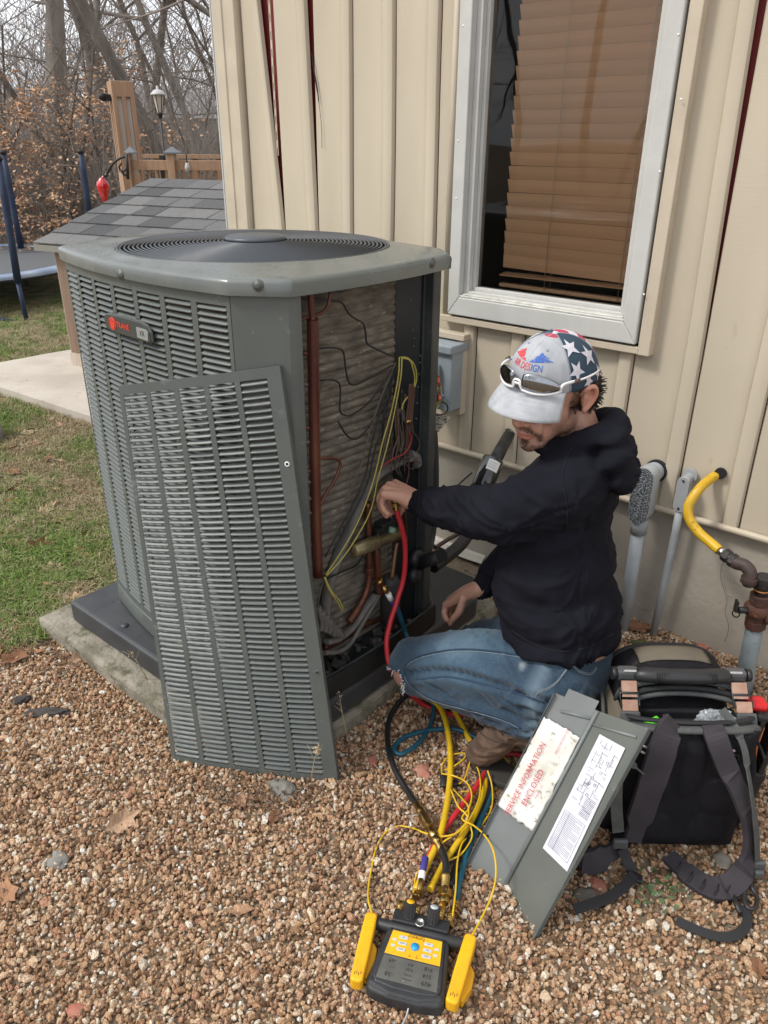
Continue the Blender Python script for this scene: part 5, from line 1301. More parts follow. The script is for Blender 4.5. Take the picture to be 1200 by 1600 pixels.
mb = MB(); mb.lathe([(.0085, -.006), (.0085, L*.10), (.0105, L*.11), (.0105, L*.2)], Mv, 14); mb.lathe([(.0125, L*.2), (.0125, L*.52)], Mv, 6, smooth=False); mb.lathe([(.009, L*.52), (.009, L*.62), (.0115, L*.63), (.0115, L*.72), (.0095, L*.74), (.0115, L*.76), (.0115, L*.84), (.009, L*.86), (.009, L*1.02)], Mv, 16); mb.build('brass_valve', M_brass, h5, bevel=.0006)
mb = MB(); q0 = v0*.7+v1*.3; mb.tube([q0+Vector((-.012, -.008, .008)), q0+Vector((-.022, -.016, .006)), q0+Vector((-.018, -.032, .004)), q0+Vector((-.004, -.045, .004))], .0028, 8); mb.build('valve_lever', mat('steel lever', (.6, .58, .56), .3, metal=.8), h5)
h6, c6 = hose('short black hose between the brass valve and the gauge', [(688, 1322, .045), (696, 1345, .05), (697, 1362, .05), (696, 1376, .05)], .0082, M_hk, 'black')
mb = MB(); e0, e1 = PX(696, 1368, z=.05), PX(694, 1412, z=.052); Me = Matrix.Translation(e0) @ (e1-e0).to_track_quat('Z', 'Y').to_matrix().to_4x4(); L = (e1-e0).length
mb.lathe([(.011, 0), (.011, L*.1), (.0095, L*.13), (.0095, L*.45)], Me, 16); mb.lathe([(.0135, L*.5), (.0135, L*.78)], Me, 6, smooth=False); mb.lathe([(.010, L*.78), (.010, L)], Me, 14); mb.build('brass_fitting', M_brass, h6, bevel=.0006)
h7, c7 = hose('black hose tucked between the yellow and teal hoses', [(745, 1100, .02), (768, 1130, .012), (776, 1165, .010), (773, 1210, .010), (757, 1258, .012), (735, 1295, .014), (718, 1335, .016), (703, 1385, .03)], .0072, M_hk, 'black')
# purple and white coupler lying on the hoses
cpl = thing('coupler', 'brass hose coupler with a purple and white sleeve on top of the hoses', 'coupler', tuple(PX(660, 1370, z=.05)))
for nme, p, q, rr, m in (('purple_sleeve', (665, 1340), (660, 1362), .0078, M_purple), ('white_band', (660, 1362), (658, 1374), .008, M_white), ('brass_end', (658, 1374), (655, 1392), .0055, M_brass)):
    mb = MB(); mb.cyl(PX(p[0], p[1], z=.055), PX(q[0], q[1], z=.052), rr, 14); mb.build(nme, m, cpl, bevel=.0008)
# thin clamp cords
def cord(parent, pts, name='cord', r=.0021):
    P = [PX(p[0], p[1], z=p[2]) for p in pts]; mb = MB(); mb.tube(crom(P, 8), r, 8); return mb.build(name, M_hy, parent)

# gauge set
ga, gb = PX(631, 1562, z=.03), PX(657, 1444, z=.05)
gy = Vector((gb.x-ga.x, gb.y-ga.y, 0)).normalized(); gang = math.atan2(gy.y, gy.x)-math.pi/2
gc = (ga+gb)/2
gm = thing('manifold_gauge', 'black and yellow digital manifold gauge lying upside down on the gravel', 'gauge', (gc.x, gc.y, .006), gang)
GM = MW[gm.name]
def gl_(name, mb, m, parent=None, **k):
    o = mb.build(name, m, parent or gm, world=False, **k); MW[o.name] = GM; return o
S = 1.0
bodyp = [(-.078, -.066), (-.070, -.080), (-.03, -.086), (.03, -.086), (.070, -.080), (.078, -.066), (.066, .045), (.060, .060), (-.060, .060), (-.066, .045)]
mb = MB(); mb.prism(bodyp, .006, .040); bo = gl_('body', mb, M_tb, bevel=.009, seg=4)
mb = MB(); mb.prism([(p[0]*.86, p[1]*.84+.002) for p in bodyp], .038, .045); gl_('bezel', mb, M_tb, bevel=.003)
mb = MB(); mb.prism([(-.074, -.07), (-.03, -.083), (.03, -.083), (.074, -.07), (.072, -.055), (.0, -.064), (-.072, -.055)], .030, .043); gl_('lower_grip', mb, M_tb, bevel=.006, seg=3)
mb = MB(); mb.prism([(-.056, -.006), (.056, -.006), (.051, .046), (-.051, .046)], .0445, .0462); kp = gl_('keypad', mb, M_ty, bevel=.002)
mb = MB(); mb.prism([(-.060, -.058), (.060, -.058), (.056, -.008), (-.056, -.008)], .0445, .0458); sc_ = gl_('screen', mb, mat('gauge screen', (.085, .085, .078), .18, col2=(.11, .11, .10), scale=30, spots=(.18, .17, .14), sscale=80, slo=.66, shi=.7), bevel=.001)
M_btn = mat('grey button', (.50, .53, .54), .5)
for x in (-.026, .026):
    for y in (.034, .021, .008):
        mb = MB(); mb.box((x, y-(.002 if x > 0 else 0), .0468), (.018, .0068, .002)); gl_('button', mb, M_btn, kp, bevel=.001)
for x in (-.043, .043):
    for y in (.026, .013): mb = MB(); mb.box((x, y, .0466), (.009, .005, .001)); gl_('button', mb, M_btn, kp, bevel=.0005)
mb = MB(); mb.lathe([(.0085, 0), (.0085, .0022), (0, .0024)], Matrix.Translation((0, .020, .046)), 20); gl_('round_button', mb, mat('blue button', (.02, .30, .62), .4), kp)
RT = Matrix.Rotation(math.pi, 4, 'Z')
def gtext(txt, size, x, y, z, m, parent, rt=True):
    mb = text_mb(txt, size, Matrix.Translation((x, y, z)) @ (RT if rt else Matrix())); return gl_('lettering', mb, m, parent)
gtext('Fieldpiece', .0085, -.001, .0395, .0466, M_dark, kp)
gtext('DIGITAL MANIFOLD', .0035, 0, .0443, .0466, M_dark, kp)
for x in (-.026, .026):
    for y, t in ((.034, 'ESC' if x > 0 else 'SET'), (.021, 'MODE' if x < 0 else 'ENT'), (.008, 'MENU')): gtext(t, .0034, x, y-(.002 if x > 0 else 0), .0480, M_dark, kp)
M_lcd = mat('screen digits', (.008, .008, .008), .4)
for t, s_, x, y in (('318', .0115, .036, -.018), ('314', .0115, .036, -.032), ('409', .0135, .037, -.047), ('-69', .0115, -.036, -.018), ('-58', .0125, -.037, -.046), ('---', .009, -.034, -.032), ('8.9', .008, .0, -.018), ('4.35', .008, .0, -.028), ('vsat psig', .0045, 0, -.040), ('subcooling', .0042, 0, -.049)):
    gtext(t, s_, x, y, .0461, M_lcd, sc_)
for x, y, w, h in ((-.006, .0, .006, .010), (.008, .0, .006, .012)): 
    mb = MB(); mb.box((x, -.002, .0463), (w, .0008, .0006)); mb.box((x, .001, .0463), (.0008, h*.6, .0006)); gl_('hose_symbol', mb, mat('brown print', (.30, .10, .02), .5), kp)
mb = MB(); mb.cyl((-.102, .062, .030), (.102, .062, .030), .0125, 16); gl_('handle_bar', mb, M_tb, bevel=.002)
for x in (-1, 1): mb = MB(); mb.cyl((x*.098, .062, .030), (x*.106, .062, .030), .0135, 16); gl_('bar_end', mb, M_tb, bevel=.002)
mb = MB(); mb.box((0, .079, .030), (.118, .028, .038)); gl_('valve_block', mb, M_black, bevel=.003)
for x, c in ((-.026, M_ty), (.024, M_btn)):
    mb = MB(); prof = [(.0125*(1-.06*((k % 2))), 0) for k in range(2)]
    M_ = Matrix.Translation((x, .082, .045)) @ Matrix.Rotation(math.radians(-22), 4, 'X')
    pts = [((.0128 if k % 2 else .0112)*math.cos(k*math.pi/14), (.0128 if k % 2 else .0112)*math.sin(k*math.pi/14)) for k in range(28)]
    mb.prism(pts, .003, .034, M_); mb.lathe([(.0115, -.002), (.0115, .004)], M_, 16); kb = gl_('knob', mb, M_tb)
    mb = MB(); mb.lathe([(.0085, .034), (.0085, .0352), (0, .0354)], M_, 16); gl_('knob_cap', mb, c, kb)
mb = MB(); mb.lathe([(.010, 0), (.010, .004), (.007, .005), (.007, .003), (0, .003)], Matrix.Translation((-.001, .072, .048)), 18); gl_('sight_glass', mb, mat('chrome', (.5, .5, .48), .2, metal=1))
for x, l in ((-.052, .030), (-.016, .030), (.036, .04), (.056, .032)):
    M_ = Matrix.Translation((x, .092, .030)) @ Matrix.Rotation(math.radians(-90), 4, 'X')
    mb = MB(); mb.lathe([(.0095, 0), (.0095, l*.35)], M_, 6, smooth=False); mb.lathe([(.0065, l*.35), (.0065, l*.5), (.0085, l*.52), (.0085, l)], M_, 14); gl_('port', mb, M_brass, bevel=.0005)
mb = MB(); mb.tube(crom([(.012, -.082, .022), (.010, -.10, .016), (.002, -.125, .010), (-.003, -.15, .006)], 6), .0022, 8); gl_('hook', mb, mat('steel hook', (.45, .45, .43), .3, metal=.9))
for k in range(4): mb = MB(); mb.lathe([(.0022, 0), (0, .0008)], Matrix.Translation(((-.055, .055, -.05, .05)[k], (.05, .05, .072, .088)[k], (.044, .044, .049, .049)[k])), 8); gl_('screw', mb, M_dark)

# two yellow pipe clamps hooked on the handle ends
def clamp(label, top, bot, side, cordpts):
    a = PX(top[0], top[1], z=.05); b = PX(bot[0], bot[1], z=.045); d = b-a; ang = math.atan2(d.y, d.x)+math.pi/2
    t = thing('pipe_clamp', label, 'clamp', (a.x, a.y, .0), ang)      # local -y runs towards the viewer
    L = Vector((d.x, d.y)).length; R_ = MW[t.name]
    def bl(nm, mb, m, par=None, **k):
        o = mb.build(nm, m, par or t, world=False, **k); MW[o.name] = R_; return o
    mb = MB(); mb.prism([(-.0125, 0), (-.009, .006), (.009, .006), (.0125, 0), (.0135, -L*.5), (.0125, -L+.006), (.009, -L), (-.009, -L), (-.0125, -L+.006), (-.0135, -L*.5)], .026, .056); bl('upper_jaw', mb, M_ty, bevel=.004, seg=3)
    mb = MB(); mb.prism([(side*.006, -.035), (side*.024, -.055), (side*.026, -L*.62), (side*.016, -L*.85), (side*.006, -L*.8)], .012, .034); bl('lower_jaw', mb, M_ty, bevel=.003)
    mb = MB(); mb.box((side*.010, -L*.7, .016), (.014, .034, .022)); bl('jaw_pad', mb, M_tb, bevel=.003)
    mb = MB(); mb.cyl((-.014, -.04, .030), (.014, -.04, .030), .005, 10); bl('pivot', mb, M_tb)
    for k in range(5): mb = MB(); mb.box((0, -.010-k*.006, .0565), (.017, .0018, .0012)); bl('grip_rib', mb, M_ty)
    for k in range(4): mb = MB(); mb.box((-.006+k*.004, -L+.014+(.003 if k % 2 else 0), .0565), (.0009, .006, .0008)); bl('ruled_mark', mb, M_rust)
    mb = MB(); mb.cyl((0, .003, .042), (0, .012, .042), .004, 8); bl('strain_relief', mb, M_ty)
    P = [PX(p[0], p[1], z=p[2]) for p in cordpts]; P[0] = Vector((a.x, a.y, .042))-Vector((d.x, d.y, 0)).normalized()*.01
    mb = MB(); mb.tube(crom(P, 8), .0022, 8); mb.build('cord', M_hy, t)
    return t
clamp('yellow pipe clamp hooked on the left end of the gauge', (580, 1432), (556, 1538), 1, [(577, 1425, .04), (575, 1400, .03), (579, 1365, .015), (588, 1325, .010), (603, 1300, .010), (622, 1291, .012), (645, 1294, .02), (665, 1302, .035), (690, 1307, .045), (716, 1300, .05), (737, 1275, .05), (750, 1240, .045), (748, 1205, .035), (732, 1180, .03), (712, 1178, .028), (695, 1188, .02), (690, 1205, .014), (702, 1222, .014), (722, 1222, .02), (733, 1195, .03), (738, 1165, .04)])
clamp('yellow pipe clamp hooked on the right end of the gauge', (735, 1466), (705, 1572), 1, [(736, 1460, .04), (752, 1435, .04), (768, 1400, .05), (775, 1365, .085), (771, 1330, .10), (757, 1305, .09), (740, 1290, .06), (722, 1279, .05), (733, 1262, .05), (737, 1240, .045), (728, 1222, .04), (708, 1212, .045), (690, 1209, .03)])
tg = thing('cord_tangle', 'tangle of thin yellow cord looped over the hoses with black strain beads', 'cord', tuple(PX(720, 1230, z=0)))
cord(tg, [(738, 1165, .045), (725, 1185, .04), (708, 1198, .03), (694, 1203, .014)]); cord(tg, [(706, 1231, .03), (722, 1248, .035), (732, 1262, .05), (728, 1285, .05), (708, 1305, .045), (690, 1318, .04), (672, 1340, .03), (660, 1352, .02), (650, 1370, .02), (646, 1395, .03)])
cord(tg, [(704, 1233, .045), (716, 1260, .05), (728, 1272, .05), (735, 1290, .04), (737, 1310, .03), (720, 1335, .03), (700, 1345, .03), (690, 1352, .03)]); cord(tg, [(762, 1204, .05), (769, 1230, .03), (768, 1262, .02), (752, 1290, .018), (735, 1305, .02), (722, 1318, .03), (715, 1345, .04), (712, 1390, .05), (707, 1432, .05)])
cord(tg, [(773, 1184, .02), (785, 1182, .03), (794, 1192, .03), (795, 1201, .025)]); cord(tg, [(790, 1213, .02), (778, 1227, .014), (765, 1240, .014), (745, 1238, .02), (720, 1237, .03)])
mb = MB(); mb.cyl(PX(693, 1212, z=.012), PX(694, 1232, z=.012), .011, 12); mb.build('bead', M_tb, tg, bevel=.003)
mb = MB(); mb.cyl(PX(792, 1198, z=.02), PX(789, 1214, z=.02), .011, 12); mb.build('bead', M_tb, tg, bevel=.003)
mb = MB(); mb.cyl(PX(708, 1222, z=.012), PX(716, 1228, z=.012), .010, 12); mb.build('bead', M_tb, tg, bevel=.003)
rh, _c = hose('end of a red hose showing beside the envelope of the loose corner panel', [(786, 1180, .02), (800, 1178, .02), (815, 1180, .02), (850, 1184, .02)], .0055, M_hr, 'red')

# L shaped corner panel with papers
A0, R0, T0 = PX(728, 1353, z=.004), PX(788, 1388, z=.0), PX(839, 1468, z=.004)
A1, R1, T1 = PX(866, 1083, V=1.27), PX(935, 1111, V=1.30), PX(997, 1140, V=1.25)
def _hit(px, py, P, n_):
    d = CAM_M.to_3x3() @ Vector(((px-600)/1200, (800-py)/1200, -1)); o = Vector((0, 0, CAM_H)); return o+d*((P-o).dot(n_)/d.dot(n_))
A1 = _hit(866, 1083, R0, (R1-R0).cross(A0-R0)) if False else A1
T1 = PX(997, 1140, V=1.25); _n = (T1-T0).cross(R0-T0); R1 = _hit(935, 1111, R0, _n); _n = (R1-R0).cross(A0-R0); A1 = A1
_m = (R1-R0).normalized(); 
# both wings are flat: the far edges run parallel to the fold
def _par(px, py, P0):
    best = None
    for k in range(400):
        L = .3+k*.001; q = P0+_m*L; x, y = to_px(q); e_ = abs(y-py)
        if best is None or e_ < best[0]: best = (e_, q)
    return best[1]
A1 = _par(866, 1083, A0); T1 = _par(997, 1140, T0)
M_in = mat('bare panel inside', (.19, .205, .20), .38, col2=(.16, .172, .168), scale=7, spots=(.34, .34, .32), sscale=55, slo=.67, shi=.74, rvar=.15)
cpn = thing('corner_cover', 'removed grey L shaped corner panel with paper stickers leaning on the backpack', 'panel', tuple((A0+T0)/2))
def wing(P0, P1, Q0, Q1): return lambda u, v: (P0*(1-u)+Q0*u)*(1-v)+(P1*(1-u)+Q1*u)*v
WL, WRt = wing(A0, A1, R0, R1), wing(R0, R1, T0, T1)
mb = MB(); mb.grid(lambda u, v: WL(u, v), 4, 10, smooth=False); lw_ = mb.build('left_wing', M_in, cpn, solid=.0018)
mb = MB(); mb.grid(lambda u, v: WRt(u, v), 4, 10, smooth=False); rw_ = mb.build('right_wing', mat('shaded wing inside', (.125, .135, .120), .42, col2=(.105, .113, .10), scale=7, spots=(.22, .22, .20), sscale=45, slo=.68, shi=.75), cpn, solid=.0018)  # same sheet as the left wing, its shaded side put into a darker colour
nL = (A1-A0).cross(R0-A0).normalized(); nR = (R1-R0).cross(T0-R0).normalized()
if nL.y > 0: nL = -nL
if nR.y > 0: nR = -nR
mb = MB(); mb.grid(lambda u, v: T0*(1-v)+T1*v+nR*(.010*u), 1, 4, smooth=False); mb.grid(lambda u, v: T0*(1-v)+T1*v+nR*.010+(R0-T0).normalized()*(.006*u), 1, 4, smooth=False); mb.build('edge_flange', M_acp, cpn, solid=.0014)
mb = MB(); mb.grid(lambda u, v: A0*(1-v)+A1*v+nL*(.012*u), 1, 4, smooth=False); mb.build('edge_flange', M_acp, cpn, solid=.0014)
mb = MB(); mb.tube([R0+(nL+nR)*.002, R1+(nL+nR)*.002], .0045, 8); mb.build('fold', M_in, cpn)
mb = MB(); mb.tube([WL(.3, .93)+nL*.001, WL(.96, .955)+nL*.001], .004, 8, flat=(1, 1)); mb.tube([WRt(.05, .93)+nR*.001, WRt(.85, .95)+nR*.001], .0032, 8); mb.build('bead', M_in, cpn)
mb = MB(); mb.grid(lambda u, v: WL(.22+.70*u, 1+.045*v), 2, 1, smooth=False); mb.build('tab', M_in, cpn, solid=.0016)
def plane_hit(px, py, P, n_):
    d = CAM_M.to_3x3() @ Vector(((px-600)/1200, (800-py)/1200, -1)); o = Vector((0, 0, CAM_H)); return o+d*((P-o).dot(n_)/d.dot(n_))
def sheet_quad(P, n_, q, off): return [plane_hit(x, y, P+n_*off, n_) for x, y in q]
# wiring sheet
qd = sheet_quad((R0+T0+R1+T1)/4, nR, [(848, 1325), (886, 1362), (977, 1169), (937, 1147)], .0035)
lab = lambda u, v: (qd[0]*(1-u)+qd[1]*u)*(1-v)+(qd[3]*(1-u)+qd[2]*u)*v
M_paper = mat('printed sticker', (.70, .70, .76), .5, col2=(.60, .60, .66), scale=30)
mb = MB(); mb.grid(lambda u, v: lab(u, v), 3, 8, smooth=False); pg = mb.build('wiring_sticker', M_paper, cpn)
dm = MB(); r_ = random.Random(8)
def ln(u0, v0, u1, v1, w=.00035):
    a = lab(u0, v0)+nR*.0005; b = lab(u1, v1)+nR*.0005; dm.bar(a, b, w*2, .0003, up=nR)
for k in range(22): v = .06+k*.0135; ln(.12, v, .85-.25*(k % 5 == 0), v, .0004)
for u in (.10, .3, .9): ln(u, .05, u, .36)
ln(.1, .05, .9, .05); ln(.1, .36, .9, .36)
for k in range(60):
    u = r_.uniform(.1, .85); v = r_.uniform(.40, .95)
    if r_.random() < .5: ln(u, v, min(.93, u+r_.uniform(.05, .3)), v)
    else: ln(u, v, u, min(.97, v+r_.uniform(.02, .10)))
for k in range(14):
    v = .40+k*.011; ln(.55, v, .9, v, .0005)
for k in range(8):
    u = r_.uniform(.2, .75); v = r_.uniform(.5, .9); ln(u, v, u+.07, v); ln(u, v+.02, u+.07, v+.02); ln(u, v, u, v+.02); ln(u+.07, v, u+.07, v+.02)
dm.build('wiring_diagram', mat('grey print', (.16, .16, .20), .6), pg)
# envelope
qe = sheet_quad((A0+R0+A1+R1)/4, nL, [(777, 1257), (833, 1298), (907, 1152), (851, 1119)], .004)
en = lambda u, v: (qe[0]*(1-u)+qe[1]*u)*(1-v)+(qe[3]*(1-u)+qe[2]*u)*v
M_env = mat('mouldy envelope', (.74, .73, .70), .6, col2=(.62, .60, .52), scale=22, spots=(.27, .25, .15), sscale=42, slo=.56, shi=.66)
mb = MB()
def enf(u, v):
    e = .006*(min(u, 1-u, v, 1-v) < .01)*mnoise.noise(Vector((u*9, v*9, 1)))
    p = en(u, v); return p+nL*(.003+.004*max(0, mnoise.noise(Vector((u*3, v*5, 3))))+.0012*mnoise.noise(Vector((u*14, v*24, 7))))+(p-en(.5, .5)).normalized()*e
mb.grid(enf, 24, 48); ev = mb.build('envelope', M_env, cpn, solid=.0012)
ux = (en(.5, 1)-en(.5, 0)).normalized(); uy = nL.cross(ux).normalized()
M_rp = mat('red print', (.52, .06, .08), .6)
for t, v, off, s_ in (('SERVICE INFORMATION', .36, .010, .0175), ('ENCLOSED', .33, -.013, .0185), ('SERVICE INFORMATION', .86, -.022, .0060), ('Attach to unit', .33, -.028, .006)):
    c_ = en(.42, v+.03)+uy*off+nL*.0085; Mt = Matrix((ux, uy, nL)).transposed().to_4x4(); Mt.translation = c_
    text_mb(t, s_, Mt).build('lettering', M_rp, ev)
for (u_, v_) in ((.14, .30), (.55, .97)): pass
p = plane_hit(762, 1306, A0, nL)+nL*.001; mb = MB(); mb.lathe([(.0035, 0), (.0035, .0008), (0, .0008)], Matrix.Translation(p) @ nL.to_track_quat('Z', 'Y').to_matrix().to_4x4(), 12); mb.build('screw_hole', M_dark, cpn)

# ------------------------------------------------------------------ backpack
M_fab = mat('black pack fabric', (.009, .0085, .011), .85, col2=(.016, .015, .018), scale=14, bump=.6, bscale=500, bdist=.0012, spec=.2, spots=(.045, .04, .036), sscale=24, slo=.60, shi=.76)
M_fabp = mat('faded purple grey padding', (.040, .034, .041), .8, col2=(.030, .026, .032), scale=18, bump=.5, bscale=400, bdist=.0012)
M_web = mat('grey webbing', (.085, .090, .088), .7, col2=(.06, .065, .063), scale=40, bump=.5, bscale=600, bdist=.001)
M_webk = mat('black webbing', (.018, .018, .020), .7, bump=.4, bscale=500, bdist=.001)
M_buck = mat('grey buckle plastic', (.075, .080, .084), .42)
M_tan = mat('tan orange webbing', (.34, .19, .135), .8, col2=(.42, .27, .20), scale=50)
M_khaki = mat('khaki panel', (.17, .145, .105), .8, col2=(.12, .10, .075), scale=9, bump=.3, bscale=300, bdist=.001)
bb = (PX(955, 1333, z=0)+PX(1145, 1338, z=0))/2
bk = thing('backpack', 'worn black tool backpack standing open with grey webbing straps and a padded handle', 'backpack', (bb.x, bb.y, 0), YAW-math.radians(1))
BK_ = MW[bk.name]; BI = BK_.inverted()
def bl(nm, mb, m, par=None, **k):
    o = mb.build(nm, m, par or bk, world=False, **k); MW[o.name] = BK_; return o
def rb(x0, x1, y0, y1, z0, z1, taper=(1, 1)):
    mb = MB(); mb.box(((x0+x1)/2, (y0+y1)/2, (z0+z1)/2), (x1-x0, y1-y0, z1-z0), None, 0, taper); return mb
bl('back_body', rb(-.155, .155, .12, .27, .0, .345, (.86, .9)), M_fab, bevel=.055, seg=6)
for s_ in (-1, 1):
    mb = MB(); mb.ell((s_*.148, .10, .15), (.032, .085, .155), None, 20, 14); bl('side_pocket', mb, M_fab)
    mb = MB(); mb.tube([(s_*.176, .04+.12*t, .26+.012*math.sin(t*3)) for t in np.linspace(0, 1, 8)], .004, 6); bl('piping', mb, M_webk)
def dome(u, v):
    x = (u-.5)*.275; a = max(0, 1-abs(x/.138)**3.0)**.5; y = .155+.115*v
    return Vector((x, y, .315+(.085+.016*math.sin(v*3.1))*a))
mb = MB(); mb.grid(dome, 40, 8); bl('dome_top', mb, M_fab, solid=.004)
mb = MB(); mb.tube([dome(u, .02)+Vector((0, -.002, .003)) for u in np.linspace(.0, 1, 40)], .0065, 8); bl('dome_rim', mb, M_web)
mb = MB(); mb.tube([dome(u, .98)+Vector((0, .0, .003)) for u in np.linspace(.0, 1, 40)], .0065, 8); bl('dome_rim', mb, M_webk)
bl('main_body', rb(-.145, .150, .025, .16, .0, .30, (.98, .95)), M_fab, bevel=.045, seg=5)
def panel_f(u, v):
    x = (u-.5)*.285*(1.0-.04*v); z = .012+.345*v
    edge = min(u, 1-u)*8; edge2 = min(v, 1-v)*8
    y = .018-.020*min(1, edge)**.5*min(1, edge2)**.5
    # pads moulded into the back
    pads = 0
    for (cx, cz, rx, rz) in ((0, .74, .10, .26), (-.24, .80, .08, .14), (.24, .80, .08, .14), (-.27, .50, .16, .17), (.27, .50, .16, .17), (-.25, .22, .20, .13), (.25, .22, .20, .13)):
        d = ((u-.5-cx)/rx)**2+((v-cz)/rz)**2
        pads = max(pads, max(0, 1-d)**.4)
    return Vector((x, y-.007*pads+.004+.0025*mnoise.noise(Vector((u*6, v*7, 3))), z))
mb = MB(); mb.grid(panel_f, 70, 80); bl('back_pad', mb, M_fab)
# the mouth: front rim with zip, a black block as the shade inside
def arc_rim(y, z, w, dz, dy, r, m, nm, par=None, n=8, flat=None):
    mb = MB(); mb.tube([(w*math.sin(t), y+dy*(1-math.cos(t)), z+dz*math.cos(t*1.1)) for t in np.linspace(-1.35, 1.35, 24)], r, n, flat=flat); return bl(nm, mb, m, par)
arc_rim(.012, .340, .145, .025, .05, .011, M_web, 'front_rim', flat=(1.3, .7)); arc_rim(.022, .352, .143, .024, .06, .006, M_webk, 'zip', flat=(1.2, .7))
arc_rim(.15, .372, .140, .020, -.03, .009, M_web, 'rear_zip', flat=(1, .8)); arc_rim(.135, .362, .136, .020, -.03, .007, M_webk, 'zip'); arc_rim(.128, .352, .132, .018, -.03, .006, M_web, 'zip_edge')
bl('mouth_shade', rb(-.132, .132, .035, .14, .05, .325), M_dark, bevel=.01)  # solid near-black block painting the shade of the open cavity
bl('divider', rb(-.10, .11, .095, .105, .25, .345), M_fab, bevel=.004)
# top handle
hp = [(-.105, .150, .405), (-.085, .140, .412), (-.04, .132, .415), (.0, .130, .416), (.045, .132, .415), (.088, .140, .412), (.108, .150, .405)]
mb = MB(); mb.tube(crom(hp, 5), [.012, .015, .017, .0185, .019, .0195]+[.0195]*19+[.019, .0185, .017, .015, .013, .012][:6], 14, flat=(1, .85)); hd = bl('handle', mb, mat('moulded handle rubber', (.022, .022, .024), .45))
for k in range(26):
    x = -.066+k*.0053; mb = MB(); mb.tube([(x, .1305+.012*math.cos(t)*0-.0185*math.cos(t)*.86+.0, .4155+.0185*math.sin(t)*.9) for t in np.linspace(-1.2, 1.1, 7)], .0011, 4); bl('grip_rib', mb, M_dark, hd)
for s_ in (-1, 1):
    mb = MB(); mb.box((s_*.122, .153, .405), (.052, .028, .030)); br = bl('handle_bracket', mb, M_buck, bevel=.009, seg=3)
    mb = MB(); mb.box((s_*.120, .143, .4185), (.030, .006, .006)); bl('silver_inlay', mb, mat('silver inlay', (.6, .6, .6), .25, metal=.7), br, bevel=.002)
    mb = MB(); mb.cyl((s_*.148, .153, .405), (s_*.158, .153, .405), .015, 12); bl('bracket_end', mb, M_black, br)
    mb = MB(); mb.box((s_*.124, .118, .388), (.034, .004, .036), Matrix.Rotation(-.75, 3, 'X')); bl('tan_webbing', mb, M_tan)
    mb = MB(); mb.box((s_*.127, .088, .366), (.034, .005, .024), Matrix.Rotation(-.75, 3, 'X')); bl('tan_webbing', mb, M_tan)
    mb = MB(); mb.tube([(s_*.126+.021*c, .100+.010*d, .374+.009*d) for c, d in ((-1, -1), (1, -1), (1, 1), (-1, 1))], .0035, 6, closed=True); bl('buckle', mb, M_black)
    mb = MB(); mb.box((s_*.129, .066, .346), (.044, .010, .034), Matrix.Rotation(-.6, 3, 'X')); bl('buckle', mb, M_buck, bevel=.004)
# humped top behind the handle
mb = MB(); mb.grid(lambda u, v: dome(.2+.6*u, .30+.55*v)+Vector((0, 0, .005)), 16, 6); bl('rear_hump', mb, M_khaki, solid=.003)
mb = MB(); mb.grid(lambda u, v: Vector((-.153-.014*math.sin(v*3.1)+.02*v*v, .07+.17*u, .17+.16*v)), 10, 10); bl('side_panel', mb, M_khaki, solid=.006)
mb = MB(); mb.tube(crom([(-.168, .09, .22), (-.166, .13, .29), (-.160, .19, .315), (-.158, .23, .29)], 6), .005, 8); bl('piping', mb, M_web)
mb = MB(); mb.grid(lambda u, v: Vector((-.169-.006*math.sin(v*3.1), .08+.05*u, .205+.05*v)), 4, 4); bl('rust_patch', mb, mat('rust brown patch', (.20, .085, .055), .8), solid=.003)
# flat straps through given points
def ribbon(nm, pts, w, m, par=None, k=6, thick=.0035, tw=None, nrm=None):
    P = crom([Vector(p) for p in pts], k); mb = MB(); vs = []
    n_ = len(P)
    for i, p in enumerate(P):
        t = (P[min(i+1, n_-1)]-P[max(i-1, 0)]).normalized(); nn = Vector(nrm[min(len(nrm)-1, int(i/(n_-1)*len(nrm)))]) if nrm else Vector((0, -1, .3))
        side = t.cross(nn).normalized(); ww = w if not isinstance(w, (list, tuple)) else w[min(len(w)-1, int(i/(n_-1)*(len(w)-1)+.5))]
        up = side.cross(t).normalized()
        vs += [p-side*ww/2+up*thick/2, p+side*ww/2+up*thick/2, p+side*ww/2-up*thick/2, p-side*ww/2-up*thick/2]
    fs = [(i*4+j, i*4+(j+1) % 4, i*4+4+(j+1) % 4, i*4+4+j) for i in range(n_-1) for j in range(4)]+[(0, 1, 2, 3), ((n_-1)*4+3, (n_-1)*4+2, (n_-1)*4+1, (n_-1)*4)]
    mb.add(vs, fs); return bl(nm, mb, m, par, bevel=min(.0015, thick*.3))
def bpx(px, py, y=None, z=None):
    """sight line meets the pack's local plane y (metres behind its front) or height z"""
    d = BI.to_3x3() @ (CAM_M.to_3x3() @ Vector(((px-600)/1200, (800-py)/1200, -1))); o = BI @ Vector((0, 0, CAM_H))
    t = (y-o.y)/d.y if y is not None else (max(z, .012)+.012-o.z)/d.z
    return o+d*t
ribbon('shoulder_strap', [bpx(1050, 1128, y=.02), bpx(1042, 1150, y=-.01), bpx(1026, 1200, y=-.028), bpx(1005, 1262, y=-.035), bpx(988, 1312, y=-.03)], [.046, .056, .060, .056, .038], M_fabp, thick=.014)
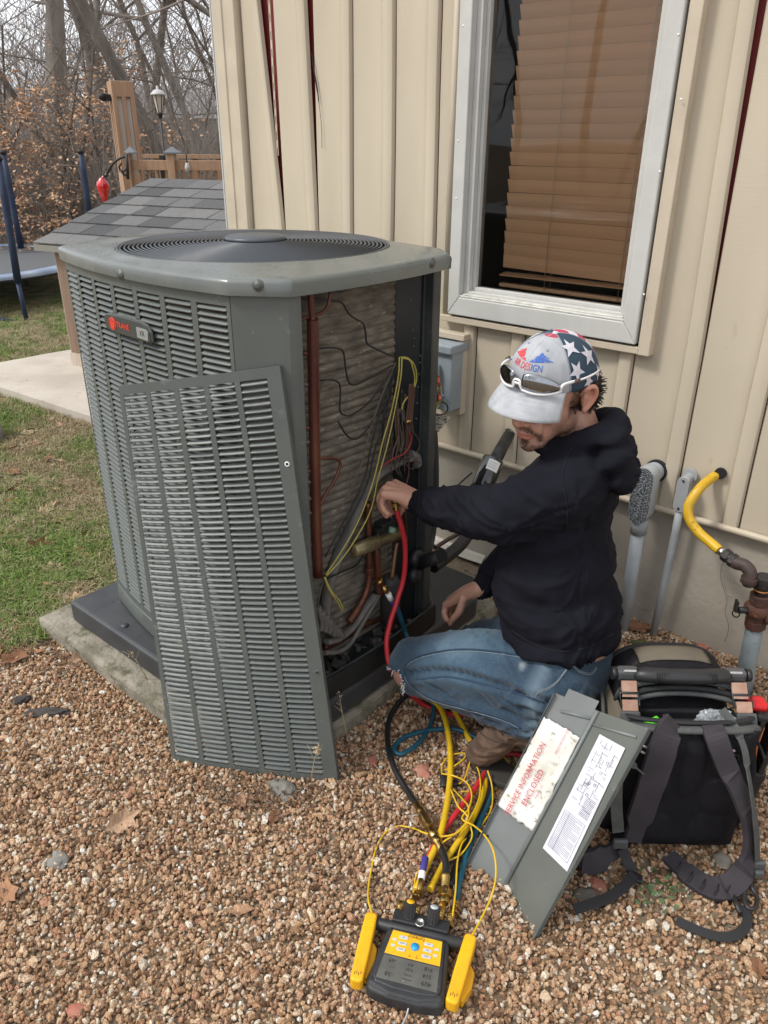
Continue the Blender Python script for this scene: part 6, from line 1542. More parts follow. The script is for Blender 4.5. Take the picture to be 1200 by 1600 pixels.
ribbon('shoulder_strap', [bpx(1112, 1135, y=.015), bpx(1120, 1155, y=-.012), bpx(1136, 1198, y=-.03), bpx(1158, 1245, y=-.045), bpx(1172, 1290, y=-.055), bpx(1170, 1338, y=-.065), bpx(1152, 1374, z=.03), bpx(1122, 1389, z=.016), bpx(1086, 1374, z=.012), bpx(1045, 1338, z=.012)], [.044, .046, .044, .040, .040, .042, .050, .052, .050, .040], M_fabp, thick=.013, nrm=[(0, -1, .3), (0, -1, .3), (.4, -1, .3), (.6, -1, .4), (.5, -.8, .7), (.2, -.4, 1), (0, -.2, 1), (0, -.2, 1)])
for (px, py) in ((1158, 1372), (1140, 1386), (1120, 1390), (1098, 1382), (1078, 1370), (1060, 1355)):
    q_ = bpx(px, py, z=.024); mb = MB(); mb.tube([q_+Vector((-.012, -.012, 0)), q_+Vector((.0, .0, .003)), q_+Vector((.010, .014, 0))], .0014, 5); bl('quilt_seam', mb, M_dark)
ribbon('webbing', [bpx(977, 1118, y=.06), bpx(972, 1145, y=.02), bpx(966, 1190, y=-.03), bpx(963, 1250, y=-.045), bpx(966, 1300, y=-.045)], .026, M_web, thick=.002)
ribbon('webbing', [bpx(975, 1165, y=-.02), bpx(985, 1190, y=-.035), bpx(1006, 1210, y=-.038)], [.03, .014, .004], M_web, thick=.002)
ribbon('webbing', [bpx(1128, 1108, y=.05), bpx(1150, 1140, y=.02), bpx(1163, 1170, y=-.01), bpx(1168, 1200, y=-.03), bpx(1176, 1250, y=-.06), bpx(1182, 1300, y=-.07), bpx(1184, 1348, y=-.07)], .018, M_web, thick=.002, nrm=[(0, -1, .3), (.5, -1, .3), (.9, -.8, .3), (.7, -1, .3)])
mb = MB(); mb.box(bpx(969, 1318, y=-.045), (.034, .012, .026)); bl('buckle', mb, M_buck, bevel=.004)
ribbon('webbing', [bpx(972, 1326, y=-.045), bpx(980, 1345, z=.03), bpx(990, 1368, z=.012)], .024, M_webk, thick=.003, nrm=[(0, -1, .6)])
mb = MB(); mb.box(bpx(991, 1370, z=.014), (.034, .022, .010), Matrix.Rotation(-.5, 3, 'Z')); bl('buckle', mb, M_black, bevel=.003)
ribbon('strap_tail', [bpx(990, 1366, z=.022), bpx(975, 1385, z=.02), bpx(950, 1402, z=.016), bpx(922, 1413, z=.018), bpx(897, 1421, z=.014)], .022, M_webk, thick=.002, nrm=[(0, -.3, 1)])
mb = MB(); mb.box(bpx(1186, 1352, y=-.07), (.026, .014, .026)); mb.box(bpx(1186, 1366, z=.03), (.02, .012, .02)); bl('buckle', mb, M_buck, bevel=.004)
mb = MB(); mb.tube(crom([bpx(1170, 1380, z=.02), bpx(1182, 1400, z=.014), bpx(1180, 1418, z=.014), bpx(1168, 1418, z=.014), bpx(1162, 1400, z=.016), bpx(1168, 1384, z=.02)], 5), .005, 8); bl('buckle_loop', mb, M_black)
mb = MB(); mb.tube([bpx(1145, 1394, z=.014), bpx(1150, 1412, z=.012), bpx(1157, 1428, z=.012)], .006, 8); bl('buckle_pin', mb, M_black)
ribbon('strap_tail', [bpx(1164, 1416, z=.012), bpx(1168, 1440, z=.010), bpx(1155, 1458, z=.010), bpx(1130, 1464, z=.012), bpx(1095, 1455, z=.014), bpx(1057, 1438, z=.014)], .020, M_webk, thick=.002, nrm=[(0, -.3, 1)])
ribbon('waist_belt', [bpx(935, 1290, y=.10), bpx(915, 1320, y=.06), bpx(905, 1345, z=.03), bpx(930, 1345, z=.03), bpx(965, 1325, z=.04)], [.03, .05, .05, .06, .04], M_fabp, thick=.012)
for dz in (0, .012): mb = MB(); mb.tube([bpx(1001, 1163+dz*900, y=-.005), bpx(1025, 1176+dz*900, y=-.005)], .0026, 6); bl('metal_bar', mb, mat('brushed bar', (.5, .47, .43), .35, metal=.8))
mb = MB(); c_ = bpx(1147, 1184, y=-.004); mb.tube([c_+Vector((.009*math.cos(t), 0, .009*math.sin(t))) for t in [k*.523 for k in range(12)]], .0024, 6, closed=True); bl('d_ring', mb, M_black)
mb = MB(); mb.box(bpx(1144, 1173, y=-.008), (.012, .004, .003)); bl('stitch_tab', mb, mat('pale pink tab', (.5, .38, .38), .6))
# contents and the tool beside it
gt = thing('green_tool', 'bright green tool handle poking up inside the open backpack', 'tool', tuple(BK_ @ Vector((-.10, .07, .33))))
mb = MB(); p0, p1 = BK_ @ Vector((-.108, .07, .31)), BK_ @ Vector((-.060, .075, .338)); mb.bar(p0, p1, .020, .016); mb.build('grip', mat('neon green', (.10, .62, .02), .4), gt, bevel=.005, seg=3)
mb = MB(); mb.bar(BK_ @ Vector((-.06, .075, .336)), BK_ @ Vector((-.03, .08, .322)), .014, .010); mb.build('neck', M_black, gt, bevel=.002)
pbg = thing('plastic_bag', 'crumpled clear plastic bag in the mouth of the backpack', 'bag', tuple(BK_ @ Vector((.06, .07, .33))))
mp_ = bpy.data.materials.new('clear film'); mp_.use_nodes = True; nt = mp_.node_tree; pb_ = nt.nodes['Principled BSDF']; pb_.inputs['Base Color'].default_value = (.55, .58, .62, 1); pb_.inputs['Roughness'].default_value = .12; pb_.inputs['Alpha'].default_value = .45
mb = MB(); bm = bmesh.new(); bmesh.ops.create_icosphere(bm, subdivisions=4, radius=1)
for v in bm.verts:
    k = 1+.35*mnoise.noise(v.co*2.1)+.2*mnoise.noise(v.co*5.3); v.co = Vector((v.co.x*.042*k, v.co.y*.03*k, v.co.z*.030*k))
mb.add([BK_ @ (v.co+Vector((.065, .072, .333))) for v in bm.verts], [tuple(v.index for v in f.verts) for f in bm.faces], 0, False); bm.free(); mb.build('film', mp_, pbg)
rt_ = thing('red_tool', 'red and black tool case standing behind the right side of the backpack', 'tool', tuple(BK_ @ Vector((.185, .12, .0))))
R_ = BK_.to_3x3() @ Matrix.Rotation(.1, 3, 'Y')
def rt(nm, c, s, m, bv=.003): mb = MB(); mb.box(BK_ @ Vector(c), s, R_); mb.build(nm, m, rt_, bevel=bv)
M_redp = mat('red plastic', (.60, .015, .02), .35)
rt('frame', (.170, .11, .245), (.014, .05, .17), M_black); rt('frame', (.212, .11, .245), (.014, .05, .17), M_black); rt('frame', (.191, .11, .333), (.058, .052, .018), M_black, .006); rt('frame', (.191, .11, .16), (.058, .052, .03), M_black, .006)
rt('red_side', (.221, .11, .255), (.006, .04, .09), M_redp); rt('red_top', (.168, .12, .352), (.05, .04, .020), M_redp, .008); rt('body', (.191, .12, .08), (.055, .05, .16), M_black, .008)
mb = MB(); mb.tube([BK_ @ Vector((.19, .10, .30)), BK_ @ Vector((.187, .10, .24)), BK_ @ Vector((.192, .10, .19))], .003, 6); mb.build('orange_wire', mat('orange wire', (.6, .16, .03), .5), rt_)
rt('back_plate', (.191, .132, .245), (.04, .004, .16), mat('brown shade', (.10, .05, .035), .7))

# ------------------------------------------------------------------ pipes between wall and unit, offcut
ls_ = thing('insulated_line', 'black insulated pipe with a glossy cylinder and white label dropping from the siding', 'pipe', tuple(PX(795, 676, V=2.28)))
M_gblk = mat('glossy black', (.012, .014, .014), .16, coat=.6)
w0, w1 = PX(797, 676, V=2.275), PX(772, 722, V=2.10)
mb = MB(); mb.tube([w0, w1], [.020, .023], 16); mb.build('sleeve', M_black, ls_)
mb = MB(); mb.tube([w0+(w1-w0)*-.03, w0+(w1-w0)*.12], [.026, .021], 9, smooth=False); mb.build('flange', mat('gold collar', (.25, .2, .12), .5, spots=(.02, .02, .02), sscale=50, slo=.5, shi=.52), ls_)
k0, k1 = PX(771, 718, V=2.09), PX(752, 764, V=2.01); kd = (k1-k0)
Mk = Matrix.Translation(k0) @ kd.to_track_quat('Z', 'Y').to_matrix().to_4x4(); L = kd.length
mb = MB(); mb.lathe([(.020, -.004), (.036, .0), (.038, .006), (.038, L*.9), (.034, L), (.018, L+.002)], Mk, 28); kc = mb.build('cylinder', M_gblk, ls_, bevel=.001)
cd = CAM_M.translation-k0; th0 = math.atan2((Mk.inverted().to_3x3() @ cd).y, (Mk.inverted().to_3x3() @ cd).x)
mb = MB(); mb.grid(lambda u, v: Mk @ Vector((.0386*math.cos(th0-.75+1.1*u), .0386*math.sin(th0-.75+1.1*u), L*(.12+.34*v))), 10, 3); mb.build('white_label', M_white, kc)
mb = MB(); 
for j in range(3):
    mb.grid(lambda u, v: Mk @ Vector((.0389*math.cos(th0-.5+.7*u), .0389*math.sin(th0-.5+.7*u), L*(.19+.08*j+.03*v))), 6, 1)
mb.build('label_print', M_btn, kc)
mb = MB(); mb.tube(crom([k1-kd*.05, PX(745, 790, V=1.97), PX(738, 820, V=1.93), PX(722, 848, V=1.86), PX(700, 868, V=1.78), PX(676, 886, V=1.70)], 8), .021, 14); mb.build('insulation', M_black, ls_)
mb = MB(); mb.tube(crom([PX(738, 738, V=2.03), PX(722, 752, V=2.0), PX(706, 770, V=1.96), PX(692, 800, V=1.9)], 6), .0028, 6); mb.build('cable', M_hk, ls_)
mb = MB(); mb.tube(crom([PX(720, 832, V=1.9), PX(700, 843, V=1.85), PX(680, 856, V=1.78)], 6), .007, 8); mb.build('liquid_line', mat('dark copper line', (.09, .05, .04), .5), ls_)
of = thing('siding_offcut', 'pale ribbed vinyl offcut lying on the gravel behind the kneeling man', 'offcut', tuple(PX(725, 858, z=.02)))
o0, o1, o2, o3 = PX(655, 842, z=.03), PX(660, 815, z=.03), PX(775, 842, z=.05), PX(752, 882, z=.02)
def off_f(u, v):
    p = (o0*(1-u)+o3*u)*(1-v)+(o1*(1-u)+o2*u)*v; return p+Vector((0, 0, .006*abs(math.sin(v*15))+.004*math.sin(u*7)))
mb = MB(); mb.grid(off_f, 20, 60, smooth=False); mb.build('sheet', mat('chalky vinyl', (.58, .54, .46), .7, col2=(.48, .45, .38), scale=12), of, solid=.002)

# ------------------------------------------------------------------ small litter: leaves, bark, stones, stalks
M_leaf = ramp_mat('dead leaf', [(0, (.20, .095, .05)), (.35, (.33, .17, .09)), (.65, (.42, .25, .15)), (1, (.50, .36, .24))], rough=.8, bump=.4, mottled=20)
def leaf_mesh(seed, s=.035):
    r = random.Random(seed); m = MB(); n = 12; top = []
    for k in range(n):
        a = 2*math.pi*k/n; rr = s*(1.0 if k % 2 == 0 else r.uniform(.5, .8))*(1.25 if k in (0,) else 1); x, y = rr*math.cos(a)*1.25, rr*math.sin(a)*.8
        z = .35*abs(y)*r.uniform(.5, 1.4)+.25*abs(x)*r.uniform(0, 1)+.002; top.append((x, y, z))
    m.add([(0, 0, .001)]+top, [(0, k+1, (k+1) % n+1) for k in range(n)]); return m.mesh('leaf', M_leaf)
LM = [leaf_mesh(i) for i in range(6)]
lawn_leaves = [(55, 695, .9), (95, 722, .8), (20, 740, 1), (60, 855, 1.2), (32, 812, .8), (10, 770, 1.1), (140, 790, 1), (140, 755, 1.3), (75, 720, .9), (118, 828, .7), (70, 800, .9), (105, 870, .8), (125, 915, .8), (15, 880, .9), (50, 905, .7), (88, 940, .9), (30, 960, 1), (145, 905, .8), (128, 870, .7), (5, 835, .9), (48, 770, .7), (85, 765, .7), (110, 660, .9), (125, 655, .8), (20, 700, .8), (150, 830, .7), (65, 655, .6), (30, 850, .8), (95, 905, .7), (12, 925, .7), (60, 980, .8), (24, 1030, 1.1)]
r_ = random.Random(4)
def put_leaf(px, py, s, lab, z=.012, grp=None):
    p = PX(px, py, z=z); o = bpy.data.objects.new('fallen_leaf', r_.choice(LM)); COL.objects.link(o)
    o.matrix_world = Matrix.Translation(p) @ Matrix.Rotation(r_.uniform(0, 6.28), 4, 'Z') @ Matrix.Rotation(r_.gauss(0, .25), 4, 'X') @ Matrix.Scale(s*(1.2 if grp else .85), 4); tag(o, lab, 'leaf', grp)
_q = random.Random(77)
lawn_leaves += [(_q.uniform(-5, 165), _q.uniform(640, 1040), _q.uniform(.4, .95)) for k in range(60)]
lawn_leaves = [l for l in lawn_leaves if l[0] < 105+(l[1]-640)*.2]
for px, py, s in lawn_leaves: put_leaf(px, py, s, 'dry brown leaf lying in the thin grass beside the unit', .014, 'dry leaves on the lawn')
for px, py, s, lab in ((190, 1283, 1.2, 'large curled orange brown leaf on the gravel at left'), (375, 1255, .8, 'brown leaf on the gravel below the middle of the loose panel'), (430, 1278, .7, 'small dark leaf on the gravel right of the stone under the loose panel'), (12, 1395, 1.1, 'leaf at the left edge of the gravel'),
        (997, 982, 1.2, 'tan leaf at the foot of the thick conduit'), (376, 1425, .8, 'reddish leaf on bare gravel left of the gauge'), (1185, 1515, .7, 'small leaf at the lower right corner')): put_leaf(px, py, s, lab, .016)
M_barkc = mat('charred bark', (.035, .03, .028), .9, bump=.8, bscale=60, bdist=.006, col2=(.07, .06, .055), scale=30)
def lump(name, label, cat, px, py, size, m, seed, z=.0, rz=0, sub=3, amp=.25):
    p = PX(px, py, z=z); bm = bmesh.new(); bmesh.ops.create_icosphere(bm, subdivisions=sub, radius=1); mb = MB(); R = Matrix.Rotation(rz, 3, 'Z')
    mb.add([p+R @ Vector((v.co.x*size[0], v.co.y*size[1], v.co.z*size[2]))*(1+amp*mnoise.noise(v.co*1.8+Vector((seed, 0, 0)))+amp*.4*mnoise.noise(v.co*5+Vector((seed, 3, 0)))) for v in bm.verts], [tuple(v.index for v in f.verts) for f in bm.faces], 0, sub > 2); bm.free()
    return tag(mb.build(name, m), label, cat)
M_rock = mat('grey rock', (.25, .235, .21), .9, col2=(.16, .15, .13), scale=20, bump=.8, bscale=60, bdist=.006); M_brick = mat('brick chip', (.33, .10, .065), .9, col2=(.42, .20, .14), scale=25, bump=.6, bscale=70, bdist=.004)
lump('stone', 'rough grey stone under the lower edge of the loose panel', 'stone', 440, 1236, (.045, .03, .022), M_rock, 1, .004)
lump('bark_piece', 'long dark strip of bark on the gravel at left', 'bark', 78, 1113, (.062, .015, .008), M_barkc, 2, .014, YAW+.05, 4, .6)
lump('bark_piece', 'short dark bark chip at the left edge of the gravel', 'bark', 34, 1094, (.026, .016, .007), M_barkc, 3, .014, YAW+.5, 4, .6)
lump('moss_stone', 'mossy stone near the wall behind the backpack', 'stone', 1003, 1010, (.040, .028, .016), mat('moss', (.05, .075, .015), .95, col2=(.12, .10, .05), scale=25, bump=1, bscale=120, bdist=.006), 4, .006)
for i, (px, py, s, lab) in enumerate(((1008, 965, .016, 'red brick chip between the two conduits'), (1098, 1010, .018, 'red brick chip on the gravel below the hairline crack'), (582, 1188, .014, 'reddish brick chip left of the teal hose loop'), (935, 1383, .018, 'brick red stone under the bent strap'), (118, 1578, .014, 'red stone in the lower left gravel'), (660, 1205, .022, 'flat pinkish stone between the black and yellow hoses'))):
    lump('brick_chip', lab, 'stone', px, py, (s*1.3, s, s*.45), M_brick, 10+i, .010, i, 2, .4)
for i, (px, py, s, lab) in enumerate(((90, 1345, .024, 'flat grey brown stone in the gravel at left'), (915, 1400, .022, 'grey flat stone beside the strap tail'), (1130, 1345, .02, 'pale stone under the backpack strap'))):
    lump('stone', lab, 'stone', px, py, (s*1.2, s, s*.35), M_rock, 20+i, .010, i, 3, .3)
pst = thing('grey_block', 'grey weathered block at the left edge of the lawn', 'block', tuple(PX(-8, 682, z=0)))
mb = MB(); p = PX(-22, 690, z=0); mb.lathe([(.10, -.02), (.10, .02), (.085, .13), (.07, .15), (0, .155)], Matrix.Translation(p), 20); mb.build('body', M_rock, pst)
M_stalk = mat('dry stalk', (.40, .31, .19), .8)
def stalk(label, pts, heads, seed):
    r = random.Random(seed); P = [PX(x, y, z=z) if v is None else PX(x, y, V=v) for (x, y, z, v) in pts]
    t = thing('dried_weed', label, 'weed', tuple(P[0])); mb = MB(); C_ = crom(P, 5); mb.tube(C_, [.0016, .0006], 5)
    for k in range(4):
        q = C_[int(len(C_)*r.uniform(.3, .9))]; mb.tube([q, q+Vector((r.gauss(0, .02), r.gauss(0, .01), r.uniform(.01, .04)))], [.0009, .0004], 4)
    mb.build('stem', M_stalk, t); mb = MB()
    for k in range(heads):
        q = C_[-1]+Vector((r.gauss(0, .004), r.gauss(0, .004), r.gauss(0, .005))); a = Vector((r.gauss(0, 1), r.gauss(0, 1), r.gauss(.3, 1))).normalized(); s_ = a.orthogonal().normalized()*.002
        mb.add([q-s_, q+s_, q+a*r.uniform(.006, .012)], [(0, 1, 2)])
    mb.build('seed_head', M_stalk, t)
stalk('dried flower stalk standing in front of the lower right corner of the loose panel', [(487, 1228, 0, None), (488, 1205, None, .995), (492, 1185, None, .99), (496, 1172, None, .985)], 36, 1)
stalk('thin dry stem against the black pad right of the loose panel', [(548, 1170, 0, None), (538, 1130, None, 1.13), (530, 1085, None, 1.13)], 4, 2)
stalk('dead weed on the slab edge below the black pad', [(272, 1055, .062, None), (276, 1020, None, .93), (286, 1000, None, .93)], 22, 3)
stalk('second dead weed on the slab nearer the loose panel', [(328, 1090, .062, None), (326, 1060, None, .92), (300, 1030, None, .92)], 22, 4)
stalk('small dead weed growing from the slab edge left of the loose panel', [(230, 1062, .062, None), (215, 1035, None, .93), (205, 1022, None, .93)], 14, 5)
cv = thing('clover_patch', 'small green clover leaves on bare soil between the straps', 'clover', tuple(PX(1020, 1380, z=0)))
r_ = random.Random(12); mb = MB()
for k in range(46):
    p = PX(1030+r_.gauss(0, 22), 1385+r_.gauss(0, 18), z=.012+r_.uniform(0, .012)); R = Matrix.Rotation(r_.uniform(0, 6.28), 3, 'Z') @ Matrix.Rotation(r_.gauss(0, .4), 3, 'X'); s_ = r_.uniform(.003, .0075)
    mb.add([p+R @ Vector((s_*math.cos(a), s_*math.sin(a)*.8, 0)) for a in [j*math.pi/3 for j in range(6)]], [(0, 1, 2, 3, 4, 5)])
mb.build('foliage', mat('clover', (.05, .12, .035), .6, col2=(.09, .17, .07), scale=40), cv)
tw = MB(); r_ = random.Random(6)
for k in range(170):
    px, py = (r_.gauss(90, 60), r_.gauss(1000, 18)) if k < 60 else ((r_.gauss(400, 60), r_.gauss(1240, 22)) if k < 110 else (r_.uniform(0, 1200), r_.uniform(1050, 1590)))
    p = PX(px, py, z=.022); a = r_.uniform(0, 3.14); L = r_.uniform(.01, .045); tw.tube([p, p+Vector((math.cos(a)*L*.5, math.sin(a)*L*.5, r_.gauss(0, .003))), p+Vector((math.cos(a+.3)*L, math.sin(a+.3)*L, r_.gauss(0, .003)))], r_.uniform(.0008, .0024), 4)
lf = MB()
for k in range(420):
    px, py = (r_.gauss(120, 38), r_.gauss(1018, 20)) if k < 230 else ((r_.gauss(420, 55), r_.gauss(1245, 18)) if k < 340 else (r_.uniform(0, 1200), r_.uniform(1060, 1590)))
    p = PX(px, py, z=.023)
    if p.y > .88 and -2.3 < p.x < -1.15 and k < 230: continue
    R = Matrix.Rotation(r_.uniform(0, 6.28), 3, 'Z') @ Matrix.Rotation(r_.gauss(0, .6), 3, 'X'); s_ = r_.uniform(.003, .011)
    lf.add([p+R @ Vector(v)*s_ for v in ((-1, 0, 0), (-.1, -.5, .2), (1, .1, 0), (.1, .6, .25))], [(0, 1, 2), (0, 2, 3)])
tag(lf.build('leaf_litter', mat('old leaf litter', (.085, .055, .038), .9, col2=(.22, .13, .08), scale=14)), kind='stuff')
tag(tw.build('twig_litter', mat('litter twigs', (.13, .095, .07), .9)), kind='stuff')
# ------------------------------------------------------------------ the man kneeling at the unit
from mathutils.bvhtree import BVHTree
def remesh(mb, voxel, smooth=4, fac=.5):
    me = mb.mesh('tmp', []); o = bpy.data.objects.new('tmp', me); COL.objects.link(o)
    m_ = o.modifiers.new('r', 'REMESH'); m_.mode = 'VOXEL'; m_.voxel_size = voxel
    if smooth: s_ = o.modifiers.new('s', 'SMOOTH'); s_.factor = fac; s_.iterations = smooth
    dg = bpy.context.evaluated_depsgraph_get(); ev = o.evaluated_get(dg); em = ev.to_mesh(); n = len(em.vertices)
    V = np.empty(n*3, dtype=np.float32); em.vertices.foreach_get('co', V); V = V.reshape(-1, 3).astype(float)
    F = [tuple(p.vertices) for p in em.polygons]; Nn = np.empty(n*3, dtype=np.float32); em.vertices.foreach_get('normal', Nn); Nn = Nn.reshape(-1, 3).astype(float)
    ev.to_mesh_clear(); bpy.data.objects.remove(o); bpy.data.meshes.remove(me); return V, F, Nn
def surf(name, V, F, m, parent, colors=None):
    me = bpy.data.meshes.new(name); Mi = MW[parent.name].inverted() if parent else Matrix()
    R = np.array(Mi.to_3x3()); T = np.array(Mi.translation); me.from_pydata((V @ R.T+T).tolist(), [], F)
    for x in (m if isinstance(m, (list, tuple)) else [m]): me.materials.append(x)
    me.polygons.foreach_set('use_smooth', [True]*len(F))
    if colors is not None:
        a = me.color_attributes.new('tint', 'FLOAT_COLOR', 'POINT'); c = np.ones((len(V), 4)); c[:, :3] = colors; a.data.foreach_set('color', c.ravel())
    me.update(); o = bpy.data.objects.new(name, me); COL.objects.link(o)
    if parent: o.parent = parent
    MW[o.name] = MW[parent.name] if parent else Matrix(); return o
def cap(mb, a, b, ra, rb, n=16):
    a, b = Vector(a), Vector(b); mb.tube([a, b], [ra, rb], n); mb.ell(a, (ra,)*3, None, n, 10); mb.ell(b, (rb,)*3, None, n, 10)
def chain(mb, pts, rs, n=16):
    for i in range(len(pts)-1): cap(mb, pts[i], pts[i+1], rs[i], rs[i+1], n)
def nz(p, s, o=0.0): return mnoise.noise(Vector((p[0]*s+o, p[1]*s, p[2]*s)))
def folds(V, Nn, bones, amp, freq=17, twist=1.2, base=.003):
    """cloth folds that run round each limb; amp per bone"""
    V = V.copy(); A = [np.array(b[0]) for b in bones]; D = [np.array(b[1])-np.array(b[0]) for b in bones]
    for i in range(len(V)):
        p = V[i]; w = 0; s = 0
        for k, b in enumerate(bones):
            L2 = D[k] @ D[k]; t = min(1, max(0, ((p-A[k]) @ D[k])/L2)); q = A[k]+D[k]*t; d = np.linalg.norm(p-q); ww = 1/(d/b[2])**6
            am = b[3] if not callable(b[3]) else b[3](t)
            r = p-q; ang = math.atan2(r[2], r[0]*.7+r[1]*.7)
            x = t*math.sqrt(L2)*freq; f1 = 1-abs(mnoise.noise(Vector((x+ang*.9*twist, math.cos(ang)*1.1, math.sin(ang)*1.1+k*7))))*2.2
            f2 = mnoise.noise(Vector((x*.45-ang*.5, math.cos(ang)*.8+4, math.sin(ang)*.8+k*5)))
            w += ww; s += ww*am*amp*(.75*max(0, f1)**2.5+.75*f2-.25)
        V[i] = p+Nn[i]*(s/w+base*mnoise.noise(Vector(p*30)))
    return V

# joints, world metres
PEL = Vector((-.670, 1.500, .340)); CHS = Vector((-.735, 1.520, .650)); UCH = Vector((-.722, 1.525, .785)); NKB = Vector((-.715, 1.512, .895))
bf = Vector((-.966, -.259, 0)); blf = Vector((.259, -.966, 0))
HIPL, HIPR = PEL+blf*.095+Vector((-.02, 0, -.02)), PEL-blf*.095+Vector((-.02, 0, -.01))
KNL = PX(652, 1040, V=1.36); ANL = PX(832, 1122, V=1.35)
KNR = Vector((-.975, 1.585, .175)); ANR = PX(945, 1040, V=1.70)
SHL = PX(886, 764, V=1.40); ELL_ = PX(792, 806, V=1.34); WRL = PX(652, 785, U=-1.095)
SHR = Vector((-.80, 1.70, .80)); ELR = Vector((-.90, 1.70, .52)); WRR = PX(752, 918, V=1.56)

person = thing('person', 'young man in grey cap, black hoodie and torn jeans kneeling at the open unit', 'person', (PEL.x, PEL.y, 0))

# head frame: x to his right, y out of the face, z up
az = math.radians(-97)
HC = PX(862, 606, V=1.455)
HM = Matrix.Translation(HC) @ Matrix.Rotation(az-math.pi/2, 4, 'Z') @ Matrix.Rotation(math.radians(-12), 4, 'X') @ Matrix.Rotation(math.radians(-4), 4, 'Y')
HS = 1.0
def H(x, y, z): return HM @ Vector((x*HS, y*HS, z*HS))
HR = HM.to_3x3()
body = MB()
def he(c, r, rot=None): body.ell(H(*c), r, HR if rot is None else HR @ rot, 20, 14)
he((0, -.012, .03), (.074, .096, .092)); he((0, .018, -.035), (.060, .070, .078)); he((0, .045, -.065), (.047, .045, .048))
he((0, .078, -.102), (.022, .017, .018)); he((0, .060, -.098), (.036, .030, .018))
for s in (-1, 1):
    he((s*.046, .004, -.066), (.018, .030, .024)); he((s*.040, .066, -.022), (.022, .020, .022)); he((s*.030, .082, .020), (.025, .011, .009)); he((s*.031, .080, .001), (.014, .009, .0085)); he((s*.022, .082, -.052), (.018, .013, .02))
    # ear: rim, bowl, lobe
    ea = [H(s*.078, .006, .012), H(s*.087, -.004, .024), H(s*.092, -.020, .022), H(s*.092, -.028, .004), H(s*.087, -.022, -.016), H(s*.080, -.006, -.032)]
    chain(body, crom(ea, 3), [.0062]*16, 8); he((s*.080, -.008, -.028), (.006, .009, .009)); he((s*.079, -.010, .000), (.0050, .018, .026)); chain(body, [H(s*.080, .002, .006), H(s*.084, -.008, -.002), H(s*.080, -.006, -.016)], [.0045, .004, .0045], 8)
chain(body, [H(0, .088, .010), H(0, .104, -.018), H(0, .113, -.033)], [.0085, .0095, .0115], 14)
for s in (-1, 1): he((s*.012, .101, -.037), (.0085, .010, .0075))
he((0, .0925, -.0655), (.022, .009, .0048)); he((0, .0915, -.0755), (.019, .0095, .0055)); he((0, .088, -.056), (.019, .009, .012)); he((0, .084, -.087), (.017, .010, .008))
NT = H(0, -.045, -.055)
chain(body, [H(0, -.030, -.02), NT, NKB, UCH], [.058, .056, .060, .075])
# trunk and limbs under the clothes
chain(body, [UCH, CHS, PEL+Vector((0, 0, .06)), PEL], [.095, .105, .10, .105]); chain(body, [UCH, SHL, ELL_, WRL], [.07, .052, .038, .026]); chain(body, [UCH, SHR, ELR, WRR], [.07, .052, .038, .026])
chain(body, [HIPL, KNL+Vector((-.004, -.002, -.008)), ANL], [.07, .067, .036]); chain(body, [HIPR, KNR, ANR], [.08, .060, .038])
# kneecap seen through the tear
KC = PX(612, 1072, V=1.335)
def finger(pts, r0, r1):
    P = crom(pts, 3); n = len(P); chain(body, P, [r0+(r1-r0)*i/(n-1)+(.0006 if i % 3 == 0 else 0) for i in range(n)], 10)
# left hand reaching into the unit: back of the hand up, fingers closing down on the hose end
hd_ = (PX(612, 765, U=-1.165)-WRL).normalized()
K = [PX(600, 772, U=-1.150), PX(602, 764, U=-1.163), PX(608, 758, U=-1.173), PX(617, 755, U=-1.180)]     # knuckles little..index
for k in range(4): chain(body, [WRL+Vector((0, .006*k-.008, 0)), WRL*.45+K[k]*.55+Vector((0, 0, .004)), K[k]], [.024, .0165, .0115], 12)
chain(body, [WRL, WRL*.5+(K[1]+K[2])*.25], [.026, .020], 14)
finger([K[0], PX(596, 786, U=-1.158), PX(600, 797, U=-1.150), PX(606, 803, U=-1.142)], .0092, .0068)
finger([K[1], PX(593, 778, U=-1.172), PX(596, 794, U=-1.166), PX(604, 806, U=-1.155)], .0098, .0074)
finger([K[2], PX(598, 768, U=-1.186), PX(600, 786, U=-1.184), PX(609, 803, U=-1.172)], .0100, .0076)
finger([K[3], PX(607, 764, U=-1.196), PX(606, 782, U=-1.196), PX(614, 800, U=-1.185)], .0098, .0076)
finger([WRL*.6+K[3]*.4+Vector((0, .012, -.006)), PX(632, 782, U=-1.17), PX(628, 795, U=-1.178), PX(622, 806, U=-1.178)], .0125, .0085)
# right hand resting, palm down, on the other knee
KR = [PX(697, 946, V=1.545), PX(703, 938, V=1.570), PX(711, 933, V=1.592), PX(722, 930, V=1.612)]   # index..little (index nearest)
for k in range(4): chain(body, [WRR+Vector((0, .006*k-.008, 0)), WRR*.45+KR[k]*.55+Vector((0, 0, .006)), KR[k]+Vector((0, 0, .002))], [.025, .0185, .012], 12)
finger([KR[0], PX(694, 957, V=1.535), PX(697, 967, V=1.528), PX(703, 972, V=1.525)], .0098, .0074)
finger([KR[1], PX(696, 952, V=1.562), PX(695, 964, V=1.556), PX(700, 970, V=1.552)], .0100, .0076)
finger([KR[2], PX(702, 946, V=1.587), PX(700, 958, V=1.585), PX(704, 966, V=1.582)], .0096, .0074)
finger([KR[3], PX(712, 940, V=1.612), PX(709, 952, V=1.612), PX(712, 960, V=1.610)], .0088, .0068)
finger([WRR*.6+KR[0]*.4+Vector((0, -.018, -.004)), PX(718, 955, V=1.52), PX(709, 966, V=1.51), PX(704, 974, V=1.51)], .0125, .0086)
V, F, Nn = remesh(body, .0029, 5)
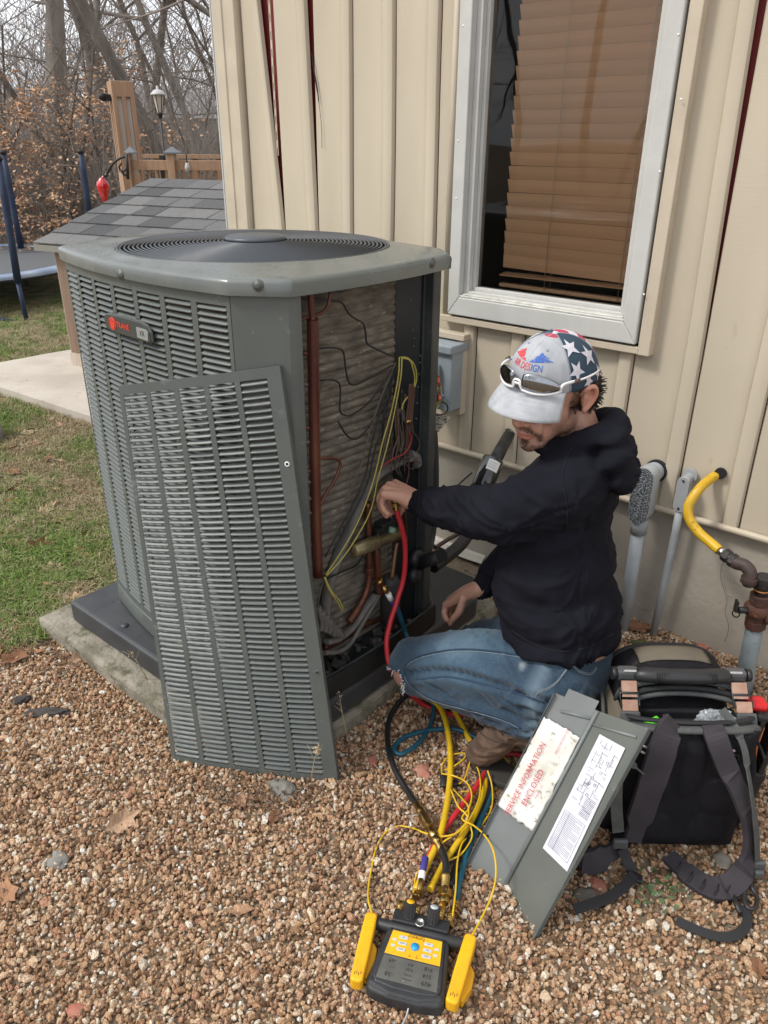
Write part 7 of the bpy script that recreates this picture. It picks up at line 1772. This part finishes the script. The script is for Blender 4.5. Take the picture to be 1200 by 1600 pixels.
# skin colouring: beard, moustache, brows, lips, warm ears and knuckles
Hi = np.array(HM.inverted().to_3x3()); Ht = np.array(HM.inverted().translation); L = V @ Hi.T+Ht
skin = np.array([.50, .275, .200]); col = np.tile(skin, (len(V), 1)); 
nzv = np.array([mnoise.noise(Vector(p*22)) for p in V]); nz2 = np.array([mnoise.noise(Vector(p*260)) for p in V])
col *= (1+.10*nzv)[:, None]
def blend(mask, c): 
    global col
    mask = np.clip(mask, 0, 1)[:, None]; col = col*(1-mask)+np.array(c)*mask
onhead = (np.abs(L[:, 0]) < .11) & (np.abs(L[:, 1]) < .14) & (np.abs(L[:, 2]) < .16)
def sm(x, a, b): return np.clip((x-a)/(b-a), 0, 1)
x, y, z = np.abs(L[:, 0]), L[:, 1], L[:, 2]
jaw = sm(-z, .050+.035, .098)*sm(y, -.03, 0)                                          # under the mouth and along the chin
side = sm(x, .036, .052)*sm(-z, .028, .062)*sm(y, -.02, .0)*sm(.075-y, 0, .02)
mous = sm(.030-x, 0, .008)*sm(.0085-np.abs(z+.0555+.10*x*1.0), 0, .004)*sm(y, .082, .088)
goat = sm(.016-x, 0, .008)*sm(-z, .079, .085)*sm(y, .07, .08)
corner = sm(.008-np.abs(x-.029), 0, .005)*sm(-z, .052, .060)*sm(.098+z, 0, .01)*sm(y, .06, .075)
sideb = sm(.013-np.abs(y+.0-.012), 0, .006)*sm(x, .055, .062)*sm(.03-z, 0, .01)*sm(z+.07, 0, .02)
beard = np.maximum.reduce([jaw*.85, side*.62, mous*.95, goat, corner*.8, sideb*.9])*onhead*(.78+.5*nz2+.25*nzv)
blend(beard, (.030, .018, .013))
lips = sm(.021-x, 0, .005)*sm(.0085-np.abs(z+.0705), 0, .003)*sm(y, .086, .090)*onhead; blend(lips*.75, (.42, .13, .11))
brow = sm(.018-np.abs(x-.030), 0, .006)*sm(.005-np.abs(z-.024), 0, .003)*sm(y, .075, .082)*onhead; blend(brow*.9, (.03, .018, .013))
blend((sm(x, .078, .088)*onhead)*.45, (.62, .24, .17)); blend((sm(y, .100, .108)*onhead)*.30, (.60, .25, .18))
ner = np.ones(len(V))*9
for q in K+KR: ner = np.minimum(ner, np.linalg.norm(V-np.array(q), axis=1))
blend(sm(.016-ner, 0, .012)*.35, (.62, .26, .20))
M_skin = mat('skin', (.5, .26, .18), .48, attr='tint', bump=.25, bscale=420, bdist=.0008, spec=.45)
M_skin.node_tree.nodes['Principled BSDF'].inputs['Subsurface Weight'].default_value = .08
M_skin.node_tree.nodes['Principled BSDF'].inputs['Subsurface Radius'].default_value = (.012, .005, .003)
surf('body', V, F, M_skin, person, col)
# eyes (lowered lids in the shade of the brim) and short dark hair
M_hair = mat('dark brown hair', (.018, .011, .008), .55)
for s in (-1, 1):
    mb = MB(); mb.tube([H(s*.018, .0885, -.004), H(s*.030, .0915, -.0065), H(s*.043, .0865, -.004)], [.0009, .0014, .0009], 6); mb.build('eyelashes', M_hair, person)
hb = MB()
hb.ell(H(0, -.022, .018), (.079, .092, .080), HR, 24, 16)
for s in (-1, 1): hb.ell(H(s*.062, -.045, -.012), (.022, .040, .040), HR); hb.ell(H(s*.071, .012, -.008), (.006, .008, .030), HR)
hb.ell(H(0, -.085, -.015), (.052, .026, .042), HR)
V, F, Nn = remesh(hb, .004, 3); V = V+Nn*np.array([[.0028*mnoise.noise(Vector(p*120))+.003*mnoise.noise(Vector(p*45))] for p in V]); 
L = V @ Hi.T+Ht
keep = ~(((L[:, 1] > .020) & (L[:, 2] < .03)) | ((L[:, 1] > -.035) & (L[:, 2] < .040) & (np.abs(L[:, 0]) > .0735))); Fk = [f for f in F if all(keep[i] for i in f)]
hair = surf('hair', V, Fk, M_hair, person)
r_ = random.Random(2); mb = MB(); 
hv = [i for i in range(len(V)) if (L[i, 2] < .022 and L[i, 1] < -.036 and L[i, 2] > -.06)]
for k in range(900):
    i = r_.choice(hv); p = Vector(V[i]); n_ = Vector(Nn[i]); t = (n_*.7+Vector((r_.gauss(0, .5), r_.gauss(0, .5), r_.gauss(-.2, .4)))).normalized(); l = r_.uniform(.004, .010)
    q = p+t*l; w = q+(t+Vector((r_.gauss(0, .6), r_.gauss(0, .6), r_.gauss(-.2, .5)))).normalized()*l*.6; mb.tube([p-n_*.002, q, w], [.0011, .0009, .0004], 4, caps=False)
for k in range(420):
    a = r_.uniform(-1, 1); zz = r_.uniform(-.118, -.085); 
mb.build('hair_strands', M_hair, hair)

# ---- cap
CC = Vector((0, -.006, .040)); CR = (.0845, .1035, .082)
def crown(a, e, off=0, bulge=True):
    """a from straight ahead (to his right positive), e up from the rim"""
    k = 1+.0; x = math.sin(a); y = math.cos(a); ce, se = math.cos(e), math.sin(e)
    front = max(0, math.cos(a))**2*math.sin(2*e)*.010      # the structured front stands up
    d = Vector((x*ce*CR[0], y*ce*CR[1], se*CR[2])); nrm = Vector((x*ce/CR[0], y*ce/CR[1], se/CR[2])).normalized()
    p = CC+d+nrm*(off+front)+Vector((0, 0, -.016*(1-y)*.5*(1-se)))
    return HM @ p
M_capg = mat('heather grey cloth', (.42, .43, .45), .85, col2=(.33, .345, .37), scale=45, stretch=(1, 1, .35), bump=.4, bscale=600, bdist=.0006)
M_capn = mat('navy cloth', (.028, .055, .085), .85, bump=.3, bscale=500, bdist=.0006); M_capw = mat('white cloth', (.58, .57, .62), .85); M_capr = mat('red cloth', (.42, .05, .085), .85)
capm = [M_capg, M_capn, M_capw, M_capr]
mb = MB(); NA_, NE_ = 96, 22; vs = [crown(2*math.pi*i/NA_, .5*math.pi*(j/NE_)*.992-.06*(1-j/NE_)) for i in range(NA_) for j in range(NE_+1)]
mb.v = [tuple(v) for v in vs]
for i in range(NA_):
    a = 2*math.pi*(i+.5)/NA_; a = (a+math.pi) % (2*math.pi)-math.pi; d = abs(math.degrees(a))
    for j in range(NE_):
        m_ = 0 if d < 62 else (1 if d < 128 else (3 if (j//3) % 2 == 0 else 2))
        if d < 62 and j >= NE_-3: m_ = 3
        i2 = (i+1) % NA_; mb.f.append((i*(NE_+1)+j, i2*(NE_+1)+j, i2*(NE_+1)+j+1, i*(NE_+1)+j+1)); mb.m.append(m_); mb.sm.append(True)
cp_ = mb.build('cap', capm, person, solid=.0022)
def brim(u, v, lift=0):
    a = math.radians(-58+116*u); p = CC+Vector((math.sin(a)*CR[0]*1.0, math.cos(a)*CR[1]*1.0, 0))+Vector((0, 0, -.016*(1-math.cos(a))*.5-.003))
    out = Vector((math.sin(a)*.45, 1, 0)).normalized(); reach = .066*math.cos(a*.92)**.75
    q = p+out*reach*v; q.z -= .026*v*v+.020*(math.sin(a)**2)*v+.004*v; return HM @ (q+Vector((0, 0, lift)))
mb = MB(); mb.grid(lambda u, v: brim(u, v), 40, 12); br_ = mb.build('brim', M_capg, cp_, solid=.0032)
for vv in (.25, .42, .58, .74, .88): mb = MB(); mb.tube([brim(u, vv, .0021) for u in np.linspace(.06, .94, 30)], .00045, 4); mb.build('stitch_row', mat('pale stitching', (.52, .53, .55), .8) if vv == .25 else bpy.data.materials['pale stitching'], br_)
mb = MB(); mb.lathe([(.0062, 0), (.0055, .003), (0, .0042)], HM @ Matrix.Translation(CC+Vector((0, 0, CR[2]+.0005))), 14); mb.build('top_button', M_capw, cp_)
M_seam = mat('grey seam', (.22, .25, .30), .8)
for a in (0, 62, -62, 128, -128):
    mb = MB(); mb.tube([crown(math.radians(a), e, .0016) for e in np.linspace(-.04, 1.5, 20)], .0006 if a == 0 else .0013, 5); mb.build('seam', M_seam if a else M_capw, cp_)
for a, e in ((-26, .95), (30, .98)):
    c = crown(math.radians(a), e, .0016); nn = (crown(math.radians(a), e, .01)-c).normalized(); mb = MB(); mb.lathe([(.0028, 0), (.0022, .0006), (.0010, .0002), (0, 0)], Matrix.Translation(c) @ nn.to_track_quat('Z', 'Y').to_matrix().to_4x4(), 12); mb.build('eyelet', M_seam, cp_)
# stars on the navy panels
def star_on(a0, e0, r, rot):
    mb = MB(); rim = []
    for k in range(10):
        t = rot+k*math.pi/5; rr = r if k % 2 == 0 else r*.42; rim.append(crown(a0+rr*math.cos(t)/(CR[1]*max(.35, math.cos(e0))), e0+rr*math.sin(t)/CR[2], .0030))
    c = crown(a0, e0, .0032); mb.add([c]+rim, [(0, k+1, (k+1) % 10+1) for k in range(10)]); mb.build('star', M_capw, cp_)
for s in (-1, 1):
    for a, e, r, rot in ((76, .98, .022, .3), (73, .42, .021, 1.0), (104, .62, .023, .6), (116, .10, .019, .1), (90, .08, .016, .9)): star_on(math.radians(s*a), e, r, rot)
# embroidered wings and words
def on_crown(dx, dz): return crown(-dx/.098*-1.0, .60+dz/.082, .0022)
def emb(txt, size, x, zc, m): mb = text_mb(txt, size, None, bend=lambda v: on_crown(-(v.x+x), v.y+zc)); mb.build('lettering', m, cp_)
M_er = mat('red thread', (.62, .05, .06), .7); M_eb = mat('blue thread', (.04, .12, .46), .7)
emb('AIR DES', .0165, .019, -.002, M_er) if False else None
emb('AIR', .0165, -.031, -.004, M_er); emb('DES', .0165, -.001, -.005, M_er); emb('IGN', .0165, .029, -.005, M_eb)
for s, m in ((-1, M_er), (1, M_eb)):
    mb = MB()
    for k in range(6):
        z0 = .0045+k*.0026; x0 = s*(.006+k*.004); x1 = s*(.066-k*.006); n_ = 10
        up = [on_crown(-(x0+(x1-x0)*t), z0+.0022*math.sin(3.14*t)+.004*t+.0019*math.sin(t*17+k*2)) for t in np.linspace(0, 1, n_)]; dn = [on_crown(-(x0+(x1-x0)*t), z0-.0012*(1-t)+.004*t) for t in np.linspace(0, 1, n_)]
        mb.add(up+dn, [(i, i+1, n_+i+1, n_+i) for i in range(n_-1)])
    mb.build('embroidered_wing', m, cp_)
# sunglasses resting on the brim
sg = thing('sunglasses', 'white framed mirrored sunglasses pushed up on the brim of the cap', 'sunglasses', tuple(crown(0, 0, .02)))
M_mir = mat('mirror lens', (.30, .31, .33), .04, metal=1); M_wf = mat('white frame plastic', (.80, .80, .80), .25)
def lens_pt(a, e, off): return crown(math.radians(a), e, off+.012+.006*math.cos(math.radians(a)))
for s in (-1, 1):
    def lf(u, v):
        a = s*(6+40*u); w = 1; lo = .05+.06*(abs(u-.5)*2)**2.5; hi = .44-.15*u**2-.06*(abs(u-.5)*2)**4
        return lens_pt(a, lo+(hi-lo)*v, .004*math.sin(v*3.1))
    mb = MB(); mb.grid(lf, 16, 8); mb.build('lens', M_mir, sg, solid=.0012)
fr_ = [lens_pt(a, .05+.05*min(1, abs(abs(a)-26)/20)**2.2+(.10 if abs(a) < 5 else 0), .001) for a in range(-48, 49, 3)]
mb = MB(); mb.tube(crom(fr_, 3), .0026, 8); mb.build('lower_frame', M_wf, sg)
mb = MB(); mb.tube(crom([lens_pt(-6, .16, .001), lens_pt(-3, .26, .002), lens_pt(3, .26, .002), lens_pt(6, .16, .001)], 4), .0026, 8); mb.build('bridge', M_wf, sg)
for s in (-1, 1):
    tp = [lens_pt(s*46, .10, 0), lens_pt(s*50, .22, 0), crown(math.radians(s*60), .24, .012), crown(math.radians(s*78), .22, .007), crown(math.radians(s*96), .20, .006), crown(math.radians(s*118), .14, .005)]
    mb = MB(); mb.tube(crom(tp, 5), [.0045]*6+[.0040]*6+[.003]*14, 8, flat=(1, .7)); mb.build('temple', M_wf, sg)
    mb = MB(); mb.tube([crown(math.radians(s*64), .245, .0135), crown(math.radians(s*70), .235, .0125)], .0046, 8); mb.build('hinge', mat('hinge', (.10, .06, .05), .4) if s < 0 else bpy.data.materials['hinge'], sg)

# ---- hoodie
M_hood = mat('black hoodie fleece', (.0085, .0088, .0135), .95, col2=(.0125, .0128, .019), scale=9, bump=.5, bscale=420, bdist=.0010, spec=.12, spots=(.05, .05, .055), sscale=190, slo=.73, shi=.77)
hd = MB()
def te(c, r): hd.ell(c, r, Matrix((blf, bf*-1, Vector((0, 0, 1)))).transposed(), 22, 14)
te(PEL+Vector((-.028, 0, .095)), (.168, .148, .066)); te(PEL+Vector((-.038, 0, .15)), (.168, .152, .11))
te((PEL+CHS)/2+Vector((-.034, 0, .03)), (.166, .142, .16)); te((PEL+CHS)/2+Vector((-.028, 0, .09)), (.166, .138, .16)); te(CHS+Vector((-.014, 0, .02)), (.166, .132, .16)); te(UCH+Vector((-.006, 0, -.01)), (.158, .114, .10))
te(UCH+Vector((.025, 0, .045)), (.13, .088, .062))
chain(hd, [UCH+blf*.06+Vector((.01, 0, .025)), SHL+Vector((0, .01, .006)), ELL_+Vector((0, 0, .002)), ELL_*.5+WRL*.5, WRL*.82+ELL_*.18, WRL*.95+ELL_*.05], [.078, .077, .067, .057, .046, .033], 20)
chain(hd, [UCH-blf*.08+Vector((0, 0, .02)), SHR, ELR, WRR*.7+ELR*.3, WRR*.93+ELR*.07], [.085, .080, .066, .052, .033], 20)
# cuff bands
chain(hd, [WRL*.90+ELL_*.10, WRL*.97+ELL_*.03], [.036, .034]); chain(hd, [WRR*.88+ELR*.12, WRR*.97+ELR*.03], [.036, .034])
# hood lying bunched behind the neck
NB = NKB+Vector((-.004, -.004, .034))
def ho(dx, r, rr): hd.ell(NB+bf*dx[0]+blf*dx[1]+Vector((0, 0, dx[2])), (r[0], r[1], r[2]), Matrix((blf, bf*-1, Vector((0, 0, 1)))).transposed() @ Matrix.Rotation(rr, 3, 'X'), 18, 12)
chain(hd, [NB+bf*.085+Vector((0, 0, -.052)), NB+bf*.05+blf*.07+Vector((0, 0, -.03)), NB+blf*.090+bf*-.01+Vector((0, 0, -.005)), NB-bf*.065+blf*.055+Vector((0, 0, .018)), NB-bf*.085+Vector((0, 0, .024)), NB-bf*.065-blf*.055+Vector((0, 0, .018)), NB-blf*.090+Vector((0, 0, -.005)), NB+bf*.05-blf*.07+Vector((0, 0, -.03)), NB+bf*.085+Vector((0, 0, -.052))], [.020, .022, .025, .028, .029, .028, .025, .022, .020], 14)
ho((-.095, .03, -.030), (.090, .042, .034), .3); ho((-.118, .03, -.074), (.075, .034, .040), .5); ho((-.080, .03, .012), (.072, .036, .024), .1)
V, F, Nn = remesh(hd, .0056, 4)
bones = [(tuple(PEL+Vector((0, 0, -.02))), tuple((PEL+CHS)/2), .15, .011), (tuple((PEL+CHS)/2), tuple(UCH), .15, .006), (tuple(SHL), tuple(ELL_), .07, lambda t: .004+.006*t), (tuple(ELL_), tuple(WRL), .055, lambda t: .009-.006*t),
         (tuple(SHR), tuple(ELR), .07, .006), (tuple(ELR), tuple(WRR), .055, .006), (tuple(NB-bf*.1), tuple(NB-bf*.16+Vector((0, 0, -.08))), .06, .004)]
V = folds(V, Nn, bones, 1.7, 19)
HOOD = surf('hoodie', V, F, M_hood, person)
hbv = BVHTree.FromPolygons([tuple(v) for v in V], F)
def on_surf(bvh, pts, off=.0012):
    out = []
    o = Vector((0, 0, CAM_H))
    for px, py in pts:
        d = (CAM_M.to_3x3() @ Vector(((px-600)/1200, (800-py)/1200, -1))).normalized(); h = bvh.ray_cast(o, d)
        if h[0] is not None: out.append(h[0]+h[1]*off)
    return out
def seam_tube(nm, bvh, pts, r, m, par, n=5, off=.0012):
    P2 = [Vector((p[0], p[1], 0)) for p in pts]; C2 = crom(P2, 10); Q = on_surf(bvh, [(p.x, p.y) for p in C2], off)
    if len(Q) > 2: mb = MB(); mb.tube(Q, r, n); return mb.build(nm, m, par)
M_hs = mat('hoodie seam', (.006, .006, .009), .9)
seam_tube('armhole_seam', hbv, [(893, 700), (884, 722), (880, 750), (886, 790), (884, 830)], .0012, M_hs, HOOD)
seam_tube('waistband_seam', hbv, [(800, 985), (838, 1008), (880, 1018), (920, 1010), (958, 990)], .0014, M_hs, HOOD)
seam_tube('cuff_seam', hbv, [(652, 758), (656, 775), (652, 800)], .0012, M_hs, HOOD)
ds = on_surf(hbv, [(826, 705), (820, 722), (815, 740)], .004)
if len(ds) > 1: mb = MB(); mb.tube(ds, .0018, 6); mb.build('drawstring', mat('pale cord', (.45, .45, .45), .8), HOOD)

# ---- jeans
jn = MB()
JM = Matrix((blf, bf*-1, Vector((0, 0, 1)))).transposed()
jn.ell(PEL+Vector((-.012, 0, -.015)), (.160, .130, .122), JM, 22, 14); jn.ell(PEL+Vector((-.005, -.03, -.06)), (.12, .11, .095), JM, 20, 12)
chain(jn, [HIPL+Vector((.005, 0, -.005)), HIPL*.5+KNL*.5+Vector((0, 0, .022)), KNL*.88+HIPL*.12+Vector((0, 0, .006)), KNL], [.112, .100, .083, .079], 22)
chain(jn, [KNL+Vector((0.0, 0, -.012)), KNL*.6+ANL*.4, KNL*.25+ANL*.75, ANL*.98+KNL*.02], [.070, .068, .066, .064], 20)
chain(jn, [HIPR, HIPR*.5+KNR*.5, KNR], [.105, .092, .078], 20); chain(jn, [KNR, KNR*.5+ANR*.5, ANR*.85+KNR*.15], [.074, .068, .06], 20)
V, F, Nn = remesh(jn, .0052, 4)
jb = [(tuple(HIPL), tuple(KNL), .10, lambda t: .0075 if t < .25 else .0030), (tuple(KNL), tuple(ANL), .07, lambda t: .004+.004*t), (tuple(HIPR), tuple(KNR), .10, .005), (tuple(KNR), tuple(ANR), .07, .005), (tuple(PEL), tuple(PEL+Vector((.05, 0, -.1))), .12, .006)]
_b = BVHTree.FromPolygons([tuple(v) for v in V], F)
def crease(pts, depth, wid):
    global V
    Q = on_surf(_b, [(p.x, p.y) for p in crom([Vector((a, b, 0)) for a, b in pts], 6)], 0)
    if not Q: return
    Q = np.array([tuple(q) for q in Q]); d = np.min(np.linalg.norm(V[:, None, :]-Q[None], axis=2), axis=1)
    V = V-Nn*(depth*np.exp(-(d/wid)**2)-depth*.35*np.exp(-((d-wid*1.9)/wid)**2))[:, None]
V = folds(V, Nn, jb, 1.8, 17, 1.6, .002)
crease([(640, 1052), (700, 1050), (760, 1066), (810, 1082), (862, 1104)], .016, .011)
for _c, _d in (([(655, 1058), (690, 1080), (715, 1098)], .006), ([(700, 1052), (745, 1082), (770, 1112)], .005), ([(820, 1030), (850, 1060), (862, 1090)], .006), ([(760, 1064), (800, 1100), (830, 1108)], .006), ([(780, 985), (830, 1010), (870, 1045)], .006), ([(740, 985), (790, 1020), (815, 1060)], .004), ([(660, 1000), (700, 1030), (760, 1040)], .003), ([(790, 1110), (815, 1126), (835, 1128)], .006), ([(870, 1050), (900, 1080), (890, 1110)], .006)): crease(_c, _d, .008)
# tear at the knee
tc = 0; Fk = []
VA = V
for f in F:
    c = VA[list(f)].mean(axis=0); d = Vector(c)-KC; px, py = to_px(c)
    e = ((px-611)/19)**2+((py-1075)/(28+6*mnoise.noise(Vector((px*.2, py*.2, 0)))))**2
    if e < 1 and c[1] < KNL.y+.04 and c[0] < KNL.x+.02: continue
    Fk.append(f)
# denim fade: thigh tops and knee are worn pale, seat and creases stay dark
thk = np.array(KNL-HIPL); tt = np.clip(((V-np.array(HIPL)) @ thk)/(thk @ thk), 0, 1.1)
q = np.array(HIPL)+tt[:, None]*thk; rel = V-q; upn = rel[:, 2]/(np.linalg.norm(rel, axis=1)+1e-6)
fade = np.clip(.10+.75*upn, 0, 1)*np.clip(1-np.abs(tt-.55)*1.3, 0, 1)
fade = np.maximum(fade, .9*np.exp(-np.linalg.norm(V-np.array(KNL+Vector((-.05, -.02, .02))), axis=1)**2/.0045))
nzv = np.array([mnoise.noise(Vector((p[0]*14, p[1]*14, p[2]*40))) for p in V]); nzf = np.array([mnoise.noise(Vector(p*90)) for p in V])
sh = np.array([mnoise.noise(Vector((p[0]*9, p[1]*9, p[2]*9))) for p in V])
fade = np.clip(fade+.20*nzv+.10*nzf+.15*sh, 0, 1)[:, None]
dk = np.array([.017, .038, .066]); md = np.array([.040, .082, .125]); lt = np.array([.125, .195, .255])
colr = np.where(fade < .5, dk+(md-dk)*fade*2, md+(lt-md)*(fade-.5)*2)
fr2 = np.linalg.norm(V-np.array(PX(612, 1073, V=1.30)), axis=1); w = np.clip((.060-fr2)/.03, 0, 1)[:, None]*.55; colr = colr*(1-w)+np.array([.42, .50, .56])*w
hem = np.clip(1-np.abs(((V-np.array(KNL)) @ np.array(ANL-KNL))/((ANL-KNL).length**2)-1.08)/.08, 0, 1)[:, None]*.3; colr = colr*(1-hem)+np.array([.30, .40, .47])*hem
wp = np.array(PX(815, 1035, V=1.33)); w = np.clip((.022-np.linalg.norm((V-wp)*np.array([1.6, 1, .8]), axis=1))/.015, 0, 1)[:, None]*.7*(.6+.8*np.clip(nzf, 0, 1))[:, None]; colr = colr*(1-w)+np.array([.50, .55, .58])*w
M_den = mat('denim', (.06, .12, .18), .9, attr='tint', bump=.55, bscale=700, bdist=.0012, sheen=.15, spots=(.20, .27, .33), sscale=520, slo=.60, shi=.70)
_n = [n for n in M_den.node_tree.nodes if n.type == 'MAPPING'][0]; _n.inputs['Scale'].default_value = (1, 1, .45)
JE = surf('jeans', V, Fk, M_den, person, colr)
jbv = BVHTree.FromPolygons([tuple(v) for v in V], Fk)
M_st = mat('pale stitching thread', (.24, .28, .30), .8); M_sd = mat('seam and crease shade', (.022, .045, .08), .9)
for off_, m, r in ((0, M_sd, .0022), (3.2, M_st, .0006)):
    seam_tube('outseam', jbv, [(900, 1040+off_), (862, 1034+off_), (824, 1026+off_), (765, 1017+off_), (714, 1015+off_), (668, 1022+off_), (642, 1032+off_), (633, 1044+off_), (634, 1058+off_), (650, 1076+off_), (681, 1093+off_), (736, 1108+off_), (787, 1123+off_), (815, 1138+off_)], r, m, JE)
seam_tube('pocket_stitch', jbv, [(824, 1026), (845, 1021), (856, 1012)], .0008, M_st, JE)
for d in (0, 2.6): seam_tube('pocket_stitch', jbv, [(836, 1088+d), (842, 1080+d), (858, 1074+d), (872, 1062+d), (884, 1046+d), (890, 1034+d)], .0008, M_st, JE)
for d in (0, 2.4): seam_tube('pocket_stitch', jbv, [(890, 1034+d), (905, 1048+d), (922, 1052+d), (932, 1042+d)], .0008, M_st, JE)
seam_tube('crease', jbv, [(650, 1062), (700, 1058), (750, 1068), (800, 1080), (850, 1098)], .0030, M_sd, JE, 6, -.0008)  # dark tube paints the shade between thigh and calf
# frayed threads round the tear
r_ = random.Random(9); mb = MB(); M_fray = mat('frayed white thread', (.66, .70, .72), .9)
for k in range(170):
    a = r_.uniform(0, 6.28); px, py = 612+20*math.cos(a)*r_.uniform(.8, 1.1), 1075+30*math.sin(a)*r_.uniform(.85, 1.1); Q = on_surf(jbv, [(px, py)], .001)
    if not Q: continue
    p = Q[0]; 
    if p.x > KNL.x+.05: continue
    d = Vector((r_.gauss(-.4, .7), r_.gauss(-.4, .6), r_.gauss(-.4, .7))).normalized(); l = r_.uniform(.003, .013); mb.tube([p, p+d*l*.6, p+d*l+Vector((0, 0, -l*.4))], [.0012, .0009, .0005], 4)
mb.build('frayed_edge', M_fray, JE)
# ---- boots
M_suede = mat('worn brown suede', (.17, .105, .07), .9, col2=(.08, .05, .035), scale=18, bump=.5, bscale=200, bdist=.002); M_leath = mat('dark brown leather', (.11, .045, .028), .5, col2=(.17, .075, .045), scale=14, bump=.4, bscale=120, bdist=.002)
M_sole = mat('dusty crepe sole', (.42, .38, .31), .85, col2=(.30, .27, .22), scale=14, bump=.6, bscale=120, bdist=.003); M_soled = mat('dark sole', (.04, .035, .03), .8)
fd2 = Vector((-1, -.10, 0)).normalized(); sd2 = Vector((.10, -1, 0)).normalized()
AL = ANL
mb = MB(); toe = Vector((AL.x-.135, AL.y+.0, .052)); chain(mb, [AL+Vector((.015, 0, -.005)), AL+Vector((.02, 0, -.035)), AL+Vector((-.05, 0, -.05)), toe], [.044, .046, .045, .038], 18)
V, F, Nn = remesh(mb, .005, 4); V[:, 2] = np.maximum(V[:, 2], .032); V = folds(V, Nn, [(tuple(AL), tuple(toe), .05, .008)], 1, 26, 1, .002); bt_ = surf('boot', V, F, M_suede, person)
mb = MB(); pl_ = []
for t in np.linspace(0, 2*math.pi, 28, endpoint=False):
    l = math.cos(t); pl_.append((AL.x-.055+(-.122 if l < 0 else .10)*abs(l)**.9, AL.y+.042*math.sin(t)*(1 if l < 0 else .85)))
mb.prism(pl_, .012, .032); mb.build('sole', M_soled, bt_, bevel=.005)
bvb = BVHTree.FromPolygons([tuple(v) for v in V], F)
for off_ in (0, 9, 18): seam_tube('lace', bvb, [(768+off_, 1128), (778+off_, 1136), (786+off_, 1148)], .0018, M_soled, bt_)
seam_tube('boot_seam', bvb, [(745, 1140), (760, 1152), (782, 1160), (806, 1158)], .0011, M_soled, bt_)
# far boot stands on its toes, sole turned to the right
BR0 = PX(940, 1092, V=1.72); BR0.z = .02; 
mb = MB(); hx = BR0.x; heel = Vector((hx-.012, 1.725, .235)); toe = Vector((hx-.035, 1.715, .045))
chain(mb, [ANR+Vector((-.02, 0, .02)), heel+Vector((-.035, 0, .0))], [.060, .045], 16); chain(mb, [heel, (heel+toe)/2+Vector((-.012, 0, 0)), toe], [.040, .047, .040], 18); chain(mb, [toe, toe+Vector((-.05, 0, -.008))], [.040, .036], 16)
V, F, Nn = remesh(mb, .005, 4); V[:, 2] = np.maximum(V[:, 2], .012); V = folds(V, Nn, [(tuple(heel), tuple(toe), .05, .005)], 1, 22, 1, .001); bt2 = surf('boot', V, F, M_leath, person)
mb = MB(); pl_ = [(.047*math.sin(t)*(1 if math.cos(t) < 0 else .86), -.135*math.cos(t)) for t in np.linspace(0, 2*math.pi, 30, endpoint=False)]
Ms = Matrix.Translation(Vector((hx+.030, 1.720, .142))) @ Matrix(((0, 0, 1), (1, 0, 0), (0, 1, 0))).to_4x4() @ Matrix.Rotation(.06, 4, 'X')
mb.prism([(p[0], p[1]) for p in pl_], -.012, .010, Ms); mb.build('sole', M_sole, bt2, bevel=.007, seg=3)
mb = MB(); mb.prism([(p[0]*.8, p[1]*.36+.085) for p in pl_], .008, .022, Ms); mb.build('heel', M_sole, bt2, bevel=.006)
